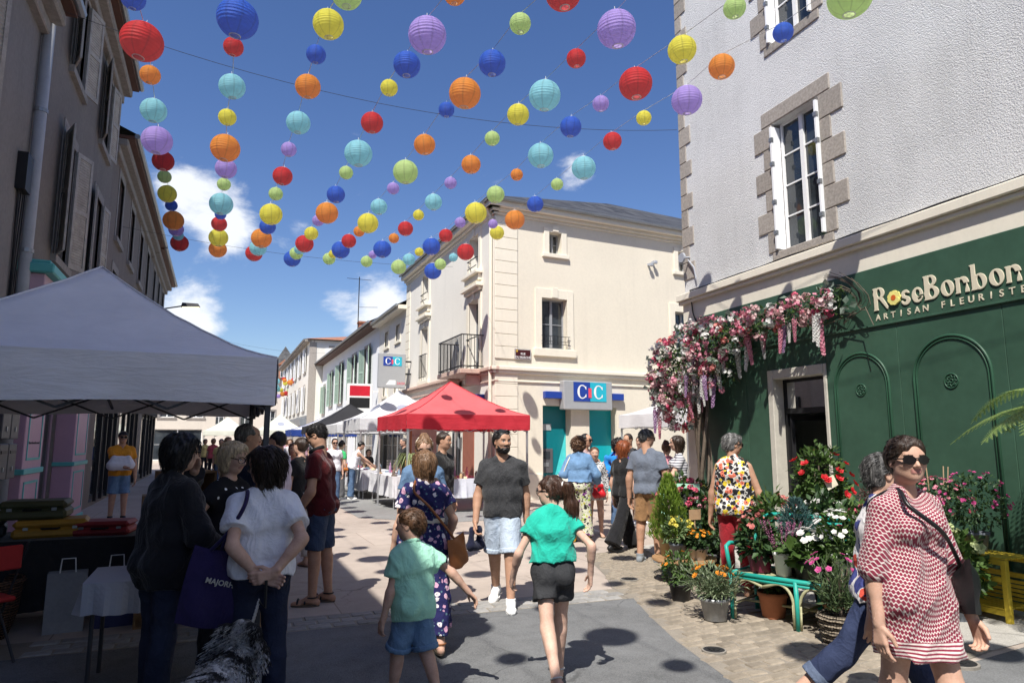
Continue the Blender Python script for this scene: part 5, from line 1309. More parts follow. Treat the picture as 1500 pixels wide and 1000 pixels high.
 if beard:
  E = lambda c, r: el(hp(*c), hv(*r), HM); S = SDF(hd - .75 * hh, hd + .6 * hh, RHD)
  S.op(E((0, .16, -.36), (.21, .235, .19)), .02);
  for s in (-1, 1): S.op(E((s * .2, .07, -.24), (.105, .17, .20)), .03)
  S.op(rc(hp(-.11, .36, -.185), hp(.11, .36, -.185), .034 * hh, .034 * hh), .01)
  S.op(rc(hp(-.06, .42, -.24), hp(.06, .42, -.24), .034 * hh, .034 * hh), .006, 's'); S.op(E((0, .42, -.02), (.2, .2, .14)), .01, 's')
  for s in (-1, 1): S.op(E((s * .25, .30, .0), (.12, .2, .15)), .02, 's')
  S.cut(hp(0, 0, -.02), hz); X, Y, Z = np.meshgrid(*S.ax, indexing='ij', sparse=True); S.F = S.F - (.003 * np.sin(150 * X + 2 * np.sin(60 * Z)) * np.sin(140 * Z + 40 * Y)).astype(np.float32)
  W, Q = S.mesh(); mesh_obj('beard', [(W, Q)], HAIR[beard], root)
 if cap is not None:
  S = SDF(hd - .3 * hh, hd + .95 * hh, RHD); S.op(el(hp(0, -.06, .17), hv(.375, .45, .385), HM), .01); S.cut(hp(0, 0, .16), -hz); S.op(planecut(rc(hp(-.16, .38, .20), hp(.16, .38, .20), .22 * hh, .22 * hh, (hz, .12)), hp(0, .1, .2), -hy), .005); W, Q = S.mesh(); mesh_obj('cap', [(W, Q)], cap, root)
 if glasses:
  gz, gm = (0.0, m_lens) if glasses != 'up' else (.40, m_lens)
  gy = .452 if glasses != 'up' else .26
  m = MB()
  for s in (-1, 1):
   c_ = hp(s * .145, gy, gz); n_ = 18; ring = []
   for k in range(n_):
    t = 2 * math.pi * k / n_; ring.append(c_ + hh * (hx * s * .125 * math.cos(t) * (1.0) + hz * .098 * math.sin(t) * (1 + .12 * math.cos(t)) - hy * .06 * abs(.5 + .5 * math.cos(t)) * 1.0))
   if glasses == 'clear':
    m.tube([Vector(p) for p in ring + ring[:1]], .010 * hh, 5, False)
   else:
    m.mesh([Vector(p) for p in ring] + [Vector(p - hy * .02 * hh) for p in ring], [tuple(range(n_)), tuple(range(n_, 2 * n_))[::-1]] + [(k, (k + 1) % n_, n_ + (k + 1) % n_, n_ + k) for k in range(n_)])
   m.tube([Vector(hp(s * .27, gy - .06, gz + .02)), Vector(hp(s * .345, .1 if glasses != 'up' else -.1, gz + .03)), Vector(hp(s * .35, -.08 if glasses != 'up' else -.25, gz))], .016 * hh, 5)
  m.tube([Vector(hp(-.04, gy + .005, gz + .03)), Vector(hp(.04, gy + .005, gz + .03))], .016 * hh, 5); m.build('glasses', gm, root)
 # ---- shoes
 sk, sm = shoes
 for i in (0, 1):
  a, tv, uv = foot[i]; c_ = a + tv * .04 * H; bx = (c_ - .13 * H, c_ + .13 * H)
  if sk in ('sneaker', 'shoe'):
   S = SDF(bx[0], bx[1], RC * .75)
   for p in footp(i, .007 if sk == 'sneaker' else .005): S.op(p, .014)
   S.op(rc(a, a + uv * .02 * H, .028 * H, .028 * H), .01); S.cut(a + uv * .022 * H, uv); S.cut(a - uv * .040 * H, -uv); W, Q = S.mesh(); sh_ = mesh_obj('shoe', [(relax(W, Q, 1, .4), Q)], sm or m_sneak, root)
  m = MB(); sd_ = nrmz(np.cross(tv, uv)); n_ = 20; pts_ = []
  for k in range(n_):
   t = 2 * math.pi * k / n_; fx = math.cos(t); fy = math.sin(t); wd_ = .029 * H * (1 + .18 * fx) ; pts_.append(a + tv * (.036 + .078 * fx) * H + sd_ * wd_ * fy)
  m.mesh([Vector(p - uv * .0435 * H) for p in pts_] + [Vector(p - uv * .034 * H) for p in pts_], [tuple(range(n_)), tuple(range(n_, 2 * n_))[::-1]] + [(k, (k + 1) % n_, n_ + (k + 1) % n_, n_ + k) for k in range(n_)])
  m.build('sole', m_rubber if sk == 'sandal' else (ex.get('sole') or m_sneak if sk == 'sneaker' else m_blk), root)
  if sk == 'sandal' and q > 0:
   m = MB()
   for (f0, w_) in ((.075, .022), (.035, .026)): m.tube([Vector(a + tv * f0 * H + sd_ * s * .026 * H - uv * (.032 - .024 * (1 - s * s)) * H + uv * .004 * H) for s in np.linspace(-1, 1, 9)], .006 * H * .9, 6)
   m.tube([Vector(a + (tv * math.cos(t) * .028 + sd_ * math.sin(t) * .026) * H + uv * .004 * H) for t in np.linspace(0, 2 * math.pi, 14)], .004 * H, 5, False); m.build('strap', sm or m_leather_br, root)
 root['_'] = 0; del root['_']
 info = dict(J=J, pel=pel, ws=ws, ch=ch, shc=shc, nb=nb, up=up, rt=rt, fw=fw, hd=hd, hh=hh, H=H, hp=hp, shw=shw, root=root, b=b)
 def world(p):
  a = R(face) - math.pi / 2; return Vector((loc[0] + p[0] * math.cos(a) - p[1] * math.sin(a), loc[1] + p[0] * math.sin(a) + p[1] * math.cos(a), p[2] + footz))
 info['world'] = world
 return info
# ================================================================== market: tents, tables, lanterns
def fabric(name, col, trans=.25, wr=.35):
 if name in _mc: return _mc[name]
 t = NT(name); v = t.coord('Object'); n = t.noise(v, 1.6, 5, .6); w = t.noise(t.coord('Object', (1, 1, 5)), 2.2, 5, .6, .6)
 c = t.ramp(n, [(.3, tuple(q * .9 for q in col)), (.7, tuple(min(1, q * 1.06) for q in col))])
 t.P(Base_Color=c, Roughness=.75, Specular_IOR_Level=.25); t.bump(t.math('ADD', w, t.math('MULTIPLY', t.noise(v, 300, 2), .05)), wr, .03)
 tr = t.n('ShaderNodeBsdfTranslucent', {'Color': c}); mx = t.n('ShaderNodeMixShader', {0: trans, 1: t.b.outputs[0], 2: tr.outputs[0]}); t.l(mx.outputs[0], t.out.inputs['Surface'])
 _mc[name] = t.m; return t.m
m_alu = M('aluminium', (.55, .56, .57), .35, .06, 5, .03, metal=.7)
m_blkpole = M('steel_dark', (.06, .06, .065), .5, .1, 5, .03, metal=.4)
def tent(label, cx, cy, mat, size=3.0, h1=1.93, val=.36, peak=3.2, pole=m_alu, truss=True, val_mat=None, logo=None, seed=1, rz=0.0, n=18):
 root = empty('market_tent', (cx, cy, 0), rz, label, 'tent'); h = size / 2; ze = h1 + val; r = random.Random(seed)
 def zz(x, y):
  q = max(abs(x), abs(y)) / h; o = min(abs(x), abs(y)) / h
  z = ze + (peak - ze) * (1 - q) ** 1.32
  return z - .035 * math.sin(math.pi * q) * (1 - (o / max(q, .02)) ** 2) + .006 * math.sin(9 * x + 3 * math.sin(4 * y)) * math.sin(7 * y) * (1 if q < .97 else 0)
 m = MB(); N = n; gx = [(-h + size * i / N) for i in range(N + 1)]; V = [(x, y, zz(x, y)) for x in gx for y in gx]
 F_ = []
 for i in range(N):
  for j in range(N):
   a, b, c, d = i * (N + 1) + j, (i + 1) * (N + 1) + j, (i + 1) * (N + 1) + j + 1, i * (N + 1) + j + 1
   if (i < N / 2) == (j < N / 2): F_ += [(a, b, c), (a, c, d)]
   else: F_ += [(a, b, d), (b, c, d)]
 m.mesh(V, F_); m.build('canopy', mat, root, True)
 for sx, sy in ((1, 1), (-1, 1), (1, -1), (-1, -1)): m = MB(); m.tube([(sx * h * t, sy * h * t, zz(sx * h * t, sy * h * t) + .004) for t in np.linspace(0, 1, 14)], .009, 5); m.build('seam', val_mat or mat, root, True)
 for k in range(4):
  m = MB(); M_ = 30; V = []; F_ = []
  for i in range(M_ + 1):
   s = -h + size * i / M_
   for j in range(5):
    o = h + .006 + .012 * (j / 4) * math.sin(s * 5.3 + k * 2 + seed) + .006 * math.sin(s * 17 + j + k)
    z = ze - val * j / 4 + (.012 * math.sin(s * 3 + k) if j == 4 else 0)
    V.append([(s, -o, z), (o, s, z), (-s, o, z), (-o, -s, z)][k])
  for i in range(M_):
   for j in range(4): a = i * 5 + j; F_.append((a, a + 5, a + 6, a + 1))
  m.mesh(V, F_); m.build('valance', val_mat or mat, root, True)
 for (sx, sy) in ((-1, -1), (1, -1), (1, 1), (-1, 1)):
  m = MB(); g = h - .05; m.box((sx * g - .022, sy * g - .022, 0), (sx * g + .022, sy * g + .022, ze - .02), .003); m.box((sx * g - .06, sy * g - .06, 0), (sx * g + .06, sy * g + .06, .012)); m.build('leg', pole, root)
 if truss:
  m = MB(); g = h - .05
  for k in range(4):
   P = lambda s, z: [(s, -g, z), (g, s, z), (-s, g, z), (-g, -s, z)][k]
   for a, b in ((-g, -g / 2), (-g / 2, 0), (0, g / 2), (g / 2, g)):
    for z0, z1 in ((ze - .12, h1 - .05), (h1 - .05, ze - .12)): m.bar(P(a, z0), P(b, z1), .025, .018)
  for k in range(4):
   P = [(0, -g, h1 + .06), (g, 0, h1 + .06), (0, g, h1 + .06), (-g, 0, h1 + .06)][k]; m.bar(P, (0, 0, h1 + .42), .025, .018)
  m.bar((0, 0, h1 + .35), (0, 0, peak - .05), .035); m.build('truss', pole, root)
 if logo:
  for k in range(2):
   m = MB(); V = [(0, 0, 0)];
   for i in range(16):
    t = 2 * math.pi * i / 16; a, bq = .22 * math.cos(t), h * .5 + .16 * math.sin(t)
    p = [(a, -bq), (-bq, a)][k]; V.append((p[0], p[1], zz(*p) + .012))
   p = [(0, -h * .5), (-h * .5, 0)][k]; V[0] = (p[0], p[1], zz(*p) + .012)
   m.mesh(V, [(0, 1 + i, 1 + (i + 1) % 16) for i in range(16)]); m.build('logo', logo, root)
 return root
m_tgrey = fabric('canvas_grey', (.84, .82, .85), .03, .7); m_tred = fabric('canvas_red_sheen', (.76, .15, .16), .25, .4); m_tredv = fabric('canvas_red_valance', (.60, .04, .06), .25, .5); m_twhite = fabric('canvas_white', (.78, .78, .80), .25, .3); m_tblack = fabric('canvas_black', (.03, .03, .034), .05, .3); m_tcream = fabric('canvas_cream', (.74, .76, .66), .25, .3); m_tblue = fabric('canvas_blue', (.03, .07, .32), .15, .3)  # red canopy colour is paled to carry sun sheen; valance keeps the plain red
tent('large grey market tent on the shaded left side', -1.09, 7.3, m_tgrey, 3.0, 1.94, .37, 3.27, m_blkpole, n=26)
tent('red market tent in front of the bank corner', 5.33, 16.4, m_tred, 3.0, 1.90, .34, 3.12, m_alu, n=24, seed=2, val_mat=m_tredv)
lg = M('logo_grey', (.30, .32, .40), .7)
tent('white peaked market tent just behind the red one', 5.3, 21.7, m_twhite, 3.0, 1.95, .34, 3.25, m_alu, logo=lg, seed=3)
tent('second white market tent, lower, along the bank side', 5.2, 25.2, m_twhite, 3.0, 1.9, .3, 2.8, m_alu, seed=4)
tent('black market tent with red corners beyond the white tents', 5.3, 30.6, m_tblack, 3.6, 1.95, .3, 3.25, m_alu, seed=5)
tent('market tent with a blue valance beyond the white tents', 4.6, 34.5, m_twhite, 3.0, 1.85, .3, 2.7, m_alu, val_mat=m_tblue, seed=6)
tent('cream market tent with grey emblem far down the street', 3.7, 47, m_tcream, 3.0, 2.0, .3, 3.35, m_alu, logo=lg, seed=7)
tent('small cream market tent farthest down the street', .6, 52, m_tcream, 3.0, 2.0, .3, 3.3, m_alu, seed=8)
tent('white market tent in the side street behind the flower garland', 11.75, 14.9, m_twhite, 3.0, 2.0, .34, 3.0, m_alu, seed=9)
tent('pale green market tent on the far left of the street', -6.2, 46, m_tcream, 3.0, 2.0, .3, 3.3, m_alu, seed=10)
# ---- tables
def clothtable(label, x0, y0, x1, y1, z, mat, drop=.55, seed=0, legs=m_alu):
 root = empty('market_table', ((x0 + x1) / 2, (y0 + y1) / 2, 0), 0, label, 'table'); a, b = (x1 - x0) / 2, (y1 - y0) / 2; r = random.Random(seed)
 m = MB(); m.box((-a, -b, z - .03), (a, b, z)); m.build('tabletop', M('table_grey', (.4, .4, .4), .6), root)
 for sx in (-1, 1):
  for sy in (-1, 1): m = MB(); m.tube([(sx * (a - .06), sy * (b - .06), 0), (sx * (a - .06), sy * (b - .06), z - .03)], .014, 8); m.build('leg', legs, root)
 m = MB(); per = []; n = 26
 for i in range(n): per.append((-a + 2 * a * i / n, -b, 0, -1))
 for i in range(n): per.append((a, -b + 2 * b * i / n, 1, 0))
 for i in range(n): per.append((a - 2 * a * i / n, b, 0, 1))
 for i in range(n): per.append((-a, b - 2 * b * i / n, -1, 0))
 V = []; K = 6; ph = r.uniform(0, 6)
 for i, (x, y, nx, ny) in enumerate(per):
  for k in range(K):
   o = .006 + .05 * (k / (K - 1)) * (.6 + .5 * math.sin(i * .85 + ph) + .3 * math.sin(i * 2.1)); V.append((x + nx * o, y + ny * o, z + .006 - drop * k / (K - 1) * (1 + .03 * math.sin(i * .5 + ph))))
 F_ = []; T = len(per)
 for i in range(T):
  for k in range(K - 1): F_.append((i * K + k, ((i + 1) % T) * K + k, ((i + 1) % T) * K + k + 1, i * K + k + 1))
 F_.append(tuple(i * K for i in range(T))); m.mesh(V, F_)
 m.build('tablecloth', mat, root, False); return root
m_cwhite = fabric('cloth_white', (.72, .72, .75), .1, .2); m_cblack = cloth('cloth_black', (.028, .028, .03)); m_clilac = fabric('cloth_pale_blue', (.66, .68, .76), .1, .2)
clothtable('market table with pale blue-white cloth under the red tent', 4.5, 15.35, 5.95, 16.05, .76, m_clilac, .42, 1)
clothtable('long table with white cloth at the left side of the red tent', 3.95, 16.6, 4.75, 19.2, .78, m_cwhite, .5, 2)
clothtable('long table with draped white sheets under the white tent', 3.85, 19.9, 4.65, 23.2, .8, m_cwhite, .55, 3)
clothtable('black clothed table of suitcases under the grey tent', -2.5, 7.55, -.62, 8.35, .75, m_cblack, .6, 4, m_blkpole)
clothtable('small white clothed table under the grey tent beside the woman in black', -.75, 5.35, .12, 6.0, .72, fabric('cloth_white_shaded', (.40, .40, .43), .05, .2), .2, 5, m_blkpole)  # white cloth; its grey colour stands in for shade under the tent
# small wares on the white tables
jar = MB(); jar.lathe([(.03, 0), (.034, .01), (.034, .09), (.018, .12), (.018, .15)], 10); box_ = MB(); box_.box((-.06, -.04, 0), (.06, .04, .05), .004); tin = MB(); tin.lathe([(.05, 0), (.05, .03), (.045, .035)], 12); bot = MB(); bot.lathe([(.03, 0), (.035, .02), (.035, .16), (.012, .21), (.012, .27)], 10)
WARE = [jar, box_, tin, bot]; WN = ['jar', 'gift_box', 'tin', 'bottle']; WC = [(.5, .35, .2), (.6, .15, .2), (.2, .3, .4), (.7, .6, .4), (.15, .12, .1), (.5, .5, .55), (.35, .2, .35)]
wm = [M('ware_%d' % i, c, .45, .1, 20, .05) for i, c in enumerate(WC)]; wd_ = {}
r = random.Random(11)
for (tx0, ty0, tx1, ty1, z, nn, wh) in ((4.55, 15.4, 5.9, 16.0, .767, 22, 'pale blue-white cloth under the red tent'), (4.0, 16.7, 4.7, 19.1, .787, 22, 'white cloth left of the red tent'), (3.9, 20.0, 4.6, 23.1, .807, 16, 'draped white sheets under the white tent')):
 for k in range(nn):
  i, c = r.randrange(4), r.randrange(7)
  if (i, c) not in wd_: wd_[i, c] = WARE[i].data(WN[i], wm[c], i != 1)
  o = bpy.data.objects.new(WN[i], wd_[i, c]); COL.objects.link(o); o.location = (r.uniform(tx0, tx1), r.uniform(ty0, ty1), z); o.rotation_euler = (0, 0, r.uniform(0, 3))
  tag(o, f'small {("tan", "crimson", "slate blue", "cream", "dark", "grey", "plum")[c]} {WN[i].replace("_", " ")} on the {wh}', WN[i].replace('_', ' '), 'wares on ' + wh)
# poster hung at the back of the red tent
po = empty('poster', (5.0, 17.75, 1.2), 0, 'grey poster with yellow and green spots hung at the back of the red tent', 'poster')
m = MB(); m.box((-.4, 0, 0), (.4, .012, .75)); m.build('sheet', M('poster_grey', (.42, .43, .40), .7), po)
for (x, z, c) in ((-.12, .36, (.75, .6, .1)), (.08, .36, (.75, .6, .1)), (.08, .2, (.35, .55, .45)), (-.12, .2, (.75, .6, .1)), (.25, .3, (.35, .55, .45))):
 m = MB(); m.mesh([(x + .07 * math.cos(t), -.003, z + .08 * math.sin(t)) for t in np.linspace(0, 6.2, 14)], [tuple(range(14))]); m.build('spot', M('spot%.2f' % c[0], c), po)
text_me = text_mesh('le marché', .11, .001, .002); o = link('lettering', text_me, m_gframe, po); o.rotation_euler = (R(90), 0, 0); o.location = (-.3, -.004, .56)
# hanging spider plant in macrame
sp = empty('hanging_plant', (3.98, 15.05, 0), 0, 'spider plant in a pot hanging from the red tent corner by a rust cord', 'plant')
m = MB(); m.tube([(0, 0, 1.95), (0, 0, 1.35)], .02, 6); m.tube([(0, 0, 1.0), (0, 0, .75)], .03, 6); m.build('cord', M('macrame_rust', (.35, .12, .05), .9), sp)
m = MB(); m.lathe([(.05, 1.0), (.11, 1.08), (.12, 1.2), (.10, 1.22)], 14); m.build('pot', M('pot_cane', (.45, .27, .11), .8), sp)
m = MB(); r = random.Random(2)
for k in range(46):
 a = r.uniform(0, 6.28); L = r.uniform(.2, .42); pts = [(L * t * math.cos(a), L * t * math.sin(a), 1.2 + .28 * math.sin(t * 2.6) * r.uniform(.7, 1.0) - .25 * t * t) for t in (0, .3, .6, 1)]
 d = Vector((-math.sin(a), math.cos(a), 0)) * .012
 for i in range(3): m.face([Vector(pts[i]) - d, Vector(pts[i]) + d, Vector(pts[i + 1]) + d * .6, Vector(pts[i + 1]) - d * .6])
m.build('leaves', M('leaf_pale', (.30, .36, .16), .6, .2, 9, .1, trans=.3), sp)
# ---- things in the dark under the grey tent
def case(label, x, y, z, w, d, h, mat, rz=0.0):
 root = empty('suitcase', (x, y, z), rz, label, 'suitcase')
 m = MB(); m.box((-w / 2, -d / 2, 0), (w / 2, d / 2, h * .55), .025); m.build('base', mat, root); m = MB(); m.box((-w / 2 + .002, -d / 2 + .002, h * .56), (w / 2 - .002, d / 2 - .002, h), .03); m.build('lid', mat, root)
 m = MB(); m.tube([(-.07, -d / 2, h * .55), (-.06, -d / 2 - .04, h * .55), (.06, -d / 2 - .04, h * .55), (.07, -d / 2, h * .55)], .01, 6); m.build('handle', m_blk, root)
 for s in (-1, 1): m = MB(); m.box((s * w * .32 - .02, -d / 2 - .008, h * .48), (s * w * .32 + .02, -d / 2 + .004, h * .64)); m.build('latch', m_zinc, root)
case('dark green suitcase stacked on the black table', -1.55, 7.95, .92, .55, .4, .17, M('case_olive', (.08, .085, .04), .6))
case('mustard yellow suitcase under the dark green one', -1.4, 7.9, .757, .6, .42, .16, M('case_mustard', (.42, .22, .03), .6), .1)
case('dark red suitcase lying on the black table', -.95, 7.85, .757, .5, .36, .13, M('case_red', (.28, .03, .035), .6), -.15)
case('black suitcase at the back of the black table', -2.1, 8.05, .757, .6, .4, .2, M('case_black', (.03, .03, .033), .6), .2)
def crate(label, x, y, z, w, d, h, rz=0.0):
 root = empty('wooden_crate', (x, y, z), rz, label, 'crate'); mt = M('wood_crate', (.26, .15, .07), .75, .3, 7, .3)
 for s in (-1, 1):
  m = MB(); m.box((s * w / 2 - .008, -d / 2, 0), (s * w / 2 + .008, d / 2, h)); m.build('side_board', mt, root); m = MB(); m.box((-w / 2 + .009, -d / 2, (s + 1) / 2 * (h - .016)), (w / 2 - .009, d / 2, (s + 1) / 2 * (h - .016) + .016)); m.build('end_board', mt, root)
 m = MB(); m.box((-w / 2 + .009, d / 2 - .014, .017), (w / 2 - .009, d / 2 - .002, h - .017)); m.build('back_board', mt, root)
crate('tall wooden crate standing on the small white table', -.2, 5.75, .727, .34, .3, .7, .3); crate('wooden crate standing on end beside the black table', -.35, 7.3, 0, .5, .3, 1.15, .1); crate('wooden crate in front of the woman in the polka dot top', .25, 6.9, .0, .45, .35, 1.05, -.2)
for (lb, x, y, w, d, h, c) in (('white paper carrier bag, greyed for shade, under the black table', -1.15, 7.35, .3, .2, .5, (.26, .26, .27)), ('navy blue carrier bag under the black table', -.78, 7.4, .32, .2, .5, (.03, .035, .10))):  # the paper bag is white, with tent shade put into its grey
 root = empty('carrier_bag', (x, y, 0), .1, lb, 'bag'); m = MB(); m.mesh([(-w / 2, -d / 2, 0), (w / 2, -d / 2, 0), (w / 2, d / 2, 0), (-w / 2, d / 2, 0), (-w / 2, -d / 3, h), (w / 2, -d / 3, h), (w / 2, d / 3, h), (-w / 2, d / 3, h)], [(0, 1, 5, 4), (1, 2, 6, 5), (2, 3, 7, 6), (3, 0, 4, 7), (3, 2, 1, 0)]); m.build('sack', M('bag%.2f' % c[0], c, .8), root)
 m = MB(); m.tube([(-.06, -d / 3, h), (-.05, -d / 3, h + .12), (.05, -d / 3, h + .12), (.06, -d / 3, h)], .006, 5); m.build('handle', m_wframe, root)
def wicker(name, col):
 if name in _mc: return _mc[name]
 t = NT(name); u, z, v, _r = cyl_uv(t, 1.0); k = t.math('ABSOLUTE', t.math('SINE', t.math('MULTIPLY', u, 22.0))); row = t.n('ShaderNodeTexWave', {'Vector': v, 'Scale': 14.0, 'Distortion': 2.5, 'Detail': 2.0}, bands_direction='Z').outputs['Fac']
 t.P(Base_Color=t.ramp(t.math('MULTIPLY', row, t.math('ADD', .5, t.math('MULTIPLY', k, .5))), [(.05, tuple(q * .3 for q in col)), (.5, col), (.95, tuple(min(1, q * 1.4) for q in col))]), Roughness=.8); t.bump(t.math('ADD', row, t.math('MULTIPLY', k, .5)), .9, .02); _mc[name] = t.m; return t.m
root = empty('wicker_basket', (-1.75, 7.3, 0), 0, 'round wicker basket under the black table', 'basket'); m = MB(); m.lathe([(.2, 0), (.26, .2), (.28, .45), (.26, .46), (.24, .2), (.18, .02)], 24); m.build('basket_wall', wicker('wicker_dark', (.14, .07, .04)), root, True); m = MB(); m.lathe([(.28, .44), (.3, .46), (.28, .49), (.26, .47)], 24, cap=False); m.build('rim', wicker('wicker_dark', (.14, .07, .04)), root, True)
# red folding chair at the left edge
def fchair(label, x, y, rz):
 root = empty('folding_chair', (x, y, 0), rz, label, 'chair'); mr = M('seat_red', (.40, .02, .018), .6)
 m = MB(); m.box((-.2, -.2, .44), (.2, .2, .475), .012); m.build('seat', mr, root); m = MB(); m.box((-.2, .21, .68), (.2, .235, .86), .01); m.build('backrest', mr, root)
 for s in (-1, 1): m = MB(); m.tube([(s * .22, .26, .88), (s * .22, -.26, 0)], .011, 6); m.build('leg', m_blkpole, root); m = MB(); m.tube([(s * .2, -.18, .45), (s * .2, .26, 0)], .011, 6); m.build('leg', m_blkpole, root)
fchair('red folding chair at the left edge under the grey tent', -1.62, 6.55, R(215)); fchair('red folding chair farther back beside the pink shop', -2.2, 6.6, R(160))
# child mannequin and clothes rail by the shop, box trestle
# ---- paper lanterns
LC = {'red': (.68, .02, .025), 'orange': (.86, .34, .04), 'yellow': (.86, .80, .09), 'lime': (.60, .78, .32), 'blue': (.025, .14, .66), 'turquoise': (.34, .72, .80), 'purple': (.50, .37, .80)}
def paper(name, col):
 t = NT(name); v = t.coord('Object'); s = t.n('ShaderNodeSeparateXYZ', {'Vector': v}); ang = t.math('ARCTAN2', s.outputs[0], s.outputs[1]); seam = t.math('POWER', t.math('ABSOLUTE', t.math('COSINE', t.math('MULTIPLY', ang, 4.0))), 40.0)
 n = t.noise(v, 6, 4); c = t.ramp(n, [(.3, tuple(q * .88 for q in col)), (.7, tuple(min(1, q * 1.08) for q in col))]); c = t.mixc(t.math('MULTIPLY', seam, .45), c, tuple(q * .4 for q in col))
 t.P(Base_Color=c, Roughness=.6, Specular_IOR_Level=.3); rib = t.math('SINE', t.math('MULTIPLY', s.outputs[2], 75.0)); t.bump(rib, .35, .02)
 tr = t.n('ShaderNodeBsdfTranslucent', {'Color': t.mixc(.30, c, (1, 1, 1))}); mx = t.n('ShaderNodeMixShader', {0: .66, 1: t.b.outputs[0], 2: tr.outputs[0]}); t.l(mx.outputs[0], t.out.inputs['Surface']); return t.m
PM = {k: paper('paper_' + k, c) for k, c in LC.items()}
def shade_mesh(col):
 m = MB(); seg = 28; prof = []; n = 40
 for i in range(n + 1):
  t = R(15) + (math.pi - R(30)) * i / n; rr = .5 * (1 + .012 * (1 if i % 2 else -1)); prof.append((rr * math.sin(t), -rr * .95 * math.cos(t)))
 m.lathe(prof, seg, cap=False); return m.data('shade', PM[col], True)
SHD = {k: shade_mesh(k) for k in LC}
m = MB(); m.tube([(.135 * math.cos(t), .135 * math.sin(t), -.462) for t in np.linspace(0, 2 * math.pi, 18)], .012, 5, False); RING = m.data('ring', M('wire_white', (.75, .75, .72), .5))
m = MB(); m.tube([(0, 0, .62), (0, 0, .46)], .008, 4); m.tube([(-.13, 0, .462), (.13, 0, .462)], .008, 4); m.tube([(.135 * math.cos(t), .135 * math.sin(t), .462) for t in np.linspace(0, 2 * math.pi, 18)], .012, 5, False); HANG = m.data('hanger', M('wire_white', (.75, .75, .72), .5))
ORD = ['first', 'second', 'third', 'fourth', 'fifth', 'sixth', 'seventh', 'eighth', 'ninth', 'tenth', 'eleventh', 'twelfth', 'thirteenth', 'fourteenth', 'fifteenth', 'sixteenth']
lr = random.Random(5)
def lantern(c, dia, col, label, group=None, simple=False):
 root = empty('paper_lantern', c, lr.uniform(0, 6), label, 'lantern', group); root.scale = (dia,) * 3
 root.rotation_euler = (lr.uniform(-.10, .10), lr.uniform(-.10, .10), lr.uniform(0, 6))
 for nm, me in (('shade', SHD[col]),) + (() if simple else (('ring', RING), ('hanger', HANG))):
  o = bpy.data.objects.new(nm, me); COL.objects.link(o); o.parent = root
 return root
ab = dict(r='red', o='orange', y='yellow', l='lime', b='blue', t='turquoise', p='purple')
STR = [
'b195,-2,34 r208,61,58 o220,110,28 t225,162,36 p230,206,42 r239,236,30 l241,259,19 y245,284,26 b251,301,17 o254,323,29 p258,336,21 t261,345,15 r263,356,25',
'b348,28,58 r342,69,28 t340,127,37 y333,172,25 o330,217,41 p331,247,30 l328,270,19 t324,299,33 b323,314,16 r321,328,22 y320,348,27 o319,365,25',
'l508,-8,44 y481,36,44 b463,80,28 o451,127,36 t437,180,34 p423,219,22 r414,258,28 l404,284,20 y397,314,32 b392,332,23 o383,349,29 t378,363,24 r372,371,24',
'o666,-8,32 p626,52,55 b596,95,39 y570,129,25 r545,180,32 t525,225,40 l507,253,20 b492,285,26 o479,312,32 p466,323,17 y456,342,20 r446,357,26 t439,365,16 l434,371,19 b428,379,24',
'r825,-10,52 l762,35,31 b721,93,39 o681,137,46 b654,161,23 o622,212,31 l594,252,36 p576,276,18 t555,303,24 y539,327,30 o526,339,16 r511,353,21 b499,366,26 y488,372,13 l482,379,18',
'p903,43,56 r844,86,28 t798,140,46 y759,168,32 l721,203,22 o690,241,28 p660,268,18 t635,296,25 y613,315,16 r594,335,22 o577,349,15 b560,365,26 p546,373,12 l537,383,17',
'l1076,12,32 y999,73,41 r931,123,48 p880,152,24 b836,186,31 t792,228,37 o757,256,18 l726,285,26 y697,312,32 p674,326,16 r653,345,20 b632,361,26 y614,369,13 t599,380,18 l584,391,22',
'l1245,-4,62 b1147,48,29 o1057,98,37 p1006,147,44 y943,173,22 r897,207,27 t855,246,35 l816,270,18 b784,299,24 o754,322,29 y728,341,21 p722,328,14 r682,369,25 t664,377,13 l645,387,17 b634,397,25']
ZL = 6.85
cyc = list(LC)
m_cord = M('cord_white', (.62, .62, .62), .6); m_wire = M('wire_dark', (.05, .05, .055), .5)
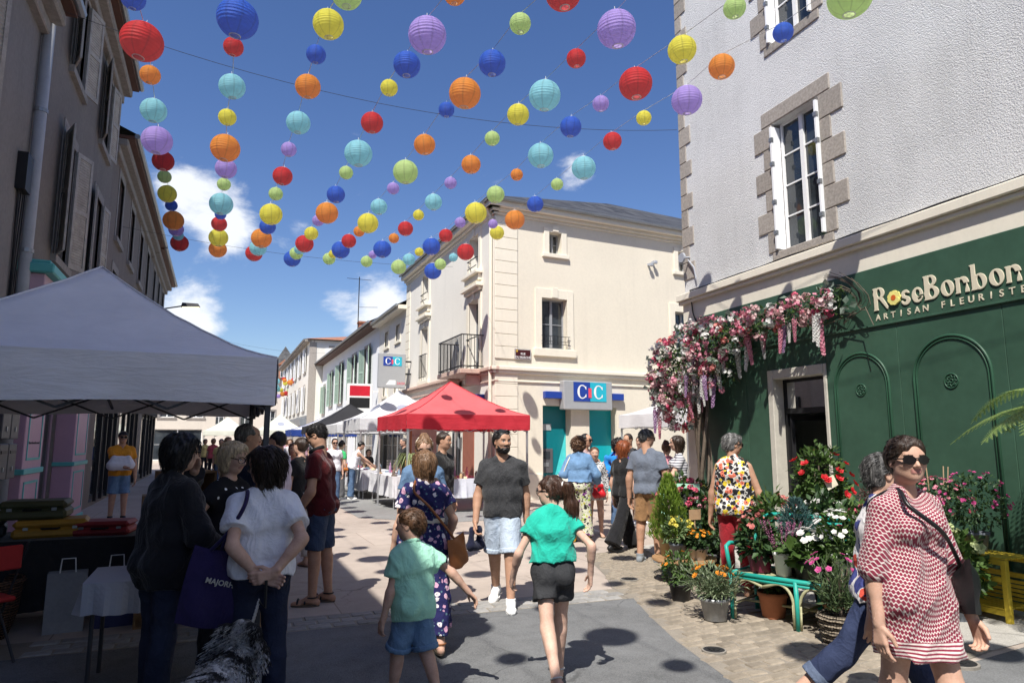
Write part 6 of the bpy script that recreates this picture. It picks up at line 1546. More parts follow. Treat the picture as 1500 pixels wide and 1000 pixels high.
for si, st in enumerate(STR):
 its = st.split(); P = []
 for k, it in enumerate(its):
  x, y, d = [float(q) for q in it[1:].split(',')]
  zl = ZL - (max(0, .32 - .12 * k) if si == 7 else (max(0, .1 - .1 * k) if si == 6 else 0)); p = G(x, y, zl); rr = ray(x, y); t = (zl - CAM_H) / rr.z; dia = d / 1000.0 * t
  P.append((p, dia, ab[it[0]]))
 nfar = len(P)
 size = lambda d: 'large' if d > .4 else ('small' if d < .27 else 'medium')
 for k, (p, dia, col) in enumerate(P):
  lantern(p, dia, col, f'{size(dia)} {col} paper lantern, {ORD[nfar - 1 - k]} from the far end of the {ORD[si]} string from the left')
 # the string runs on overhead towards the viewer; these lanterns are known by the shadows they throw on the ground
 EX = [[(-1.1, 7.23, .26), (-1.1, 6.14, .46), (-1.15, 5.16, .28), (-1.1, 2.21, .44), (-1.07, 1.28, .25), (-1.1, .2, .4)], [(-.05, 7.4, .3), (-.03, 5.6, .22), (-.14, 4.52, .38), (-.1, 2.6, .3), (-.06, 1.5, .46), (0, .65, .25)], [(1.1, 6.3, .3), (1.1, 5.3, .4), (1.1, 4.28, .33), (1.1, 3.34, .25), (1.03, 2.35, .28), (1.15, .47, .5)], [(2.03, 5.74, .43), (2.14, 4.76, .38), (2.1, 3.6, .26), (2.1, 2.4, .4), (2.48, -.04, .47)], [(3.2, 5.4, .3), (3.15, 4.2, .44), (3.15, 3.0, .28), (3.2, 1.9, .36), (3.74, .74, .45)], [(4.2, 5.6, .26), (4.2, 4.4, .4), (4.2, 3.2, .3)], [], []][si]
 q = P[0][0].copy()
 for (ex_, ey_, ed_) in EX:
  q = Vector((ex_, ey_, ZL)); lantern(q, ed_, lr.choice(cyc), 'paper lantern hanging overhead nearer than the top edge of the picture', 'lanterns overhead outside the picture', True)
 q = Vector((q.x, -6.0, ZL))
 pts = [q + Vector((0, 0, .2))] + [Vector((p.x, p.y, p.z + dia * .52)) for p, dia, c in P]
 m = MB(); m.tube(pts, .0045, 4); tag(m.build('lantern_string', m_cord), f'white cord carrying the {ORD[si]} row of lanterns from the left', 'string')
def sagwire(a, b, sag, r=.007):
 a = Vector(a); b = Vector(b); return [a.lerp(b, t) - Vector((0, 0, 4 * sag * t * (1 - t))) for t in np.linspace(0, 1, 22)]
for lb, a, b, s in (('thin dark cable across the street to the white house corner', (-2.85, 11.7, 8.3), (7.75, 10.1, 7.52), .6), ('thin dark cable across the street to the bank wall', (-2.85, 21.9, 7.75), (7.05, 21.6, 7.5), .25), ('thin cable low across the far street', (-2.9, 36.5, 7.3), (7.0, 44, 7.2), .5)):
 m = MB(); m.tube(sagwire(a, b, s), .0045, 4); tag(m.build('cable', m_wire), lb, 'cable')
# second, far group of lanterns
FAR = 't406,558,8 y412,571,6 t405,566,7 r431,557,9 p438,561,6 o425,560,8 l442,558,6 b445,559,7 t452,556,9 y418,561,7 o417,557,6 r416,555,6 y428,567,7 l424,572,7 r419,576,7 o414,577,7 p408,580,6 b432,564,5 t408,570,7 y436,560,6'
for k, it in enumerate(FAR.split()):
 x, y, d = [float(q) for q in it[1:].split(',')]; rr = ray(x, y).normalized(); t = (6.4 + .2 * (k % 5) - CAM_H) / rr.z
 t = min(t, 70); c = Vector((0, 0, CAM_H)) + rr * t
 lantern(c, d / 1000 * t, ab[it[0]], f'tiny far {ab[it[0]]} lantern of the cluster down the street', 'far lantern cluster', True)
# ================================================================== plants, pots and the florist's furniture
def leafm(name, c1, c2, trans=.35, rough=.5):
 if name in _mc: return _mc[name]
 t = NT(name); ri = t.n('ShaderNodeNewGeometry').outputs['Random Per Island']; v = t.coord('Object')
 c = t.ramp(t.math('ADD', t.math('MULTIPLY', ri, .75), t.math('MULTIPLY', t.noise(v, 7, 3), .25)), [(.1, c1), (.85, c2)])
 t.P(Base_Color=c, Roughness=rough, Specular_IOR_Level=.4)
 tr = t.n('ShaderNodeBsdfTranslucent', {'Color': c}); mx = t.n('ShaderNodeMixShader', {0: trans, 1: t.b.outputs[0], 2: tr.outputs[0]}); t.l(mx.outputs[0], t.out.inputs['Surface'])
 _mc[name] = t.m; return t.m
LG = leafm('leaf_green', (.022, .055, .012), (.11, .19, .045)); LDK = leafm('leaf_dark', (.012, .034, .012), (.055, .11, .035), .2); LLM = leafm('leaf_lime', (.12, .22, .02), (.30, .42, .07)); LGY = leafm('leaf_silver', (.14, .20, .15), (.36, .42, .36)); LBL = leafm('leaf_blue_green', (.04, .09, .085), (.10, .19, .18)); LRD = leafm('leaf_dark_red', (.05, .015, .018), (.15, .05, .045)); LFN = leafm('leaf_fern', (.12, .22, .05), (.34, .44, .15))
FLW = {k: leafm('petal_' + k, a, b, .3, .6) for k, (a, b) in dict(red=((.42, .008, .015), (.70, .03, .04)), pink=((.55, .14, .24), (.78, .40, .46)), rose=((.52, .05, .14), (.75, .16, .24)), white=((.66, .65, .62), (.84, .83, .80)), yellow=((.62, .50, .03), (.80, .74, .18)), orange=((.68, .18, .01), (.82, .36, .03)), lilac=((.34, .18, .38), (.56, .38, .56)), salmon=((.55, .12, .11), (.76, .34, .30)), magenta=((.45, .04, .20), (.66, .12, .34)), lime=((.42, .50, .22), (.62, .68, .38))).items()}
BARK = M('bark_vine', (.13, .10, .075), .9, .35, 20, .8, 50, .01)
def rdir(r, up=0.0):
 a = r.uniform(0, 6.283); z = r.uniform(-1, 1); s = math.sqrt(1 - z * z); return Vector((s * math.cos(a), s * math.sin(a), z + up)).normalized()
def leaf(m, p, d, n, L, W):
 d = d.normalized(); x = d.cross(n); x = x.normalized() if x.length > 1e-4 else d.orthogonal().normalized(); n = x.cross(d)
 m.mesh([p, p + d * L * .45 + x * W / 2 + n * L * .06, p + d * L - n * L * .10, p + d * L * .45 - x * W / 2 + n * L * .06, p + d * L * .5 - n * L * .02], [(0, 1, 4), (1, 2, 4), (2, 3, 4), (3, 0, 4)])
def blossom(m, p, n, r, pet=5, cup=.35, rr=None):
 n = n.normalized(); x = n.orthogonal().normalized(); y = n.cross(x); o = (rr or rnd).uniform(0, 6)
 for k in range(pet):
  t = o + 2 * math.pi * k / pet; d = (x * math.cos(t) + y * math.sin(t)); s = (x * -math.sin(t) + y * math.cos(t)); w = r * 1.25 * math.sin(math.pi / pet) + r * .12
  m.mesh([p, p + d * r * .6 + s * w * .62 + n * r * cup * .5, p + d * r + n * r * cup, p + d * r * .6 - s * w * .62 + n * r * cup * .5], [(0, 1, 2, 3)])
def pompon(m, p, r, rr, k=16):
 for _ in range(k):
  d = rdir(rr, .3); x = d.orthogonal().normalized() * r * .45; y = d.cross(x); c = p + d * r * .62; m.mesh([c - x, c + y * .8 + d * r * .2, c + x, c - y * .8 + d * r * .2], [(0, 1, 2, 3)])
def bush(m, c, rad, n, L, W, rr, shell=.5, up=.25, droop=0.0):
 c = Vector(c)
 for _ in range(n):
  d = rdir(rr); q = rr.uniform(shell, 1) ** .6; wob = 1 + .22 * math.sin(d.x * 5 + rad[0] * 30) * math.sin(d.y * 6 + 1) + .12 * math.sin(d.z * 9)
  p = c + Vector((d.x * rad[0], d.y * rad[1], d.z * rad[2])) * q * wob; o = (d + rdir(rr) * .8 + Vector((0, 0, up - droop))).normalized(); leaf(m, p, o, (d * .5 + Vector((0, 0, 1)) + rdir(rr) * .4), L * rr.uniform(.7, 1.25), W * rr.uniform(.75, 1.2))
POTS = dict(grey=M('pot_grey', (.16, .18, .21), .6, .08, 8, .08), tin=M('pot_tin', (.42, .42, .40), .4, .15, 10, .1, metal=.5), white=M('pot_white', (.75, .75, .75), .5, .05, 8, .05), black=M('pot_black', (.02, .02, .022), .5, .1, 8, .05), maroon=M('pot_maroon', (.14, .012, .045), .4, .1, 8, .05), terra=M('pot_terracotta', (.42, .16, .08), .8, .12, 8, .15), gold=M('pot_straw', (.36, .28, .15), .7, .2, 12, .3), galv=M('pot_galvanised', (.30, .31, .32), .45, .2, 9, .1, metal=.5))
SOIL = M('soil', (.035, .022, .014), .95, .3, 20, .5)
def pot(root, r, h, mat, ribs=False):
 m = MB(); pr = [(r * .72, 0), (r * .74, .004)]
 if ribs:
  for k in range(7): pr += [(r * (.74 + .22 * k / 7), h * (k + .3) / 8), (r * (.79 + .22 * k / 7), h * (k + .7) / 8)]
 else: pr += [(r * .95, h * .82)]
 pr += [(r * 1.03, h * .83), (r * 1.05, h), (r * .95, h), (r * .9, h * .86)]
 m.lathe(pr, 22); m.build('pot', mat, root, True); m = MB(); m.lathe([(0.001, h * .87), (r * .9, h * .87)], 16, cap=False); m.build('soil', SOIL, root)
def plant(label, p, pr, ph, pm, seed, ribs=False, name='potted_plant'):
 root = empty(name, p, 0, label, 'plant'); root.scale = (1.17,) * 3 if 'bench' in label or 'table' in label else (1, 1, 1); pot(root, pr, ph, POTS[pm] if isinstance(pm, str) else pm, ribs); return root, random.Random(seed)
def stems(root, rr, n, z0, z1, spread, r=.004, mat=None):
 m = MB()
 for _ in range(n):
  a = rr.uniform(0, 6.28); s = spread * rr.uniform(.3, 1); m.tube([(.02 * math.cos(a), .02 * math.sin(a), z0), (s * .5 * math.cos(a), s * .5 * math.sin(a), (z0 + z1) / 2), (s * math.cos(a), s * math.sin(a), z1 * rr.uniform(.8, 1))], r, 4)
 m.build('stem', mat or LG, root)
def flowers(root, rr, pts, mat, r, kind='blossom', pet=5, cup=.3, name='flower'):
 for p, n in pts:
  m = MB()
  if kind == 'pompon': pompon(m, Vector((0, 0, 0)), r, rr)
  else: blossom(m, Vector((0, 0, 0)), Vector(n), r * rr.uniform(.8, 1.15), pet, cup, rr); blossom(m, Vector(n) * r * .12, Vector(n), r * .55, pet, cup * 1.6, rr)
  o = m.build(name, FLW[mat], root); o.location = p
def shellpts(rr, c, rad, n, zmin=-.2, front=None):
 P = []
 while len(P) < n:
  d = rdir(rr)
  if d.z < zmin: continue
  if front is not None and d.dot(front) < -.25: continue
  P.append((Vector(c) + Vector((d.x * rad[0], d.y * rad[1], d.z * rad[2])) * rr.uniform(.95, 1.08), (d + Vector((0, 0, .5))).normalized()))
 return P
TOCAM = Vector((-.6, -.8, .15))
# ---- low round table with hairpin legs
tc_ = G(1003, 853); TZ = .29
tb = empty('plant_table', (tc_.x, tc_.y, 0), 0, 'low round wooden table on black hairpin legs holding flower pots', 'table')
m = MB(); m.lathe([(.36, TZ - .035), (.375, TZ - .02), (.37, TZ)], 30); m.build('tabletop', M('wood_oak', (.33, .19, .09), .65, .3, 9, .3), tb)
for k in range(3):
 a = R(200 + 120 * k); m = MB(); c = Vector((.27 * math.cos(a), .27 * math.sin(a), 0)); t_ = Vector((-math.sin(a), math.cos(a), 0)) * .05; f = c * 1.12
 m.tube([c + t_ + Vector((0, 0, TZ - .035)), f + t_ * .15 + Vector((0, 0, .01)), f - t_ * .15 + Vector((0, 0, .01)), c - t_ + Vector((0, 0, TZ - .035))], .006, 6); m.build('leg', m_blk, tb)
ex, ey = Vector((math.cos(YAW), -math.sin(YAW), 0)), Vector((math.sin(YAW), math.cos(YAW), 0))     # picture right / away
def onT(r_, f_): q = tc_ + ex * r_ + ey * f_; return (q.x, q.y, TZ)
root, rr = plant('cone shaped lime green cypress in a straw coloured pot on the round table', onT(-.13, .14), .12, .2, 'gold', 1)
m = MB()
for k in range(1500):
 h = rr.random() ** 1.25; rad = .215 * (1 - h) ** .8 + .012; a = rr.uniform(0, 6.28); q = rr.uniform(.65, 1.05); p = Vector((rad * q * math.cos(a), rad * q * math.sin(a), .17 + h * .62)); d = Vector((math.cos(a) * .55, math.sin(a) * .55, 1.0)) + rdir(rr) * .3; leaf(m, p, d, Vector((math.cos(a), math.sin(a), .3)), .06, .02)
tag(m.build('foliage', LLM, root), kind='stuff'); m = MB(); m.tube([(0, 0, .17), (0, 0, .6)], .012, 6); m.build('stem', BARK, root)
root, rr = plant('yellow chrysanthemums in a grey plastic pot on the round table', onT(-.10, -.14), .085, .16, 'grey', 2)
m = MB(); bush(m, (0, 0, .27), (.15, .15, .12), 420, .055, .03, rr); tag(m.build('foliage', leafm('leaf_mum', (.06, .11, .04), (.20, .28, .12)), root), kind='stuff'); flowers(root, rr, shellpts(rr, (0, 0, .28), (.15, .15, .12), 13, .35), 'yellow', .032, 'pompon'); stems(root, rr, 8, .14, .3, .12)
root, rr = plant('orange kalanchoe in a tin pot on the round table', onT(.12, -.15), .11, .12, 'tin', 3)
m = MB(); bush(m, (0, 0, .18), (.16, .15, .08), 260, .06, .045, rr); tag(m.build('foliage', LDK, root), kind='stuff'); flowers(root, rr, shellpts(rr, (0, 0, .20), (.17, .16, .09), 40, .35), 'orange', .020, pet=4); stems(root, rr, 6, .1, .2, .1)
m = MB(); m.tube([(0, .02, .1), (0, .02, .40)], .005, 5); m.build('label_stick', M('wood_pale', (.45, .32, .2), .7), root); m = MB(); m.box((-.07, .01, .38), (.07, .016, .48)); m.build('price_label', M('kraft', (.40, .26, .15), .8), root)
q = tc_ + ex * .22 + ey * .75
root, rr = plant('bush of red and pink dahlias behind the round table', (q.x, q.y, .22), .14, .22, 'black', 4)
m = MB(); bush(m, (0, 0, .5), (.28, .26, .27), 750, .08, .05, rr); tag(m.build('foliage', LG, root), kind='stuff'); flowers(root, rr, shellpts(rr, (0, 0, .52), (.29, .27, .27), 17, .1, TOCAM), 'rose', .045, 'pompon'); stems(root, rr, 10, .2, .6, .2)
m = MB(); m.box((-.14, -.14, -.22), (.14, .14, -.004)); m.build('plinth_block', M('crate_dark', (.08, .06, .05), .8), root)
q = tc_ + ex * .46 + ey * .42
root, rr = plant('leafy mixed bush with small pink roses between the round table and the bench', (q.x, q.y, 0), .15, .24, 'black', 5)
m = MB(); bush(m, (0, 0, .52), (.26, .25, .34), 900, .07, .04, rr); tag(m.build('foliage', LDK, root), kind='stuff'); flowers(root, rr, shellpts(rr, (0, 0, .52), (.26, .25, .34), 9, -.1, TOCAM), 'pink', .03, 'pompon'); stems(root, rr, 8, .2, .7, .2)
q = tc_ + ex * .52 + ey * .85
root, rr = plant('tall yellow daisies with dark centres behind the bench', (q.x, q.y, .15), .13, .22, 'black', 6)
m = MB(); bush(m, (0, 0, .48), (.25, .22, .28), 520, .09, .05, rr); tag(m.build('foliage', LG, root), kind='stuff'); flowers(root, rr, shellpts(rr, (0, 0, .52), (.24, .22, .3), 10, .25, TOCAM), 'yellow', .055, pet=9, cup=.1); stems(root, rr, 8, .2, .7, .18)
m = MB(); m.box((-.13, -.13, -.15), (.13, .13, -.004)); m.build('plinth_block', M('crate_dark', (.08, .06, .05), .8), root)
q = G(1048, 910)
root, rr = plant('orange gazanias with silvery leaves in a galvanised pot on the cobbles', (q.x, q.y, .02), .135, .2, 'galv', 7)
m = MB()
for k in range(900):
 a = rr.uniform(0, 6.28); d = Vector((math.cos(a) * rr.uniform(.2, 1.1), math.sin(a) * rr.uniform(.2, 1.1), rr.uniform(.35, 1.2))); p = Vector((rr.uniform(-.12, .12), rr.uniform(-.12, .12), .20)) + d * rr.uniform(.02, .24); leaf(m, p, d + rdir(rr) * .5 - Vector((0, 0, .25)), Vector((0, 0, 1)), .085, .016)
tag(m.build('foliage', leafm('leaf_gazania', (.07, .12, .05), (.30, .36, .22)), root), kind='stuff'); flowers(root, rr, shellpts(rr, (-.02, 0, .36), (.2, .2, .13), 13, .3), 'orange', .036, pet=9, cup=.25); stems(root, rr, 10, .18, .42, .16)
q = G(1020, 888) ;
root, rr = plant('small bushy plant with yellow buds beside the gazanias', (q.x, q.y + .25, .01), .12, .18, 'black', 8)
m = MB(); bush(m, (0, 0, .30), (.18, .17, .16), 480, .06, .025, rr); tag(m.build('foliage', LG, root), kind='stuff'); flowers(root, rr, shellpts(rr, (0, 0, .32), (.18, .17, .16), 7, .2), 'orange', .026, pet=7); stems(root, rr, 6, .15, .35, .12)
# ---- turquoise rattan bench
BO = Vector((4.52, 5.33, 0)); BE = Vector((.38, -.925, 0)).normalized(); BD = Vector((.925, .38, 0)).normalized()
def BX(p): return BO + BE * p[0] + BD * p[1] + Vector((0, 0, p[2]))
def bench():
 root = empty('rattan_bench', tuple(BO), 0, 'turquoise rattan bench with scrolled back covered in potted flowers', 'bench'); mt = M('rattan_turquoise', (.02, .33, .27), .45, .15, 14, .15); mw = M('rattan_wrap', (.38, .37, .22), .7, .3, 30, .5)
 def B(pts, r, mat=mt, name='rail', seg=8):
  m = MB(xf=lambda p: BX(p) - BO); m.tube(pts, r, seg); return m.build(name, mat, root, True)
 L, D, Hs, Hb = 1.22, .52, .42, .93
 m = MB(xf=lambda p: BX(p) - BO)
 for k in range(26):
  y = .02 + (D - .06) * k / 26; m.box((.02, y, Hs - .012), (L - .02, y + (D - .06) / 26 * .8, Hs + .004))
 m.build('seat', mw, root)
 B([(0, 0, Hs), (L, 0, Hs)], .022, name='seat_rail'); B([(0, 0, Hs - .035), (L, 0, Hs - .035)], .016, name='seat_rail'); B([(0, D, Hs), (L, D, Hs)], .02, name='seat_rail')
 for x in (0, L): B([(x, 0, Hs), (x, D, Hs)], .02, name='seat_rail')
 for x in (.0, L / 2, L):
  B([(x, -.005, Hs), (x + .008, -.01, .2), (x + .004, .0, 0)], [.021, .02, .022], name='leg')
  if x == L / 2 or True:
   for s in (-1, 1):
    if (x == 0 and s < 0) or (x == L and s > 0): continue
    w = L / 4; pts = [(x + s * .028, .0, 0.02), (x + s * .03, .0, .22)] + [(x + s * (.03 + w * .42 * (1 - math.cos(t))), 0, .22 + .16 * math.sin(t)) for t in np.linspace(0, math.pi * .62, 9)] + [(x + s * (w - .0), 0, Hs - .085)]
    B(pts, .014, mw, 'apron_arch')
  B([(x, D, 0), (x, D, Hs)], .022, name='leg')
  B([(x, 0, .14), (x, D, .14)], .012, mw, 'stretcher')
 B([(0, D / 2, .14), (L, D / 2, .14)], .012, mw, 'stretcher')
 for x, s in ((0, -1), (L, 1)):
  B([(x, 0, Hs), (x + s * .015, -.02, Hs + .17), (x + s * .03, -.01, Hs + .24), (x + s * .03, .06, Hs + .265), (x + s * .02, .2, Hs + .25), (x, D - .02, Hs + .24)], .02, name='armrest')
 top = [(0, D, Hs), (0, D + .02, Hs + .3)] + [(.22 * (1 - math.cos(t)), D + .04, Hs + .3 + (Hb - Hs - .3) * math.sin(t)) for t in np.linspace(.1, math.pi / 2, 9)] + [(L - .22 * (1 - math.cos(t)), D + .04, Hs + .3 + (Hb - Hs - .3) * math.sin(t)) for t in np.linspace(math.pi / 2, .1, 9)] + [(L, D + .02, Hs + .3), (L, D, Hs)]
 B(top, .021, name='back_rail'); B([(p[0] * .93 + .04, p[1], p[2] - .05) for p in top[2:-2]], .014, name='back_rail')
 for cx, s in ((.24, 1), (L - .24, -1), (.5, 1), (L - .5, -1)):
  B([(cx + s * (.02 + .115 * (1 - k / 44)) * math.cos(k * .33), D + .03, Hs + .26 + (.02 + .115 * (1 - k / 44)) * math.sin(k * .33)) for k in range(45)], .009, name='scroll', seg=6)
 for x in np.linspace(.1, L - .1, 5): B([(x, D, Hs), (x, D + .03, Hs + .14)], .009, name='spindle', seg=6)
 return root
bench()
BZ = .432
def onB(x, y, z=BZ): p = BX((x, y, 0)); return (p.x, p.y, z)
root, rr = plant('maroon pot of dark leaves and red bells at the left end of the bench', onB(.20, .2), .10, .14, 'maroon', 10, True)
m = MB(); bush(m, (0, 0, .24), (.17, .16, .14), 420, .075, .045, rr); tag(m.build('foliage', LDK, root), kind='stuff'); flowers(root, rr, shellpts(rr, (0, 0, .3), (.15, .14, .18), 14, .2), 'salmon', .024, pet=4, cup=.9); stems(root, rr, 7, .1, .42, .14)
root, rr = plant('pink heather in a tall white pot on the bench', onB(.44, .16), .075, .18, 'white', 11)
m = MB()
for k in range(16):
 a = rr.uniform(0, 6.28); s = rr.uniform(.2, 1) * .1; x0, y0 = s * math.cos(a), s * math.sin(a)
 for j in range(26): p = Vector((x0 * (1 + j / 20), y0 * (1 + j / 20), .2 + j * .0085)); pompon(m, p, .011, rr, 3)
tag(m.build('heather_bloom', leafm('petal_heather', (.30, .06, .18), (.52, .22, .36)), root), kind='stuff'); m = MB(); bush(m, (0, 0, .22), (.10, .10, .07), 160, .04, .012, rr); tag(m.build('foliage', LG, root), kind='stuff')
root, rr = plant('white cyclamen with broad leaves in a black pot in the middle of the bench', onB(.66, .18), .12, .14, 'black', 12)
m = MB(); bush(m, (0, 0, .19), (.17, .16, .08), 150, .10, .08, rr); tag(m.build('foliage', LG, root), kind='stuff'); flowers(root, rr, shellpts(rr, (0, 0, .27), (.17, .15, .10), 26, .2), 'white', .03, pet=5); stems(root, rr, 10, .1, .3, .12)
root, rr = plant('blue-green dwarf conifer at the back of the bench', onB(.48, .40), .09, .16, 'black', 13)
m = MB()
for k in range(900):
 h = rr.random(); a = rr.uniform(0, 6.28); rad = (.13 * math.sin(math.pi * min(1, h * .85 + .12))) * rr.uniform(.5, 1.1); leaf(m, Vector((rad * math.cos(a), rad * math.sin(a), .16 + h * .40)), Vector((math.cos(a) * .6, math.sin(a) * .6, .9)) + rdir(rr) * .4, rdir(rr), .05, .012)
tag(m.build('foliage', LBL, root), kind='stuff'); stems(root, rr, 3, .12, .3, .03, .008, BARK)
root, rr = plant('white flowering plant in a white pot towards the right of the bench', onB(.98, .2), .10, .2, 'white', 14)
m = MB(); bush(m, (0, 0, .32), (.19, .18, .17), 520, .06, .03, rr); tag(m.build('foliage', LG, root), kind='stuff'); flowers(root, rr, shellpts(rr, (-.05, 0, .34), (.19, .18, .18), 30, 0, TOCAM), 'white', .024); stems(root, rr, 8, .15, .42, .13)
root, rr = plant('dense clump of small white blooms behind the cyclamen', onB(.78, .38), .1, .16, 'black', 15)
m = MB(); bush(m, (0, 0, .28), (.16, .14, .13), 320, .05, .03, rr); tag(m.build('foliage', LG, root), kind='stuff'); flowers(root, rr, shellpts(rr, (0, 0, .30), (.16, .14, .14), 36, .1, TOCAM), 'white', .026, pet=6); stems(root, rr, 8, .12, .36, .1)
for lb, x, y in (('terracotta pot standing under the left half of the bench', .26, .3), ('terracotta pot standing under the right half of the bench', .86, .3)):
 root, rr = plant(lb, onB(x, y, .01), .115, .2, 'terra', 16)
 m = MB(); bush(m, (0, 0, .25), (.12, .12, .05), 90, .07, .04, rr); tag(m.build('foliage', LDK, root), kind='stuff')
for lb, x, y, z, hh_, col, sd_ in (('leafy bush with rosy blooms behind the right half of the bench', 1.0, .72, 0, .62, 'rose', 51), ('bush of small white and green leaves behind the middle of the bench', .62, .78, 0, .66, 'white', 52), ('bush with salmon flowers behind the left end of the bench', .12, .78, 0, .66, 'salmon', 53), ('low leafy plant at the right end of the bench', 1.32, .35, 0, .5, 'pink', 54)):
 root, rr = plant(lb, onB(x, y, z), .14, .24, 'black', sd_); m = MB(); bush(m, (0, 0, hh_), (.27, .24, .27), 720, .07, .045, rr); tag(m.build('foliage', LG if sd_ % 2 else LDK, root), kind='stuff'); flowers(root, rr, shellpts(rr, (0, 0, hh_), (.27, .24, .27), 14, -.1, TOCAM), col, .03, 'pompon'); stems(root, rr, 8, .2, hh_, .15)
# ---- climbing mandevilla
q = G(1212, 868)
root, rr = plant('tall climbing mandevilla with red trumpet flowers beside the shop door', (q.x, q.y, 0), .19, .3, 'black', 20)
m = MB()
for (cx, cz, rx, rz_, n) in ((0, .55, .30, .30, 700), (.0, .95, .30, .30, 750), (-.02, 1.30, .27, .26, 650), (.10, 1.05, .30, .2, 300), (.28, 1.12, .12, .12, 70), (-.22, 1.2, .14, .14, 90)): bush(m, (cx, 0, cz), (rx, rx * .8, rz_), n, .075, .04, rr)
tag(m.build('foliage', LG, root), kind='stuff'); stems(root, rr, 6, .28, 1.5, .12, .008, BARK)
P = shellpts(rr, (0, 0, 1.1), (.36, .3, .45), 15, -.4, TOCAM); flowers(root, rr, P, 'red', .05, pet=5, cup=.5)
flowers(root, rr, shellpts(rr, (0, 0, .62), (.34, .3, .3), 10, -.3, TOCAM), 'rose', .05, 'pompon'); flowers(root, rr, shellpts(rr, (-.05, 0, .5), (.34, .3, .25), 12, -.2, TOCAM), 'white', .03)
m = MB(); m.box((-.02, -.002, 0), (.02, .002, .5)); m.build('trellis', M('wood_pale', (.45, .32, .2), .7), root)
m = MB(); c = Vector((-.17, -.26, 1.12)); m.mesh([c, c + ex * .11 + Vector((0, 0, .06)), c + ex * .06 + Vector((0, 0, .17)), c + ex * -.05 + Vector((0, 0, .11))], [(0, 1, 2, 3)]); m.build('plant_label', M('label_cream', (.7, .65, .5), .6), root)
# ---- oleander in a basket
q = G(1232, 944)
root = empty('potted_plant', (q.x, q.y, 0), 0, 'oleander with pink flowers in a wicker basket on the cobbles', 'plant'); rr = random.Random(22)
m = MB(); m.lathe([(.125, .01), (.15, .1), (.165, .24), (.155, .25), (.14, .22), (.12, .05)], 28); m.build('basket', wicker('wicker_grey', (.27, .22, .16)), root, True)
m = MB()
for k in range(4): m.tube([((.135 + .01 * k + .006) * math.cos(t), (.135 + .01 * k + .006) * math.sin(t), .05 + .055 * k + .006 * math.sin(14 * t)) for t in np.linspace(0, 2 * math.pi, 40)], .010, 5, False)
m.build('basket_weave', wicker('wicker_grey', (.27, .22, .16)), root, True); m = MB(); m.lathe([(.001, .21), (.14, .21)], 16, cap=False); m.build('soil', SOIL, root)
m = MB()
for k in range(60):
 a = rr.uniform(0, 6.28); s = rr.uniform(.05, .24); zt = rr.uniform(.38, .72); base = Vector((.03 * math.cos(a), .03 * math.sin(a), .2)); tip = Vector((s * math.cos(a), s * math.sin(a), zt))
 for j in range(9):
  p = base.lerp(tip, .3 + .7 * j / 9); d = (tip - base).normalized() + rdir(rr) * .85; leaf(m, p, d, rdir(rr), rr.uniform(.08, .12), .018)
tag(m.build('foliage', leafm('leaf_oleander', (.03, .055, .025), (.13, .19, .08), .2), root), kind='stuff'); stems(root, rr, 9, .2, .65, .16, .006, BARK); flowers(root, rr, shellpts(rr, (-.05, 0, .58), (.2, .18, .16), 14, .1, TOCAM), 'magenta', .028)
# ---- yellow slatted stand with plants against the green wall
def FP(u, w, z=0.0): return FL(Vector((u, w, z)))
u0, u1 = 4.80, 5.92
st = empty('yellow_stand', (0, 0, 0), 0, 'yellow painted wooden plant stand against the green shop wall', 'stand'); my = M('paint_yellow', (.58, .43, .04), .55, .15, 8, .2)
W0, W1 = .34, .74
for u in (u0, u1 - .05):
 for w in (W0, W1 - .05): m = FL.mb(); m.box((u, w, 0), (u + .05, w + .05, .56), .004); m.build('leg', my, st)
for (a, b) in ((.51, .56), (.36, .405), (.06, .11)):
 m = FL.mb(); m.box((u0 + .05, W1 - .045, a), (u1 - .05, W1 - .01, b), .003); m.build('rail', my, st); m = FL.mb(); m.box((u0 + .05, W0 + .01, a), (u1 - .05, W0 + .045, b), .003); m.build('rail', my, st)
for k in range(5):
 w = W0 + .0 + (W1 - W0) * k / 5; m = FL.mb(); m.box((u0 + .004, w + .004, .562), (u1 - .004, w + .068, .58), .003); m.build('slat', my, st); m = FL.mb(); m.box((u0 + .055, w + .004, .112), (u1 - .055, w + .068, .128), .003); m.build('slat', my, st)
for k in range(5): m = FL.mb(); m.box((u0 + .4, W0 + .048, .15 + k * .04), (u1 - .055, W0 + .06, .178 + k * .04)); m.build('slat', my, st)
def fplant(label, u, w, z, pr, ph, pm, seed): p = FP(u, w, z); return plant(label, (p.x, p.y, z), pr, ph, pm, seed)
root, rr = fplant('fuchsia bush with pink bells and canes on the yellow stand', 5.12, .52, .582, .13, .18, 'grey', 30)
m = MB(); bush(m, (0, 0, .42), (.30, .30, .22), 800, .05, .028, rr); tag(m.build('foliage', LDK, root), kind='stuff'); flowers(root, rr, shellpts(rr, (0, 0, .44), (.32, .32, .24), 46, -.5, TOCAM), 'pink', .022, pet=4, cup=.8); flowers(root, rr, shellpts(rr, (0, 0, .44), (.32, .32, .24), 16, -.3, TOCAM), 'rose', .022, pet=5, cup=.7)
for k in range(4): m = MB(); a = k * 1.6; m.tube([(.08 * math.cos(a), .08 * math.sin(a), .15), (.14 * math.cos(a), .14 * math.sin(a), .80)], .006, 5); m.build('cane', M('wood_pale', (.45, .32, .2), .7), root)
root, rr = fplant('red geraniums hanging over the left end of the yellow stand', 4.90, .62, .582, .10, .14, 'grey', 31)
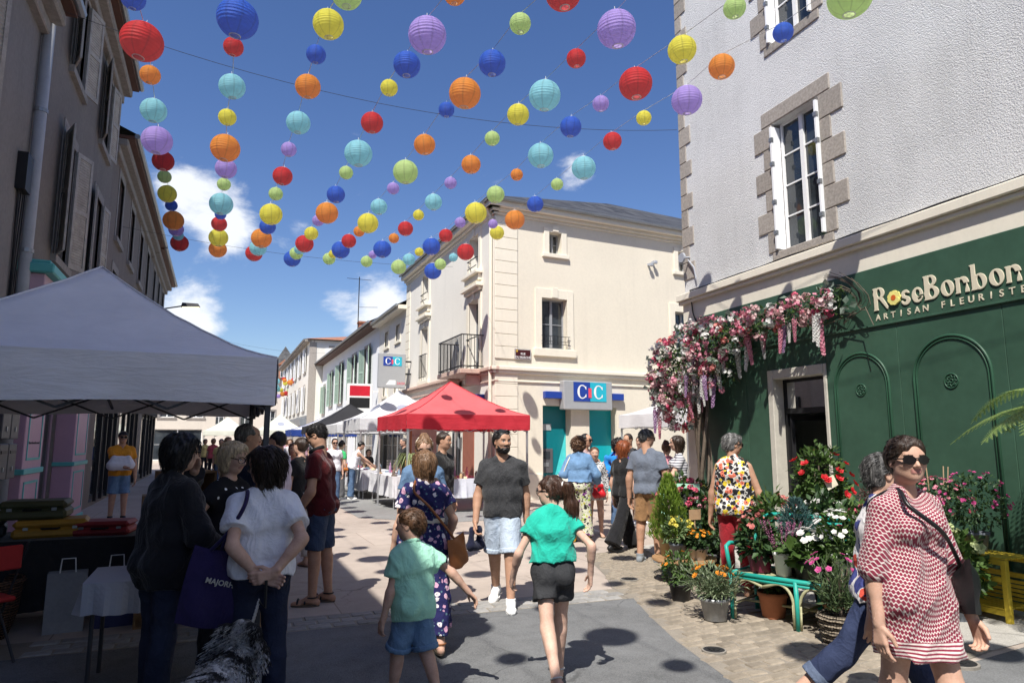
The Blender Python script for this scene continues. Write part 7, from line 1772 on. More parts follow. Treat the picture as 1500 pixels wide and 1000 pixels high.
m = MB(); bush(m, (0, 0, .20), (.22, .2, .13), 420, .06, .045, rr); tag(m.build('foliage', LG, root), kind='stuff'); flowers(root, rr, shellpts(rr, (0, 0, .22), (.23, .21, .14), 13, -.1, TOCAM), 'red', .03, 'pompon'); stems(root, rr, 6, .1, .3, .15)
root, rr = fplant('pink fuchsia standard at the right end of the yellow stand', 5.5, .52, .582, .12, .18, 'grey', 32)
m = MB(); bush(m, (0, 0, .46), (.28, .28, .26), 700, .05, .03, rr); tag(m.build('foliage', LDK, root), kind='stuff'); flowers(root, rr, shellpts(rr, (0, 0, .48), (.30, .30, .28), 40, -.5, TOCAM), 'magenta', .022, pet=4, cup=.8); stems(root, rr, 6, .1, .6, .15)
root, rr = fplant('pale green hydrangea in a dark pot in front of the yellow stand', 5.62, 1.02, 0, .14, .22, 'grey', 33)
m = MB(); bush(m, (0, 0, .48), (.30, .28, .28), 520, .10, .07, rr); tag(m.build('foliage', LG, root), kind='stuff'); flowers(root, rr, shellpts(rr, (0, 0, .55), (.28, .26, .28), 7, .3), 'lime', .08, 'pompon'); stems(root, rr, 8, .2, .6, .18)
root, rr = fplant('dark red maple shrub behind the woman in the red patterned dress', 4.42, .5, 0, .16, .3, 'black', 34)
m = MB(); bush(m, (0, 0, .95), (.26, .24, .34), 900, .07, .018, rr, .3, .1, .3); tag(m.build('foliage', LRD, root), kind='stuff'); stems(root, rr, 7, .28, 1.1, .16, .007, BARK)
# tree fern at the right edge
p = FP(6.9, .8, 0); root, rr = plant('tree fern with long pale fronds at the right edge of the shop', (p.x, p.y, 0), .2, .32, 'black', 35)
m = MB(); m.tube([(0, 0, .25), (.01, 0, .9), (0, .01, 1.86)], [.07, .06, .055], 10); m.build('trunk', BARK, root, True)
for k in range(15):
 a = k * 2 * math.pi / 15 + rr.uniform(-.15, .15); L = rr.uniform(.85, 1.1); m = MB(); rise = rr.uniform(.22, .50)
 def mid(t): return Vector((L * t * math.cos(a), L * t * math.sin(a), 1.86 + rise * math.sin(t * 2.0) - .45 * t * t))
 m.tube([mid(t) for t in np.linspace(0, 1, 9)], [.008 * (1 - .8 * i / 8) for i in range(9)], 5)
 side = Vector((-math.sin(a), math.cos(a), 0))
 for j in range(24):
  t = .12 + .87 * j / 24; p0 = mid(t); w = .26 * math.sin(math.pi * min(1, t * .80 + .18)) + .02; fwd = (mid(min(1, t + .03)) - p0).normalized()
  for s in (-1, 1):
   d = (side * s + fwd * .45 - Vector((0, 0, .18))).normalized()
   for i in range(7):
    q0 = p0 + d * w * i / 7; lw = .035 * (1 - i / 8)
    for s2 in (-1, 1): m.mesh([q0, q0 + d * w / 7 * .9 + (fwd * s2) * lw, q0 + d * w / 7], [(0, 1, 2)])
   m.mesh([p0 - fwd * .006, p0 + fwd * .006, p0 + d * w], [(0, 1, 2)])
 m.build('frond', LFN, root)
# ---- flower garland over the door
def garland():
 root = empty('flower_garland', tuple(FP(.85, .35)), 0, 'artificial blossom garland with twisted trunk climbing over the flower shop door', 'garland'); rr = random.Random(40); o = FP(.85, .35)
 T = lambda u, w, z: FP(u, w, z) - o
 for k in range(7):
  m = MB(); ph = k * .9; m.tube([T(.82 + .16 * math.sin(ph + z * 1.7) * (1 - .2 * z) + .05 * (k % 3 - 1), .30 + .12 * math.cos(ph + z * 1.5), z) for z in np.linspace(0, 2.6, 16)], [.034 - .008 * (i / 15) for i in range(16)] if k % 2 else [.02] * 16, 7); m.build('vine', BARK, root, True)
 for k in range(26):
  m = MB(); a = Vector((rr.uniform(.1, 3.9), rr.uniform(.05, .4), 0)); a.z = 3.3 if a.x > 1.6 else rr.uniform(2.3, 3.3); pts = [T(a.x + rr.uniform(-.05, .05) + .1 * j * rr.choice((-1, 1)), a.y + rr.uniform(-.05, .12) * j * .5, a.z + rr.uniform(-.12, .14) * j * .7) for j in range(5)]; m.tube(pts, .006, 4); m.build('twig', BARK, root)
 for k in range(16):  # wiry twigs at the right tip
  m = MB(); a = rr.uniform(-1.2, 1.2); pts = [T(3.95 + .09 * j * math.cos(a + .5 * j), .15 + .02 * j, 3.35 + .10 * j * math.sin(a + .35 * j)) for j in range(6)]; m.tube(pts, .004, 4); m.build('twig', BARK, root)
 blobs = [(.10, .38, 2.80, .50, .42, .66, 1.2), (.75, .45, 2.98, .60, .44, .62, 1.3), (1.25, .40, 3.15, .52, .40, .46, 1.0), (.50, .42, 2.30, .45, .38, .45, .8), (-.15, .30, 2.45, .32, .30, .42, .5), (1.75, .32, 3.30, .45, .30, .30, .6), (2.3, .28, 3.38, .42, .26, .24, .45), (2.9, .25, 3.42, .42, .24, .22, .4), (3.5, .24, 3.45, .40, .22, .22, .4), (1.35, .34, 2.75, .32, .28, .30, .35)]
 m = MB(); m2 = MB(); m3 = MB()
 for (u, w, z, a, b, c, q) in blobs:
  for _ in range(int(520 * q)):
   d = rdir(rr); s = rr.uniform(.35, 1.05); p = T(u + d.x * a * s, max(.06, w + d.y * b * s), z + d.z * c * s); leaf(rr.choice((m, m, m3)), p, rdir(rr, -.1), rdir(rr, .5), rr.uniform(.05, .10), rr.uniform(.025, .05))
  for _ in range(int(9 * q)):
   d = rdir(rr, .3); p = T(u + d.x * a, max(.08, w + abs(d.y) * b), z + d.z * c)
   for _2 in range(4): leaf(m2, p + rdir(rr) * .05, rdir(rr), rdir(rr, .5), .11, .10)
 tag(m.build('foliage', LDK, root), kind='stuff'); tag(m3.build('foliage', LG, root), kind='stuff'); tag(m2.build('silver_leaves', LGY, root), kind='stuff')
 # blossom clusters: a few shared meshes, placed one by one
 cl = {}
 FLW['blush'] = leafm('petal_blush', (.62, .34, .36), (.80, .62, .60), .3, .6)
 for col in ('pink', 'salmon', 'white', 'rose', 'lilac', 'blush'):
  for v in range(3):
   q = MB(); r2 = random.Random(v)
   for _ in range(14):
    d = rdir(r2, .15); blossom(q, d * .062 * r2.uniform(.4, 1.15), d, .029, 5, .35, r2)
   for _ in range(3): d = rdir(r2); q.tube([(0, 0, 0), d * .05], .003, 4)
   cl[col, v] = q.data('blossom_cluster', FLW[col])
 pool = ['salmon', 'pink', 'pink', 'pink', 'white', 'blush', 'rose', 'white', 'blush']
 n = 0
 for (u, w, z, a, b, c, q) in blobs:
  for _ in range(int(34 * q) + 5):
   d = rdir(rr); d.y = abs(d.y)
   if d.y < .1: d.y += .2
   s = rr.uniform(.85, 1.08); p = T(u + d.x * a * s, max(.10, w + d.y * b * s), z + d.z * c * s); ob = bpy.data.objects.new('blossom_cluster', cl[rr.choice(pool), rr.randrange(3)]); COL.objects.link(ob); ob.parent = root; ob.location = p; ob.rotation_euler = (rr.uniform(0, 6), rr.uniform(0, 6), rr.uniform(0, 6)); ob.scale = (rr.uniform(.75, 1.2),) * 3; n += 1
 # hanging racemes
 rc_ = {}
 for col in ('white', 'lilac', 'pink'):
  q = MB(); r2 = random.Random(3)
  for j in range(70):
   h = j / 70; rad = .035 * (1 - .75 * h); a = j * 2.4; blossom(q, Vector((rad * math.cos(a), rad * math.sin(a), -.34 * h)), Vector((math.cos(a), math.sin(a), -.3)), .016, 4, .4, r2)
  q.tube([(0, 0, .05), (0, 0, -.33)], .003, 4); rc_[col] = q.data('raceme', FLW[col])
 for k in range(70):
  u = rr.uniform(-.1, 3.75) if k % 3 == 0 else rr.uniform(-.2, 1.5); zt = (3.2 - .35 * max(0, 1.6 - u)) if u < 1.6 else 3.22; zt += rr.uniform(-.55, .2) if u < 1.5 else rr.uniform(-.15, .1)
  ob = bpy.data.objects.new('raceme', rc_[rr.choice(('white', 'white', 'lilac', 'white', 'pink'))]); COL.objects.link(ob); ob.parent = root; ob.location = T(u, rr.uniform(.35, .68) if u < 1.6 else rr.uniform(.2, .45), zt); ob.rotation_euler = (rr.uniform(-.12, .12), rr.uniform(-.12, .12), rr.uniform(0, 6)); s = rr.uniform(.8, 1.5); ob.scale = (s * .9, s * .9, s)
garland()
# ---- blackboard
q = HD0 = None
def hd0(px, py, depth):
 r = ray(px, py); b = (500 - py) / 1000.0; t = depth / (math.cos(PITCH) - b * math.sin(PITCH)); return Vector((r.x * t, r.y * t, 0))
q = hd0(996, 730, 9.0); ab_ = empty('blackboard', tuple(q), R(-35), 'pale green framed blackboard standing open near the twisted trunk', 'sign'); mgp = M('paint_pale_green', (.28, .52, .38), .6, .1, 8, .15)
for s in (-1, 1):
 xf = lambda p, s=s: Vector((p[0], s * (.26 - .24 * p[2] / 1.1) + p[1] * s, p[2]));
 for (a, b, c, d) in ((-.25, -.20, 0, 1.1), (.20, .25, 0, 1.1), (-.2, .2, 1.04, 1.1), (-.2, .2, .18, .24)): m = MB(xf=xf); m.box((a, 0, c), (b, .03, d)); m.build('frame', mgp, ab_)
 m = MB(xf=xf); m.box((-.2, .008, .24), (.2, .02, 1.04)); bd = m.build('board', M('slate_board', (.018, .02, .019), .7, .3, 6, .1), ab_)
 if s < 0:
  m = MB(xf=xf); r = random.Random(9)
  for k in range(6):
   z = .92 - k * .1; x = -.14
   while x < .1: l = r.uniform(.02, .06); m.tube([(x, .024, z + r.uniform(-.012, .012)), (x + l / 2, .024, z + r.uniform(-.02, .02)), (x + l, .024, z + r.uniform(-.012, .012))], .003, 4); x += l + .012
  m.build('chalk_writing', m_wframe, ab_)
# hanging wreaths just inside the door
for lb, u, w, z in (('dark dried flower wreath hanging inside the shop door', 2.98, -.6, 2.15), ('small dark bunch hanging inside the shop door', 3.12, -.5, 2.2)):
 p = FP(u, w, z); o = empty('dried_bunch', tuple(p), 0, lb, 'dried flowers'); m = MB(); rr = random.Random(3); bush(m, (0, 0, 0), (.11, .11, .14), 160, .06, .02, rr); m.tube([(0, 0, .1), (0, 0, .5)], .004, 4); m.build('bunch', LRD, o)
# ---- lettering over the shop: thick-and-thin display letters
def glyph_sdf(ch):
 """returns width and list of (op, prim2d)"""
 return None
def letters():
 root = empty('shop_lettering', (0, 0, 0), 0, 'large cream lettering with a yellow flower for one letter on the green shop front', 'lettering'); mc = M('letter_cream', (.66, .60, .45), .6, .06, 8, .05)
 X0, Z0, CH = 4.13, 3.245, .285
 step = .0042
 def el2(cx, cy, rx, ry, rot=0.0):
  ca, sa = math.cos(rot), math.sin(rot)
  def f(X, Y):
   x = (X - cx) * ca + (Y - cy) * sa; y = -(X - cx) * sa + (Y - cy) * ca; n = np.sqrt((x / rx) ** 2 + (y / ry) ** 2) + 1e-6; return (n - 1) * min(rx, ry)
  return f
 def bx2(x0, y0, x1, y1): return lambda X, Y: np.maximum(np.abs(X - (x0 + x1) / 2) - (x1 - x0) / 2, np.abs(Y - (y0 + y1) / 2) - (y1 - y0) / 2)
 def poly(P):   # convex, counter clockwise
  def f(X, Y):
   d = -1e9
   for i in range(len(P)):
    (xa, ya), (xb, yb) = P[i], P[(i + 1) % len(P)]; L = math.hypot(xb - xa, yb - ya); d = np.maximum(d, ((X - xa) * (yb - ya) - (Y - ya) * (xb - xa)) / L)
   return d
  return f
 stem = lambda x, h, w=.17: [('u', bx2(x, 0, x + w, h)), ('u', poly([(x - .05, 0), (x + w + .03, 0), (x + w, .07), (x, .07)])), ('u', poly([(x, h - .09), (x + w, h - .05), (x + w, h), (x - .06, h - .01)]))]
 def o_(x=0): return [('u', el2(x + .28, .31, .28, .325)), ('s', el2(x + .285, .31, .085, .245, .22))], .60
 def n_():
  return stem(0, .62) + [('u', poly([(.33, 0), (.56, 0), (.53, .1), (.53, .38), (.36, .38), (.36, .1)])), ('x', el2(.30, .36, .235, .275)), ('s2', el2(.245, .36, .075, .17, .2))], .60
 G_ = {
 'R': (stem(0, 1.0, .2) + [('u', el2(.27, .74, .30, .265)), ('s', el2(.28, .75, .085, .17, .1)), ('cutl', bx2(-.5, .45, -.06, 1.1)), ('u', poly([(.27, .50), (.62, 0.02), (.68, -.02), (.72, .10), (.47, .52)]))], .68),
 's': ([('u', el2(.2, .45, .2, .185)), ('s', el2(.25, .44, .085, .065, -.3)), ('s', bx2(.26, .33, .5, .46)), ('u', el2(.2, .18, .22, .19)), ('s', el2(.14, .2, .085, .06, -.3)), ('s', bx2(-.1, .20, .12, .29)), ('u', poly([(.03, .44), (.12, .29), (.38, .20), (.34, .32)]))], .46),
 'e': ([('u', el2(.26, .31, .26, .32)), ('s', el2(.28, .40, .09, .13, .15)), ('s', poly([(.24, .225), (.6, .24), (.6, .29), (.3, .275)])), ('s', el2(.35, .165, .10, .045, .35))], .56),
 'B': (stem(0, 1.0, .2) + [('u', el2(.28, .76, .27, .24)), ('u', el2(.30, .27, .33, .275)), ('s', el2(.29, .77, .075, .14, .1)), ('s', el2(.32, .28, .10, .17, .15)), ('cutl', bx2(-.5, .1, -.06, .9))], .68),
 'o': o_(), 'n': n_(), 'b': (stem(0, 1.0, .18) + [('u', el2(.32, .30, .27, .31)), ('s', el2(.32, .30, .08, .22, .2)), ('cutl', bx2(-.5, .1, -.06, .9))], .64)}
 x = X0
 for i, ch in enumerate('RoseBonbon'):
  if i == 1:
   cu, cz = x + .095, Z0 + .115
   for k in range(9):
    a = 2 * math.pi * k / 9; m = FL.mb(); m.mesh([(cu + .055 * math.cos(a) + .036 * math.cos(t), .064, cz + .055 * math.sin(a) + .036 * math.sin(t)) for t in np.linspace(0, 6.28, 14)[:-1]] + [(cu + .055 * math.cos(a) + .036 * math.cos(t), .082 + .0008 * k, cz + .055 * math.sin(a) + .036 * math.sin(t)) for t in np.linspace(0, 6.28, 14)[:-1]], [tuple(range(13, 26))] + [(j, (j + 1) % 13, 13 + (j + 1) % 13, 13 + j) for j in range(13)]); m.build('petal', M('petal_sign', (.78, .70, .22), .6), root)
   m = FL.mb(); m.mesh([(cu + .034 * math.cos(t), .0905, cz + .034 * math.sin(t)) for t in np.linspace(0, 6.28, 20)[:-1]], [tuple(range(19))]); m.build('flower_heart', M('heart_orange', (.60, .12, .02), .6), root); x += .19; continue
  ops, adv = G_[ch]; ax = np.arange(-.12, .86, .013); ay = np.arange(-.06, 1.06, .013); X, Y = np.meshgrid(ax, ay, indexing='ij'); F = np.full(X.shape, .3)
  for op, f in ops:
   d = f(X, Y)
   if op == 'u': F = np.minimum(F, d)
   elif op in ('s', 'cutl'): F = np.maximum(F, -d)
   elif op == 'x': F = np.minimum(F, np.maximum(d, .36 - Y + 0 * X))
   elif op == 's2': F = np.maximum(F, -np.maximum(d, 0 * X + (Y - .55)));  F = np.maximum(F, -bx2(.175, -.1, .325, .36)(X, Y))
  S = SDF((0, 0, 0), (.01, .01, .01), .01); zs = np.array([-2, -1, 0, 1, 2, 3], np.float32) * .5; S.ax = [ax.astype(np.float32), ay.astype(np.float32), zs]; Zb = np.abs(zs - .25) - .7
  S.F = np.maximum(F[:, :, None], Zb[None, None, :] * .05 - 0 * F[:, :, None]).astype(np.float32); S.F[:, :, 0] = .1; S.F[:, :, -1] = .1
  W, Q = S.mesh(); V = [FL(Vector((x + w[0] * CH, .062 + max(0, min(.012, (w[2] + .6) * .008)), Z0 + w[1] * CH))) for w in W]
  m = MB(); m.mesh(V, [tuple(int(a) for a in q) for q in Q]); m.build('letter', mc, root); x += adv * CH + .008
 return x
letters()
ar = empty('shop_subtitle', (0, 0, 0), 0, 'small widely spaced cream capitals under the large shop lettering', 'lettering')
for i, ch in enumerate('ARTISAN FLEURISTE'):
 if ch == ' ': continue
 text_on(FL, ch, 4.17 + i * .1085, 3.125, .064, .105, M('letter_cream', (.66, .60, .45)), ar, .003, .0015, align='CENTER', name='letter')
# ================================================================== people
def HD(px, py, depth):
 r = ray(px, py); a = (px - 750) / 1000.0; b = (500 - py) / 1000.0; Yc = math.cos(PITCH) - b * math.sin(PITCH); t = depth / Yc
 return (r.x * t, r.y * t)
def FA(loc, a):
 """a: 0 = back to the viewer, 90 = facing picture right, 180 = towards the viewer"""
 return math.degrees(math.atan2(loc[1], loc[0])) - a
def strap(info, pts, r, mat, parent, name='strap', seg=6):
 m = MB(); P = [Vector(info['world'](p)) if not isinstance(p, Vector) else p for p in pts]
 # smooth the path
 Q = []
 for i in range(len(P) - 1):
  p0 = P[max(i - 1, 0)]; p1 = P[i]; p2 = P[i + 1]; p3 = P[min(i + 2, len(P) - 1)]
  for t in np.linspace(0, 1, 7)[:-1]: Q.append(.5 * ((2 * p1) + (-p0 + p2) * t + (2 * p0 - 5 * p1 + 4 * p2 - p3) * t * t + (-p0 + 3 * p1 - 3 * p2 + p3) * t ** 3))
 Q.append(P[-1]); m.tube(Q, r, seg); return m.build(name, mat, parent, True)
def bodypt(I, u, a, off=.02):
 """a point on the torso surface: u height along the spine / H, a degrees round (0 front, 90 right)"""
 H, b = I['H'], I['b']; c = I['pel'] + I['up'] * u * H; rx = .098 * H * b + off if u < .24 else .085 * H * b + off; ry = .066 * H * b + off
 return c + I['rt'] * math.sin(R(a)) * rx + I['fw'] * math.cos(R(a)) * ry
def softbag(name, label, cat, c, w, h, d, rz, mat, tilt=0.0, sag=.15):
 root = empty(name, c, rz, label, cat); root.rotation_euler = (0, tilt, rz); S = SDF((-w, -d, -h), (w, d, h * .9), max(w, h) / 34)
 S.op(rc((-w * .36, 0, -h * .3), (w * .36, 0, -h * .3), d * .5, d * .5), .05); S.op(rc((-w * .30, 0, h * .3), (w * .30, 0, h * .3), d * .22, d * .22), h * .35); S.op(rc((-w * .42, 0, -h * .25), (-w * .32, 0, h * .36), d * .36, d * .16), .04); S.op(rc((w * .42, 0, -h * .25), (w * .32, 0, h * .36), d * .36, d * .16), .04)
 S.folds(.006, 26, 3); W, Q = S.mesh(); mesh_obj('pouch', [(relax(W, Q, 2, .5), Q)], mat, root); return root
def flatbag(name, label, cat, c, w, h, d, rz, mat, tilt=0.0, text=None, tmat=None):
 root = empty(name, c, rz, label, cat); root.rotation_euler = (0, tilt, rz); n = 14; m = MB(); V = []; F_ = []
 for s in (-1, 1):
  for i in range(n + 1):
   for j in range(n + 1):
    u = i / n * 2 - 1; v = j / n; y = s * d / 2 * (1 - abs(u) ** 4) * (1 - abs(2 * v - .75) ** 3 * .45) + .008 * math.sin(5 * u + 7 * v) ; V.append((u * w / 2 * (1 - .06 * v + .05 * math.sin(3 * v)), y if abs(u) < .999 else 0, -h / 2 + h * v + .02 * u * u))
 for k in range(2):
  o = k * (n + 1) ** 2
  for i in range(n):
   for j in range(n): a = o + i * (n + 1) + j; F_.append((a, a + n + 1, a + n + 2, a + 1))
 m.mesh(V, F_); m.build('sack', mat, root, True)
 if text:
  me = text_mesh(text, h * .10, .001, .001, 1.05, 'CENTER'); o = link('lettering', me, tmat, root); o.rotation_euler = (R(90), R(8), 0); o.location = (0.0, -d / 2 - .012, h * .06)
 return root
# --- woman in the red patterned dress, right foreground
loc = HD(1322, 690, 3.5)
I = person('woman in sunglasses and a red and white patterned dress walking at the right edge', loc, FA(loc, 132), 1.67, 'f', .96, 'a', ('dark', 'shortf'), (0, 0), ((14, 6, 1), (-10, 14, 1)), (((-.145, .07, .47), (-.5, -1, .2), dict(curl=38)), ((.135, .0, .455), (.4, -1, 0), dict(curl=20))), (22, 3), dict(name='dress', mat=diamonds('print_diamond', (.235, .030, .058), (.62, .54, .51)), sleeve=1.0, inf=.014, cuff=.028, skirt=(.38, .066, .092), neck='v', fold=.014, ff=17, straight=1.0), None, ('sandal', None), 2, 'sun', eyes=False)
bk = M('leather_black', (.012, .012, .013), .35, .2, 12, .25)
hip = bodypt(I, .03, -62, .10); bag = flatbag('shoulder_bag', 'black leather bag at the hip of the woman in the red patterned dress', 'bag', I['world'](hip), .25, .25, .10, R(FA(loc, 132)) - .6, bk)
strap(I, [bodypt(I, .06, -62, .10), bodypt(I, .13, -38, .065), bodypt(I, .20, 2, .085), bodypt(I, .265, 38, .055), I['nb'] + I['rt'] * .075 + V3(0, .02, .012), bodypt(I, .24, 140, .05), bodypt(I, .1, 215, .075), bodypt(I, .05, -85, .10)], .011, bk, None, 'bag_strap').parent = None
o = bpy.data.objects['bag_strap']; mw = bag.matrix_basis.inverted(); o.data.transform(mw); o.parent = bag
# --- woman behind her
loc = HD(1276, 700, 4.05)
I = person('grey haired woman in a coral and blue top behind the woman in the red dress', loc, FA(loc, 78), 1.63, 'f', 1.08, 'a', ('salt', 'shortf'), (4, 0), ((26, 6, 1), (-34, 14, 1)), (None, ((.15, -.06, None), (.4, -1, 0))), (-10, 0), dict(mat=floral('print_coral', (.62, .60, .60), [(.62, .07, .05), (.05, .06, .20), (.62, .09, .06), (.08, .09, .22)], None, 9, .62), sleeve=.5, neck='crew', fold=.009), dict(kind='trousers', mat=denim('denim_dark', (.022, .032, .075), .4), len=1.55, r_end=.075, cuff=True, cuffmat=denim('denim_cuff', (.10, .13, .2), .3)), ('sandal', M('strap_white', (.7, .68, .65))), 2)
# --- bearded man
loc = tuple(G(736, 888).xy)
I = person('bearded man in a dark grey t-shirt and pale denim shorts walking towards the viewer', loc, FA(loc, 186), 1.77, 'm', 1.09, 'b', ('black', 'short'), (0, 0), ((13, 5, 2), (-12, 16, 2)), (((-.135, -.05, None), (-.6, -1, 0)), ((.150, .05, .475), (.6, -1, .0), dict(curl=42, lat=(0, 1, 0)))), (-34, 2), dict(mat=cloth('jersey_charcoal', (.028, .029, .032), heather=.55, col2=(.12, .12, .125)), sleeve=.62, neck='v', fold=.008), dict(kind='shorts', mat=denim('denim_pale', (.40, .47, .56), .35), len=.93, r_end=.105, cuff=True), ('sneaker', m_sneak), 2, 'up', beard='black')
w = I['world'](I['J']['wr', 1]); softbag('bundled_cap', 'dark navy cap held in the bearded man\'s hand', 'cap', (w.x, w.y, w.z - .16), .16, .26, .09, 0.4, cloth('cap_navy', (.012, .014, .035)))
# --- girl
loc = tuple(G(812, 1005).xy)
I = person('girl with a long ponytail in a turquoise shirt and black denim shorts', loc, FA(loc, -14), 1.40, 'f', .98, 'c', ('chestnut', 'pony'), (5, 0), ((-20, 26, 1), (17, 6, 1)), (((-.185, .10, .50), (-.7, -1, 0), dict(curl=30)), ((.185, -.02, .52), (.7, -1, 0))), (-52, 0), dict(mat=cloth('cotton_turquoise', (.020, .43, .32)), sleeve=.42, cuff=.03, neck='crew', fold=.010, ff=24, hem=.06, inf=.024), dict(kind='shorts', mat=denim('denim_black', (.028, .029, .032), .5), len=.46, r_end=.086, rise=.105, inf=.010), ('sandal', M('strap_silver', (.55, .54, .52), .4)), 2, 'clear', eyes=True)
# --- boy
loc = HD(607, 800, 4.5)
I = person('small boy in a mint polo shirt and denim shorts seen from behind', loc, FA(loc, -38), 1.19, 'm', 1.0, 'a', ('brown', 'short'), (4, 0), ((14, 6, 2), (-12, 16, 2)), (((-.15, .06, .46), (-.4, -1, 0)), ((.30, -.12, .555), (.2, -1, .3), dict(curl=24))), (-30, -2), dict(mat=cloth('pique_mint', (.36, .70, .53)), sleeve=.6, collar=True, hem=-.075, neck='crew', fold=.008, ff=24, inf=.018), dict(kind='shorts', mat=denim('denim_blue', (.11, .19, .30), .5), len=.92, r_end=.074, cuff=True), ('sneaker', m_sneak), 2)
# --- woman in the long navy floral dress
loc = HD(622, 705, 5.75)
ff_ = floral('print_navy_floral', (.020, .020, .085), [(.55, .30, .42), (.70, .64, .66), (.58, .36, .46)], (.09, .16, .20), 17, .46)
I = person('woman in a long navy floral dress with bobbed light brown hair seen from behind', loc, FA(loc, -12), 1.57, 'f', 1.06, 'a', ('light', 'bob'), (2, 0), ((14, 6, 2), (-14, 10, 2)), (((-.15, .06, None), (-.5, -1, 0)), ((.17, .14, .52), (.8, -1, 0))), (-12, -4), dict(name='dress', mat=ff_, sleeve=.45, cuff=.035, inf=.018, skirt=(.11, .085, .15), neck='wide', straight=.2, belt=.105, beltmat=M('belt_lace', (.55, .5, .42), .8), fold=.012, ff=22), None, ('sandal', m_leather_br), 2)
bag = flatbag('shoulder_bag', 'tan leather shoulder bag hanging on the woman in the navy floral dress', 'bag', I['world'](bodypt(I, -.055, 118, .13)), .23, .24, .075, R(FA(loc, -12)) - .9, M('leather_tan', (.30, .105, .035), .45, .15, 9, .2), -.25)
o = strap(I, [bodypt(I, -.01, 118, .125), bodypt(I, .08, 140, .06), bodypt(I, .18, 178, .055), bodypt(I, .255, 215, .045), I['nb'] - I['rt'] * .075 + V3(0, -.01, .012), bodypt(I, .23, -30, .05)], .011, M('leather_tan', (.30, .105, .035)), None, 'bag_strap'); o.data.transform((Matrix.Translation(bag.location) @ bag.rotation_euler.to_matrix().to_4x4()).inverted()); o.parent = bag
# --- woman in sunglasses in denim, child, man behind
loc = HD(620, 665, 7.0)
person('woman with sunglasses and hair tied up wearing a denim dress, facing the viewer', loc, FA(loc, 165), 1.68, 'f', 1.0, 'a', ('light', 'bun'), head=(10, -14), top=dict(mat=denim('denim_mid', (.10, .17, .28), .5), sleeve=.6, inf=.02), bottom=dict(kind='skirt', hem=.35, mat=denim('denim_mid', (.10, .17, .28), .5)), shoes=('sandal', None), q=1, glasses='sun', extra=dict(band=M('hair_band_cream', (.7, .62, .5))), eyes=False)
loc = HD(634, 715, 6.4); person('dark haired child half hidden behind the woman in the floral dress', loc, FA(loc, 190), 1.28, 'f', 1.0, 'a', ('dark', 'bob'), top=dict(mat=cloth('cotton_dark', (.03, .03, .04))), bottom=dict(kind='trousers', mat=denim('denim_mid', (.10, .17, .28))), q=0)
loc = HD(648, 655, 9.5); person('man in a black t-shirt behind the woman in sunglasses', loc, FA(loc, 120), 1.76, 'm', 1.05, 'b', ('dark', 'short'), top=dict(mat=cloth('cotton_black', (.015, .015, .016))), bottom=dict(kind='trousers', mat=denim('denim_mid', (.10, .17, .28))), q=0)
# --- man in the dark red polo
loc = tuple(G(466, 884).xy)
I = person('man in a dark red polo shirt looking down at the edge of the shade', loc, FA(loc, -72), 1.83, 'm', 1.0, 'b', ('black', 'short'), (5, 0), ((4, 4, 2), (-3, 3, 2)), (((-.13, .10, .50), (-.6, -1, 0), dict(curl=40)), ((.12, .14, .52), (.6, -1, 0))), (0, -26), dict(mat=cloth('pique_dark_red', (.085, .008, .010)), sleeve=.6, collar=True, collarmat=cloth('cotton_black', (.015, .015, .016)), hem=-.055, fold=.008), dict(kind='shorts', mat=denim('denim_navy', (.035, .055, .10), .45), len=.95, r_end=.092), ('sandal', m_blk), 2, 'sun', eyes=False)
loc = HD(408, 665, 8.8); person('man in a pale lavender sweater with a short beard', loc, FA(loc, -62), 1.76, 'm', 1.08, 'b', ('black', 'short'), arms=(((-.12, .2, .56), (-.8, -1, 0)), ((.10, .2, .55), (.8, -1, 0))), top=dict(mat=cloth('knit_lavender', (.56, .50, .60)), sleeve=1.75, neck='v', hem=-.05, fold=.009), bottom=dict(kind='trousers', mat=cloth('trouser_black', (.02, .02, .025))), shoes=('shoe', m_blk), q=1, beard='dark')
loc = HD(441, 690, 9.3); person('person in pale trousers and a black top behind the man in the red polo', loc, FA(loc, -40), 1.68, 'f', 1.0, 'a', ('dark', 'short'), top=dict(mat=cloth('cotton_black', (.015, .015, .016)), sleeve=.5), bottom=dict(kind='trousers', mat=cloth('linen_beige', (.52, .48, .44)), len=1.85, r_end=.07), shoes=('sandal', None), q=0)
# --- woman with the dog
loc = HD(388, 705, 4.25)
I = person('woman in a white t-shirt seen from behind holding a dog lead behind her back', loc, FA(loc, -6), 1.60, 'f', 1.06, 'a', ('dark', 'lob'), (0, 0), ((2, 2, 3), (-2, 4, 3)), (((-.012, -.125, .545), (-1, -.6, 0), dict(dir=(.8, -.2, -.15), palm=(0, -1, 0), lat=(0, 0, 1), curl=30)), ((.030, -.14, .560), (1, -.6, 0), dict(dir=(-.85, -.1, -.2), palm=(0, 1, 0), lat=(0, 0, 1), curl=40))), (-58, -4), dict(mat=cloth('cotton_white', (.74, .74, .78)), sleeve=.60, cuff=.034, hem=.0, neck='crew', fold=.010, ff=20, inf=.022), dict(kind='trousers', mat=denim('denim_night', (.012, .017, .04), .4), len=1.93, r_end=.06, inf=.006), ('sneaker', m_blk), 2)
WDOG = I
m_purple = cloth('canvas_purple', (.022, .015, .065))
bag = flatbag('tote_bag', 'purple canvas tote with white lettering carried by the woman in the white t-shirt', 'bag', I['world'](V3(-.235, -.02, .80)), .38, .42, .10, R(FA(loc, -6)) - math.pi / 2 + .25, m_purple, .18, 'MAJORHC', M('print_cream', (.45, .43, .38), .8))
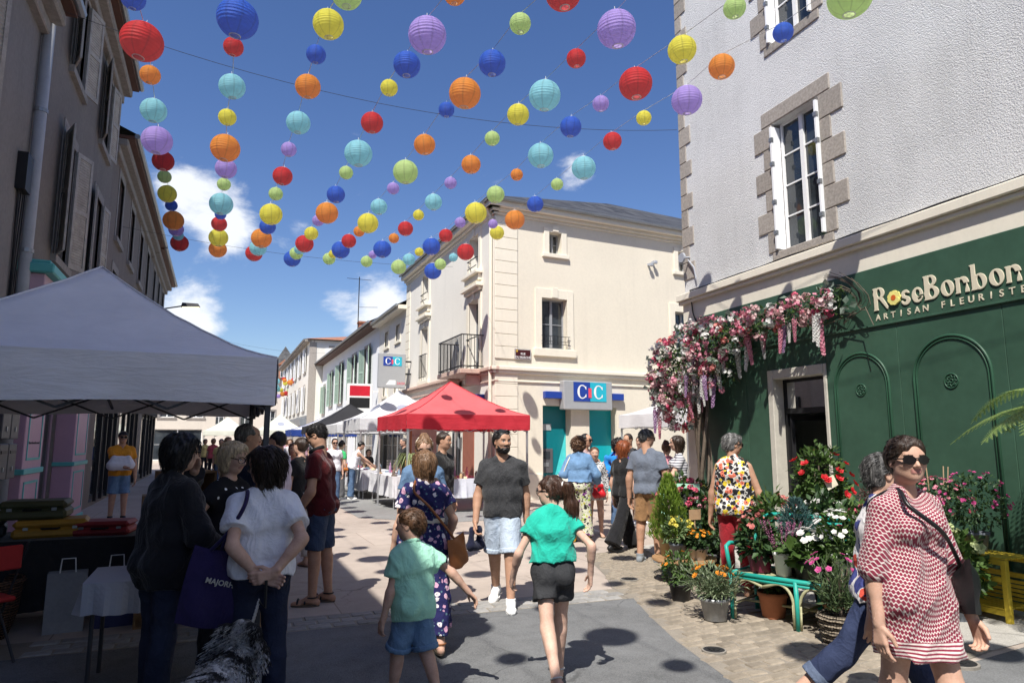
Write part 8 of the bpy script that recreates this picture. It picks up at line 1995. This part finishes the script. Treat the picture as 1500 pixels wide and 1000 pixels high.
o = strap(I, [V3(-.30, -.03, 1.0), bodypt(I, .16, 235, .075), bodypt(I, .25, 215, .07), I['shc'] - I['rt'] * .10 + V3(0, -.02, .035), bodypt(I, .22, -35, .08), V3(-.22, .06, 1.0)], .012, m_purple, None, 'bag_strap'); o.data.transform((Matrix.Translation(bag.location) @ bag.rotation_euler.to_matrix().to_4x4()).inverted()); o.parent = bag
# --- woman in black, hand to her face
loc = HD(250, 690, 4.35)
I = person('woman in a black jacket raising a hand to her face at the left', loc, FA(loc, 62), 1.69, 'f', 1.12, 'a', ('black', 'bob'), (3, 0), ((3, 3, 2), (-3, 3, 2)), (((-.055, .125, .862), (-1, .3, -.7), dict(dir=(.15, -.15, 1), palm=(.3, -1, 0), lat=(.9, .2, 0), curl=14)), ((.14, .16, .56), (.6, -1, 0))), (8, -4), dict(name='jacket', mat=cloth('jacket_black', (.012, .012, .014)), sleeve=1.9, inf=.026, hem=-.09, fold=.010, straight=1.0), dict(kind='trousers', mat=denim('denim_night2', (.02, .026, .05), .4), len=1.93, r_end=.07), ('shoe', m_blk), 2, 'clear')
loc = HD(338, 672, 5.15); person('woman with grey-blond hair in a black polka dot top behind the white table', loc, FA(loc, 128), 1.63, 'f', 1.1, 'a', ('blond', 'bob'), arms=(((-.14, .06, .56), (-1, -.6, 0)), ((.14, .05, .56), (1, -.6, 0))), head=(0, -12), top=dict(mat=dots('print_dots', (.012, .012, .014), (.75, .75, .75), 17, .17), sleeve=.4, fold=.008), bottom=dict(kind='trousers', mat=cloth('trouser_black', (.02, .02, .025))), q=1, glasses='clear')
loc = HD(358, 655, 6.3); person('man with cropped grey hair in a dark blue shirt under the grey tent', loc, FA(loc, 82), 1.80, 'm', 1.15, 'b', ('salt', 'buzz'), arms=(((-.14, .18, .55), (-1, -.6, 0)), ((.12, .22, .55), (1, -.8, 0))), top=dict(mat=cloth('shirt_ink', (.015, .02, .045)), sleeve=.55), bottom=dict(kind='trousers', mat=cloth('trouser_black', (.02, .02, .025))), q=1)
loc = HD(376, 655, 13.0); person('bearded man with sunglasses in a white t-shirt facing the viewer down the street', loc, FA(loc, 178), 1.75, 'm', 1.05, 'b', ('dark', 'buzz'), top=dict(mat=cloth('cotton_white', (.74, .74, .78))), bottom=dict(kind='trousers', mat=denim('denim_mid', (.10, .17, .28))), q=0, glasses='sun', beard='dark')
loc = HD(176, 690, 14.4)
I = person('man in a mustard t-shirt and cap carrying a white bundle by the shop', loc, FA(loc, 172), 1.84, 'm', 1.08, 'b', ('dark', 'short'), arms=(((-.15, .02, None), (-.6, -1, 0)), ((-.03, .19, .60), (1, -.5, 0))), top=dict(mat=cloth('cotton_mustard', (.60, .25, .02))), bottom=dict(kind='shorts', mat=denim('denim_blue', (.11, .19, .30)), len=.9, r_end=.1, cuff=True), q=1, glasses='sun', cap=cloth('cap_black', (.015, .015, .018)), shoes=('sneaker', m_blk))
c = I['world'](V3(.03, .24, 1.22)); softbag('white_bundle', 'white cloth bundle in the arms of the man in the mustard t-shirt', 'bundle', c, .42, .24, .2, R(FA(loc, 172)) - math.pi / 2, m_cwhite)
# --- group in front of the bank and the florist
loc = HD(1073, 662, 7.7)
person('grey haired woman in a sleeveless tropical print top looking into the flower shop', loc, FA(loc, 14), 1.72, 'f', 1.2, 'b', ('grey', 'shortf'), (0, 0), None, (((-.165, .02, None), (-.6, -1, 0)), ((.19, .06, .47), (.6, -1, 0))), (48, -6), dict(mat=floral('print_tropical', (.62, .60, .56), [(.02, .02, .022), (.60, .16, .10), (.02, .02, .025), (.65, .48, .04), (.03, .03, .03)], (.10, .06, .05), 26, .85), sleeve=0, neck='sleeveless', hem=-.05, inf=.022), dict(kind='trousers', mat=cloth('trouser_red', (.34, .02, .03)), len=1.9, r_end=.08), ('sandal', None), 2, 'sun', eyes=False)
loc = tuple(G(952, 823).xy)
person('grey haired man in a grey t-shirt and brown shorts, back to the viewer', loc, FA(loc, 22), 1.81, 'm', 1.03, 'b', ('salt', 'short'), (0, 0), ((-3, 3, 3), (5, 8, 3)), (((-.155, .0, None), (-.6, -1, 0)), ((.155, .06, .50), (.6, -1, 0))), (50, -4), dict(mat=cloth('jersey_slate', (.13, .15, .19)), sleeve=.62, hem=-.03, fold=.009), dict(kind='shorts', mat=cloth('chino_brown', (.25, .14, .065)), len=.92, r_end=.10, rise=.06), ('sneaker', cloth('shoe_grey', (.22, .24, .26))), 2, 'sun', eyes=False)
loc = tuple(G(915, 806).xy); person('person with red hair in wide black trousers behind the man in the grey t-shirt', loc, FA(loc, 42), 1.69, 'f', 1.0, 'a', ('red', 'lob'), legs=((22, 6, 2), (-24, 8, 2)), top=dict(mat=cloth('cotton_black', (.015, .015, .016)), sleeve=.6), bottom=dict(kind='trousers', mat=cloth('trouser_black2', (.014, .014, .016)), len=1.97, r_end=.125, infk=.03), shoes=('shoe', m_blk), q=1)
loc = tuple(G(908, 776).xy)
I = person('curly dark haired woman in a purple and black top and jeans with a blue backpack', loc, FA(loc, 38), 1.68, 'f', 1.08, 'a', ('black', 'curly'), arms=(((-.20, .06, .58), (-1, -.7, 0)), ((.12, .2, .6), (1, -.7, 0))), top=dict(mat=cloth('cotton_purple', (.06, .03, .26)), sleeve=.4), bottom=dict(kind='trousers', mat=denim('denim_jeans', (.07, .12, .21), .5), len=1.95, r_end=.085), shoes=('sandal', None), q=1)
c = I['world'](bodypt(I, .17, 185, .09)); bp = softbag('backpack', 'bright blue backpack on the curly haired woman', 'backpack', c, .28, .40, .2, R(FA(loc, 38)) - math.pi / 2, cloth('nylon_blue', (.02, .22, .60)))
for s in (-1, 1):
 o = strap(I, [bodypt(I, .26, 180 - s * 25, .06), I['nb'] + I['rt'] * s * .08 + V3(0, 0, .025), bodypt(I, .22, s * 35, .05), bodypt(I, .12, s * 80, .05), bodypt(I, .1, 180 - s * 40, .06)], .018, cloth('nylon_blue', (.02, .22, .60)), None, 'strap'); o.data.transform((Matrix.Translation(bp.location) @ bp.rotation_euler.to_matrix().to_4x4()).inverted()); o.parent = bp
loc = HD(921, 655, 13.9); person('man with shaved head in a dark t-shirt facing the woman with the backpack', loc, FA(loc, 205), 1.78, 'm', 1.0, 'b', ('dark', 'buzz'), head=(10, -20), top=dict(mat=cloth('jersey_charcoal', (.028, .029, .032))), bottom=dict(kind='shorts', mat=cloth('linen_beige', (.52, .48, .44)), len=.95, r_end=.1), q=1)
loc = tuple(G(850, 794).xy)
I = person('woman with curly brown hair in a denim jacket and flowered trousers', loc, FA(loc, 12), 1.70, 'f', 1.08, 'a', ('brown', 'curly'), (0, 0), ((2, 2, 3), (-2, 2, 4)), (((-.15, .05, .52), (-.4, -1, 0)), ((.15, .14, .56), (.5, -1, 0))), (20, 0), dict(name='jacket', mat=denim('denim_jacket', (.12, .22, .37), .45), sleeve=1.85, hem=.03, inf=.026), dict(kind='trousers', mat=floral('print_trousers', (.52, .52, .40), [(.03, .025, .03), (.30, .42, .08), (.16, .04, .18), (.45, .42, .07), (.03, .03, .03)], (.05, .05, .04), 24, .6), len=1.9, r_end=.115, infk=.022), ('shoe', M('shoe_yellow', (.62, .36, .02), .5)), 1)
flatbag('tote_bag', 'cream canvas tote hanging at the side of the woman in the denim jacket', 'bag', I['world'](V3(-.24, -.10, .83)), .36, .42, .10, R(FA(loc, 12)) - math.pi / 2 + .3, cloth('canvas_cream_bag', (.66, .62, .53)), .25)
bg_ = [o for o in COL.objects if o.get('label', '').startswith('cream canvas tote')][0]
o = strap(I, [V3(-.28, -.12, 1.02), bodypt(I, .2, 230, .06), I['shc'] - I['rt'] * .12 + V3(0, -.01, .03), V3(-.24, .06, 1.05), V3(-.22, .02, .98)], .010, cloth('canvas_cream_bag', (.66, .62, .53)), None, 'strap'); o.data.transform((Matrix.Translation(bg_.location) @ bg_.rotation_euler.to_matrix().to_4x4()).inverted()); o.parent = bg_
loc = HD(857, 652, 12.6); person('man with cropped dark hair and sunglasses beside the woman in the denim jacket', loc, FA(loc, 120), 1.77, 'm', 1.0, 'b', ('black', 'buzz'), arms=(((-.2, .1, .62), (-1, -.4, 0)), None), top=dict(mat=cloth('cotton_pink', (.58, .42, .42))), bottom=dict(kind='trousers', mat=cloth('linen_beige', (.52, .48, .44))), q=0, glasses='sun')
loc = HD(871, 680, 12.2)
I = person('short haired person in a patterned grey dress with a red bag beyond the denim jacket', loc, FA(loc, 175), 1.52, 'f', 1.05, 'a', ('brown', 'short'), top=dict(name='dress', mat=floral('print_grey', (.55, .55, .55), [(.05, .05, .05), (.2, .2, .2)], None, 40, .6), sleeve=1.6, skirt=(.42, .095, .13)), shoes=('sandal', None), q=0)
softbag('shoulder_bag', 'small bright red bag on the person in the grey dress', 'bag', I['world'](V3(-.05, .19, .80)), .22, .24, .1, 0.2, M('leather_red', (.50, .012, .02), .45))
loc = HD(994, 655, 10.7); person('woman with long brown hair in a striped t-shirt facing left behind the blackboard', loc, FA(loc, -98), 1.72, 'f', 1.03, 'a', ('dark', 'long'), arms=(((-.08, .2, .6), (-1, -.7, 0)), ((.1, .2, .6), (1, -.7, 0))), top=dict(mat=stripes('print_stripe', (.58, .57, .58), (.10, .10, .13), 26, .4), sleeve=.6, hem=-.04), bottom=dict(kind='trousers', mat=denim('denim_navy', (.035, .055, .10))), q=1)
loc = HD(976, 665, 12.4); person('woman with brown hair in a bun and a pink top in the bank side group', loc, FA(loc, 20), 1.62, 'f', 1.0, 'a', ('brown', 'bun'), top=dict(mat=cloth('cotton_rose', (.60, .25, .30))), bottom=dict(kind='trousers', mat=denim('denim_jeans', (.07, .12, .21))), q=0)
loc = HD(938, 655, 14.2); person('dark haired man at the back of the group before the bank', loc, FA(loc, 190), 1.74, 'm', 1.0, 'a', ('dark', 'short'), top=dict(mat=cloth('cotton_white', (.74, .74, .78))), bottom=dict(kind='trousers', mat=denim('denim_jeans', (.07, .12, .21))), q=0)
# --- at the stalls
loc = tuple(G(487, 739).xy); person('woman in sunglasses, white blouse and jeans walking by the stalls', loc, FA(loc, 170), 1.70, 'f', 1.0, 'a', ('dark', 'short'), top=dict(mat=cloth('cotton_white', (.74, .74, .78)), sleeve=.5), bottom=dict(kind='trousers', mat=denim('denim_jeans', (.07, .12, .21))), q=0, glasses='sun')
loc = tuple(G(497, 731).xy); I = person('young woman in a green t-shirt and wide grey trousers at the stalls', loc, FA(loc, 50), 1.62, 'f', 1.0, 'a', ('dark', 'bun'), head=(0, -20), top=dict(mat=cloth('cotton_green', (.05, .42, .14))), bottom=dict(kind='trousers', mat=cloth('trouser_grey', (.10, .10, .105)), len=1.97, r_end=.12, infk=.02), q=0)
softbag('shoulder_bag', 'orange bag at the hip of the woman in the green t-shirt', 'bag', I['world'](V3(.19, -.03, .9)), .24, .2, .1, 0.3, M('leather_orange', (.50, .16, .03), .5))
loc = tuple(G(514, 731).xy); person('woman in a white tank top and jeans leaning over the stall table', loc, FA(loc, 75), 1.66, 'f', 1.0, 'a', ('black', 'short'), lean=(22, 0), arms=(((-.10, .33, .56), (-1, -.5, 0)), ((.10, .36, .55), (1, -.5, 0))), head=(0, -28), top=dict(mat=cloth('cotton_white', (.74, .74, .78)), sleeve=0, neck='tank'), bottom=dict(kind='trousers', mat=denim('denim_jeans', (.07, .12, .21)), len=1.97, r_end=.1, infk=.015), q=0)
loc = HD(592, 655, 19.5); person('dark haired stall holder in black behind the white tables', loc, FA(loc, -120), 1.72, 'm', 1.1, 'a', ('salt', 'short'), top=dict(mat=cloth('cotton_black', (.015, .015, .016)), sleeve=.6), bottom=dict(kind='trousers', mat=cloth('trouser_black', (.02, .02, .025))), q=0)
loc = HD(539, 690, 22.5); person('seated looking dark haired stall holder low behind the white sheets', loc, FA(loc, 170), 1.35, 'f', 1.0, 'a', ('dark', 'bob'), top=dict(mat=cloth('jersey_charcoal', (.028, .029, .032))), bottom=dict(kind='trousers', mat=cloth('trouser_black', (.02, .02, .025))), q=0)
cr = random.Random(21); TOPS = [cloth('crowd_%d' % i, c) for i, c in enumerate(((.55, .1, .12), (.6, .58, .6), (.1, .16, .4), (.5, .3, .38), (.05, .05, .06), (.62, .5, .2), (.15, .35, .3)))]; TN = ['red', 'white', 'blue', 'pink', 'black', 'yellow', 'green']
for k, (px, dp, h_) in enumerate(((431, 12.2, 1.6), (425, 24, 1.7), (438, 30, 1.72), (420, 34, 1.68), (333, 20, 1.75), (324, 24, 1.7), (343, 27, 1.66), (312, 30, 1.74), (386, 22, 1.7), (396, 33, 1.7), (446, 36, 1.7), (455, 41, 1.66), (300, 33, 1.72), (352, 38, 1.7), (472, 26, 1.68), (280, 26, 1.74), (264, 30, 1.7), (367, 30, 1.7))):
 loc = HD(px, 655, dp); i = k % 7; hs = cr.choice([('dark', 'short'), ('brown', 'bob'), ('black', 'short'), ('light', 'bob'), ('salt', 'short')])
 person(f'{TN[i]} topped passer-by in the far crowd, ' + ['just left of the man in the red polo', 'near the far tents', 'in the middle of the street', 'seen under the grey tent roof'][0 if px > 415 and dp < 15 else (1 if px > 415 else (2 if px > 380 else 3))], loc, FA(loc, cr.choice((0, 20, 170, 190, 150, -30))), h_, cr.choice('mf'), 1.02, cr.choice('ab'), hs, top=dict(mat=TOPS[i], sleeve=.55), bottom=dict(kind='trousers', mat=cr.choice((denim('denim_jeans', (.07, .12, .21)), cloth('trouser_black', (.02, .02, .025)), cloth('linen_beige', (.52, .48, .44))))), q=0, group='far street crowd')
# --- child mannequin on the table
mm = person('child mannequin in a flowered dress standing on the black table', (-1.95, 7.85), FA((-1.95, 7.85), 60), .62, 'f', 1.0, 'b', ('light', 'short'), top=dict(name='dress', mat=floral('print_doll', (.03, .025, .04), [(.4, .1, .1), (.1, .1, .3), (.5, .45, .4)], None, 40, .5), sleeve=.5, inf=.01, skirt=(.25, .09, .16)), shoes=('shoe', m_blk), q=1, cat='mannequin', name='child_mannequin', footz=.96, eyes=True)
# --- dog with speckled coat
def dog():
 loc = HD(314, 950, 3.6); root = empty('dog', (loc[0], loc[1], 0), R(FA(loc, 24)) - math.pi / 2, 'white dog with black speckles standing beside the woman in the white t-shirt', 'dog')
 S = SDF((-.24, -.66, -.02), (.24, .70, 1.02), .0095); z = .60
 S.op(el((0, -.24, z), (.135, .2, .145)), .05); S.op(el((0, .0, z + .0), (.13, .26, .15)), .06); S.op(el((0, .22, z - .02), (.14, .17, .19)), .06)
 S.op(rc((0, .28, z + .05), (0, .40, z + .22), .10, .08), .05); S.op(el((0, .43, z + .27), (.085, .105, .09)), .03); S.op(rc((0, .50, z + .245), (0, .62, z + .19), .052, .04), .03); S.op(el((0, .655, z + .195), (.02, .016, .016)), .008)
 for s in (-1, 1):
  S.op(rc((s * .08, .40, z + .31), (s * .135, .38, z + .10), .04, .065, ((1, 0, 0), .45)), .015)
  S.op(rc((s * .085, .22, z - .08), (s * .085, .20, .28), .07, .042), .04); S.op(rc((s * .085, .20, .28), (s * .085, .21, .05), .038, .030), .02); S.op(el((s * .085, .235, .028), (.035, .055, .03)), .02)
  S.op(rc((s * .085, -.28, z - .02), (s * .09, -.17, .36), .10, .06), .04); S.op(rc((s * .09, -.17, .36), (s * .09, -.33, .20), .05, .034), .02); S.op(rc((s * .09, -.33, .20), (s * .09, -.30, .05), .032, .028), .02); S.op(el((s * .09, -.275, .028), (.035, .055, .03)), .02)
 S.op(rc((0, -.42, z + .06), (0, -.60, z - .02), .035, .03), .03); S.op(rc((0, -.60, z - .02), (0, -.66, z - .25), .04, .015), .03)
 X, Y, Z = np.meshgrid(*S.ax, indexing='ij', sparse=True); S.F = S.F - (.006 * np.sin(70 * X + 3 * np.sin(22 * Y)) * np.sin(60 * Z + 2 * np.sin(26 * Y)) + .007 * np.sin(34 * Y + 2 * np.sin(21 * Z)) * np.sin(40 * X + 12 * Z)).astype(np.float32)
 W, Q = S.mesh(); t = NT('dog_coat'); v = t.coord('Object'); n = t.noise(v, 7, 4, .6, .5); f = t.noise(t.coord('Object', (90, 40, 90)), 1.0, 4, .7); sp = t.noise(v, 42, 3, .7)
 patch = t.maprange(t.math('ADD', n, t.math('MULTIPLY', f, .25)), .64, .70, 0, 1); spk = t.maprange(sp, .54, .62, 0, .75); sp3 = t.n('ShaderNodeSeparateXYZ', {'Vector': v}); hm_ = t.math('MULTIPLY', t.maprange(sp3.outputs[1], .31, .35, 0, 1), t.maprange(t.math('ABSOLUTE', sp3.outputs[0]), .02, .04, 0, 1)); c = t.mixc(t.math('MAXIMUM', t.math('MAXIMUM', patch, spk), hm_), (.62, .61, .60), (.022, .02, .02))
 t.P(Base_Color=c, Roughness=.7); t.bump(f, .9, .015); mesh_obj('body', [(relax(W, Q, 1, .4), Q)], t.m, root)
 # loose fur locks
 m = MB(); r = random.Random(4); me = bpy.data.objects['body'] if False else None
 idx = np.random.RandomState(3).choice(len(W), 9000, replace=False); cen = V3(0, .05, .45)
 for i in idx:
  p = W[i]
  if p[2] < .3: continue
  ax = V3(0, np.clip(p[1], -.3, .5), .58); nn = nrmz(p - ax); d = nrmz(nn * .35 + V3(r.uniform(-.3, .3), -.9, -.45)); L = r.uniform(.04, .11); sd_ = nrmz(np.cross(d, nn)) * .0024
  m.mesh([p - sd_, p + sd_, p + d * L * .6 + nn * .006 + sd_ * .7, p + d * L, p + d * L * .6 + nn * .006 - sd_ * .7], [(0, 1, 2, 3, 4)])
 tag(m.build('fur', t.m, root), kind='stuff')
 m = MB(); m.tube([(.098 * math.cos(a), .345 - .05 * math.sin(a), z + .145 + .075 * math.sin(a)) for a in np.linspace(0, 2 * math.pi, 20)], .010, 6, False); m.build('collar', M('collar_steel', (.4, .4, .42), .35, metal=.8), root)
 return root, loc
DOG, dl = dog(); DOG.scale = (.98, .80, .70)
h0 = WDOG['world'](WDOG['J']['wr', 1] + V3(-.04, -.03, -.06)); c0 = Vector((dl[0], dl[1], 0)); a = DOG.rotation_euler.z; e = c0 + Vector((-.33 * math.sin(a), .33 * math.cos(a), .58))
ld = empty('dog_lead', tuple(h0), 0, 'chain dog lead with black strap from the woman to the dog', 'lead')
m = MB(); m.tube([Vector((0, 0, .03)), Vector((0, 0, -.12)), (e - h0) * .3], .009, 6); m.build('strap', m_blk, ld)
for k in range(34):
 p = (e - h0) * (.3 + .7 * k / 34) + Vector((0, 0, -.05 * math.sin(math.pi * k / 34))); m = MB(); ax = (k % 2); m.tube([p + Vector((.006 * math.cos(t) * (1 if ax else .3), .006 * math.cos(t) * (.3 if ax else 1), .013 * math.sin(t))) for t in np.linspace(0, 2 * math.pi, 9)], .0026, 4, False); m.build('link', m_alu, ld)
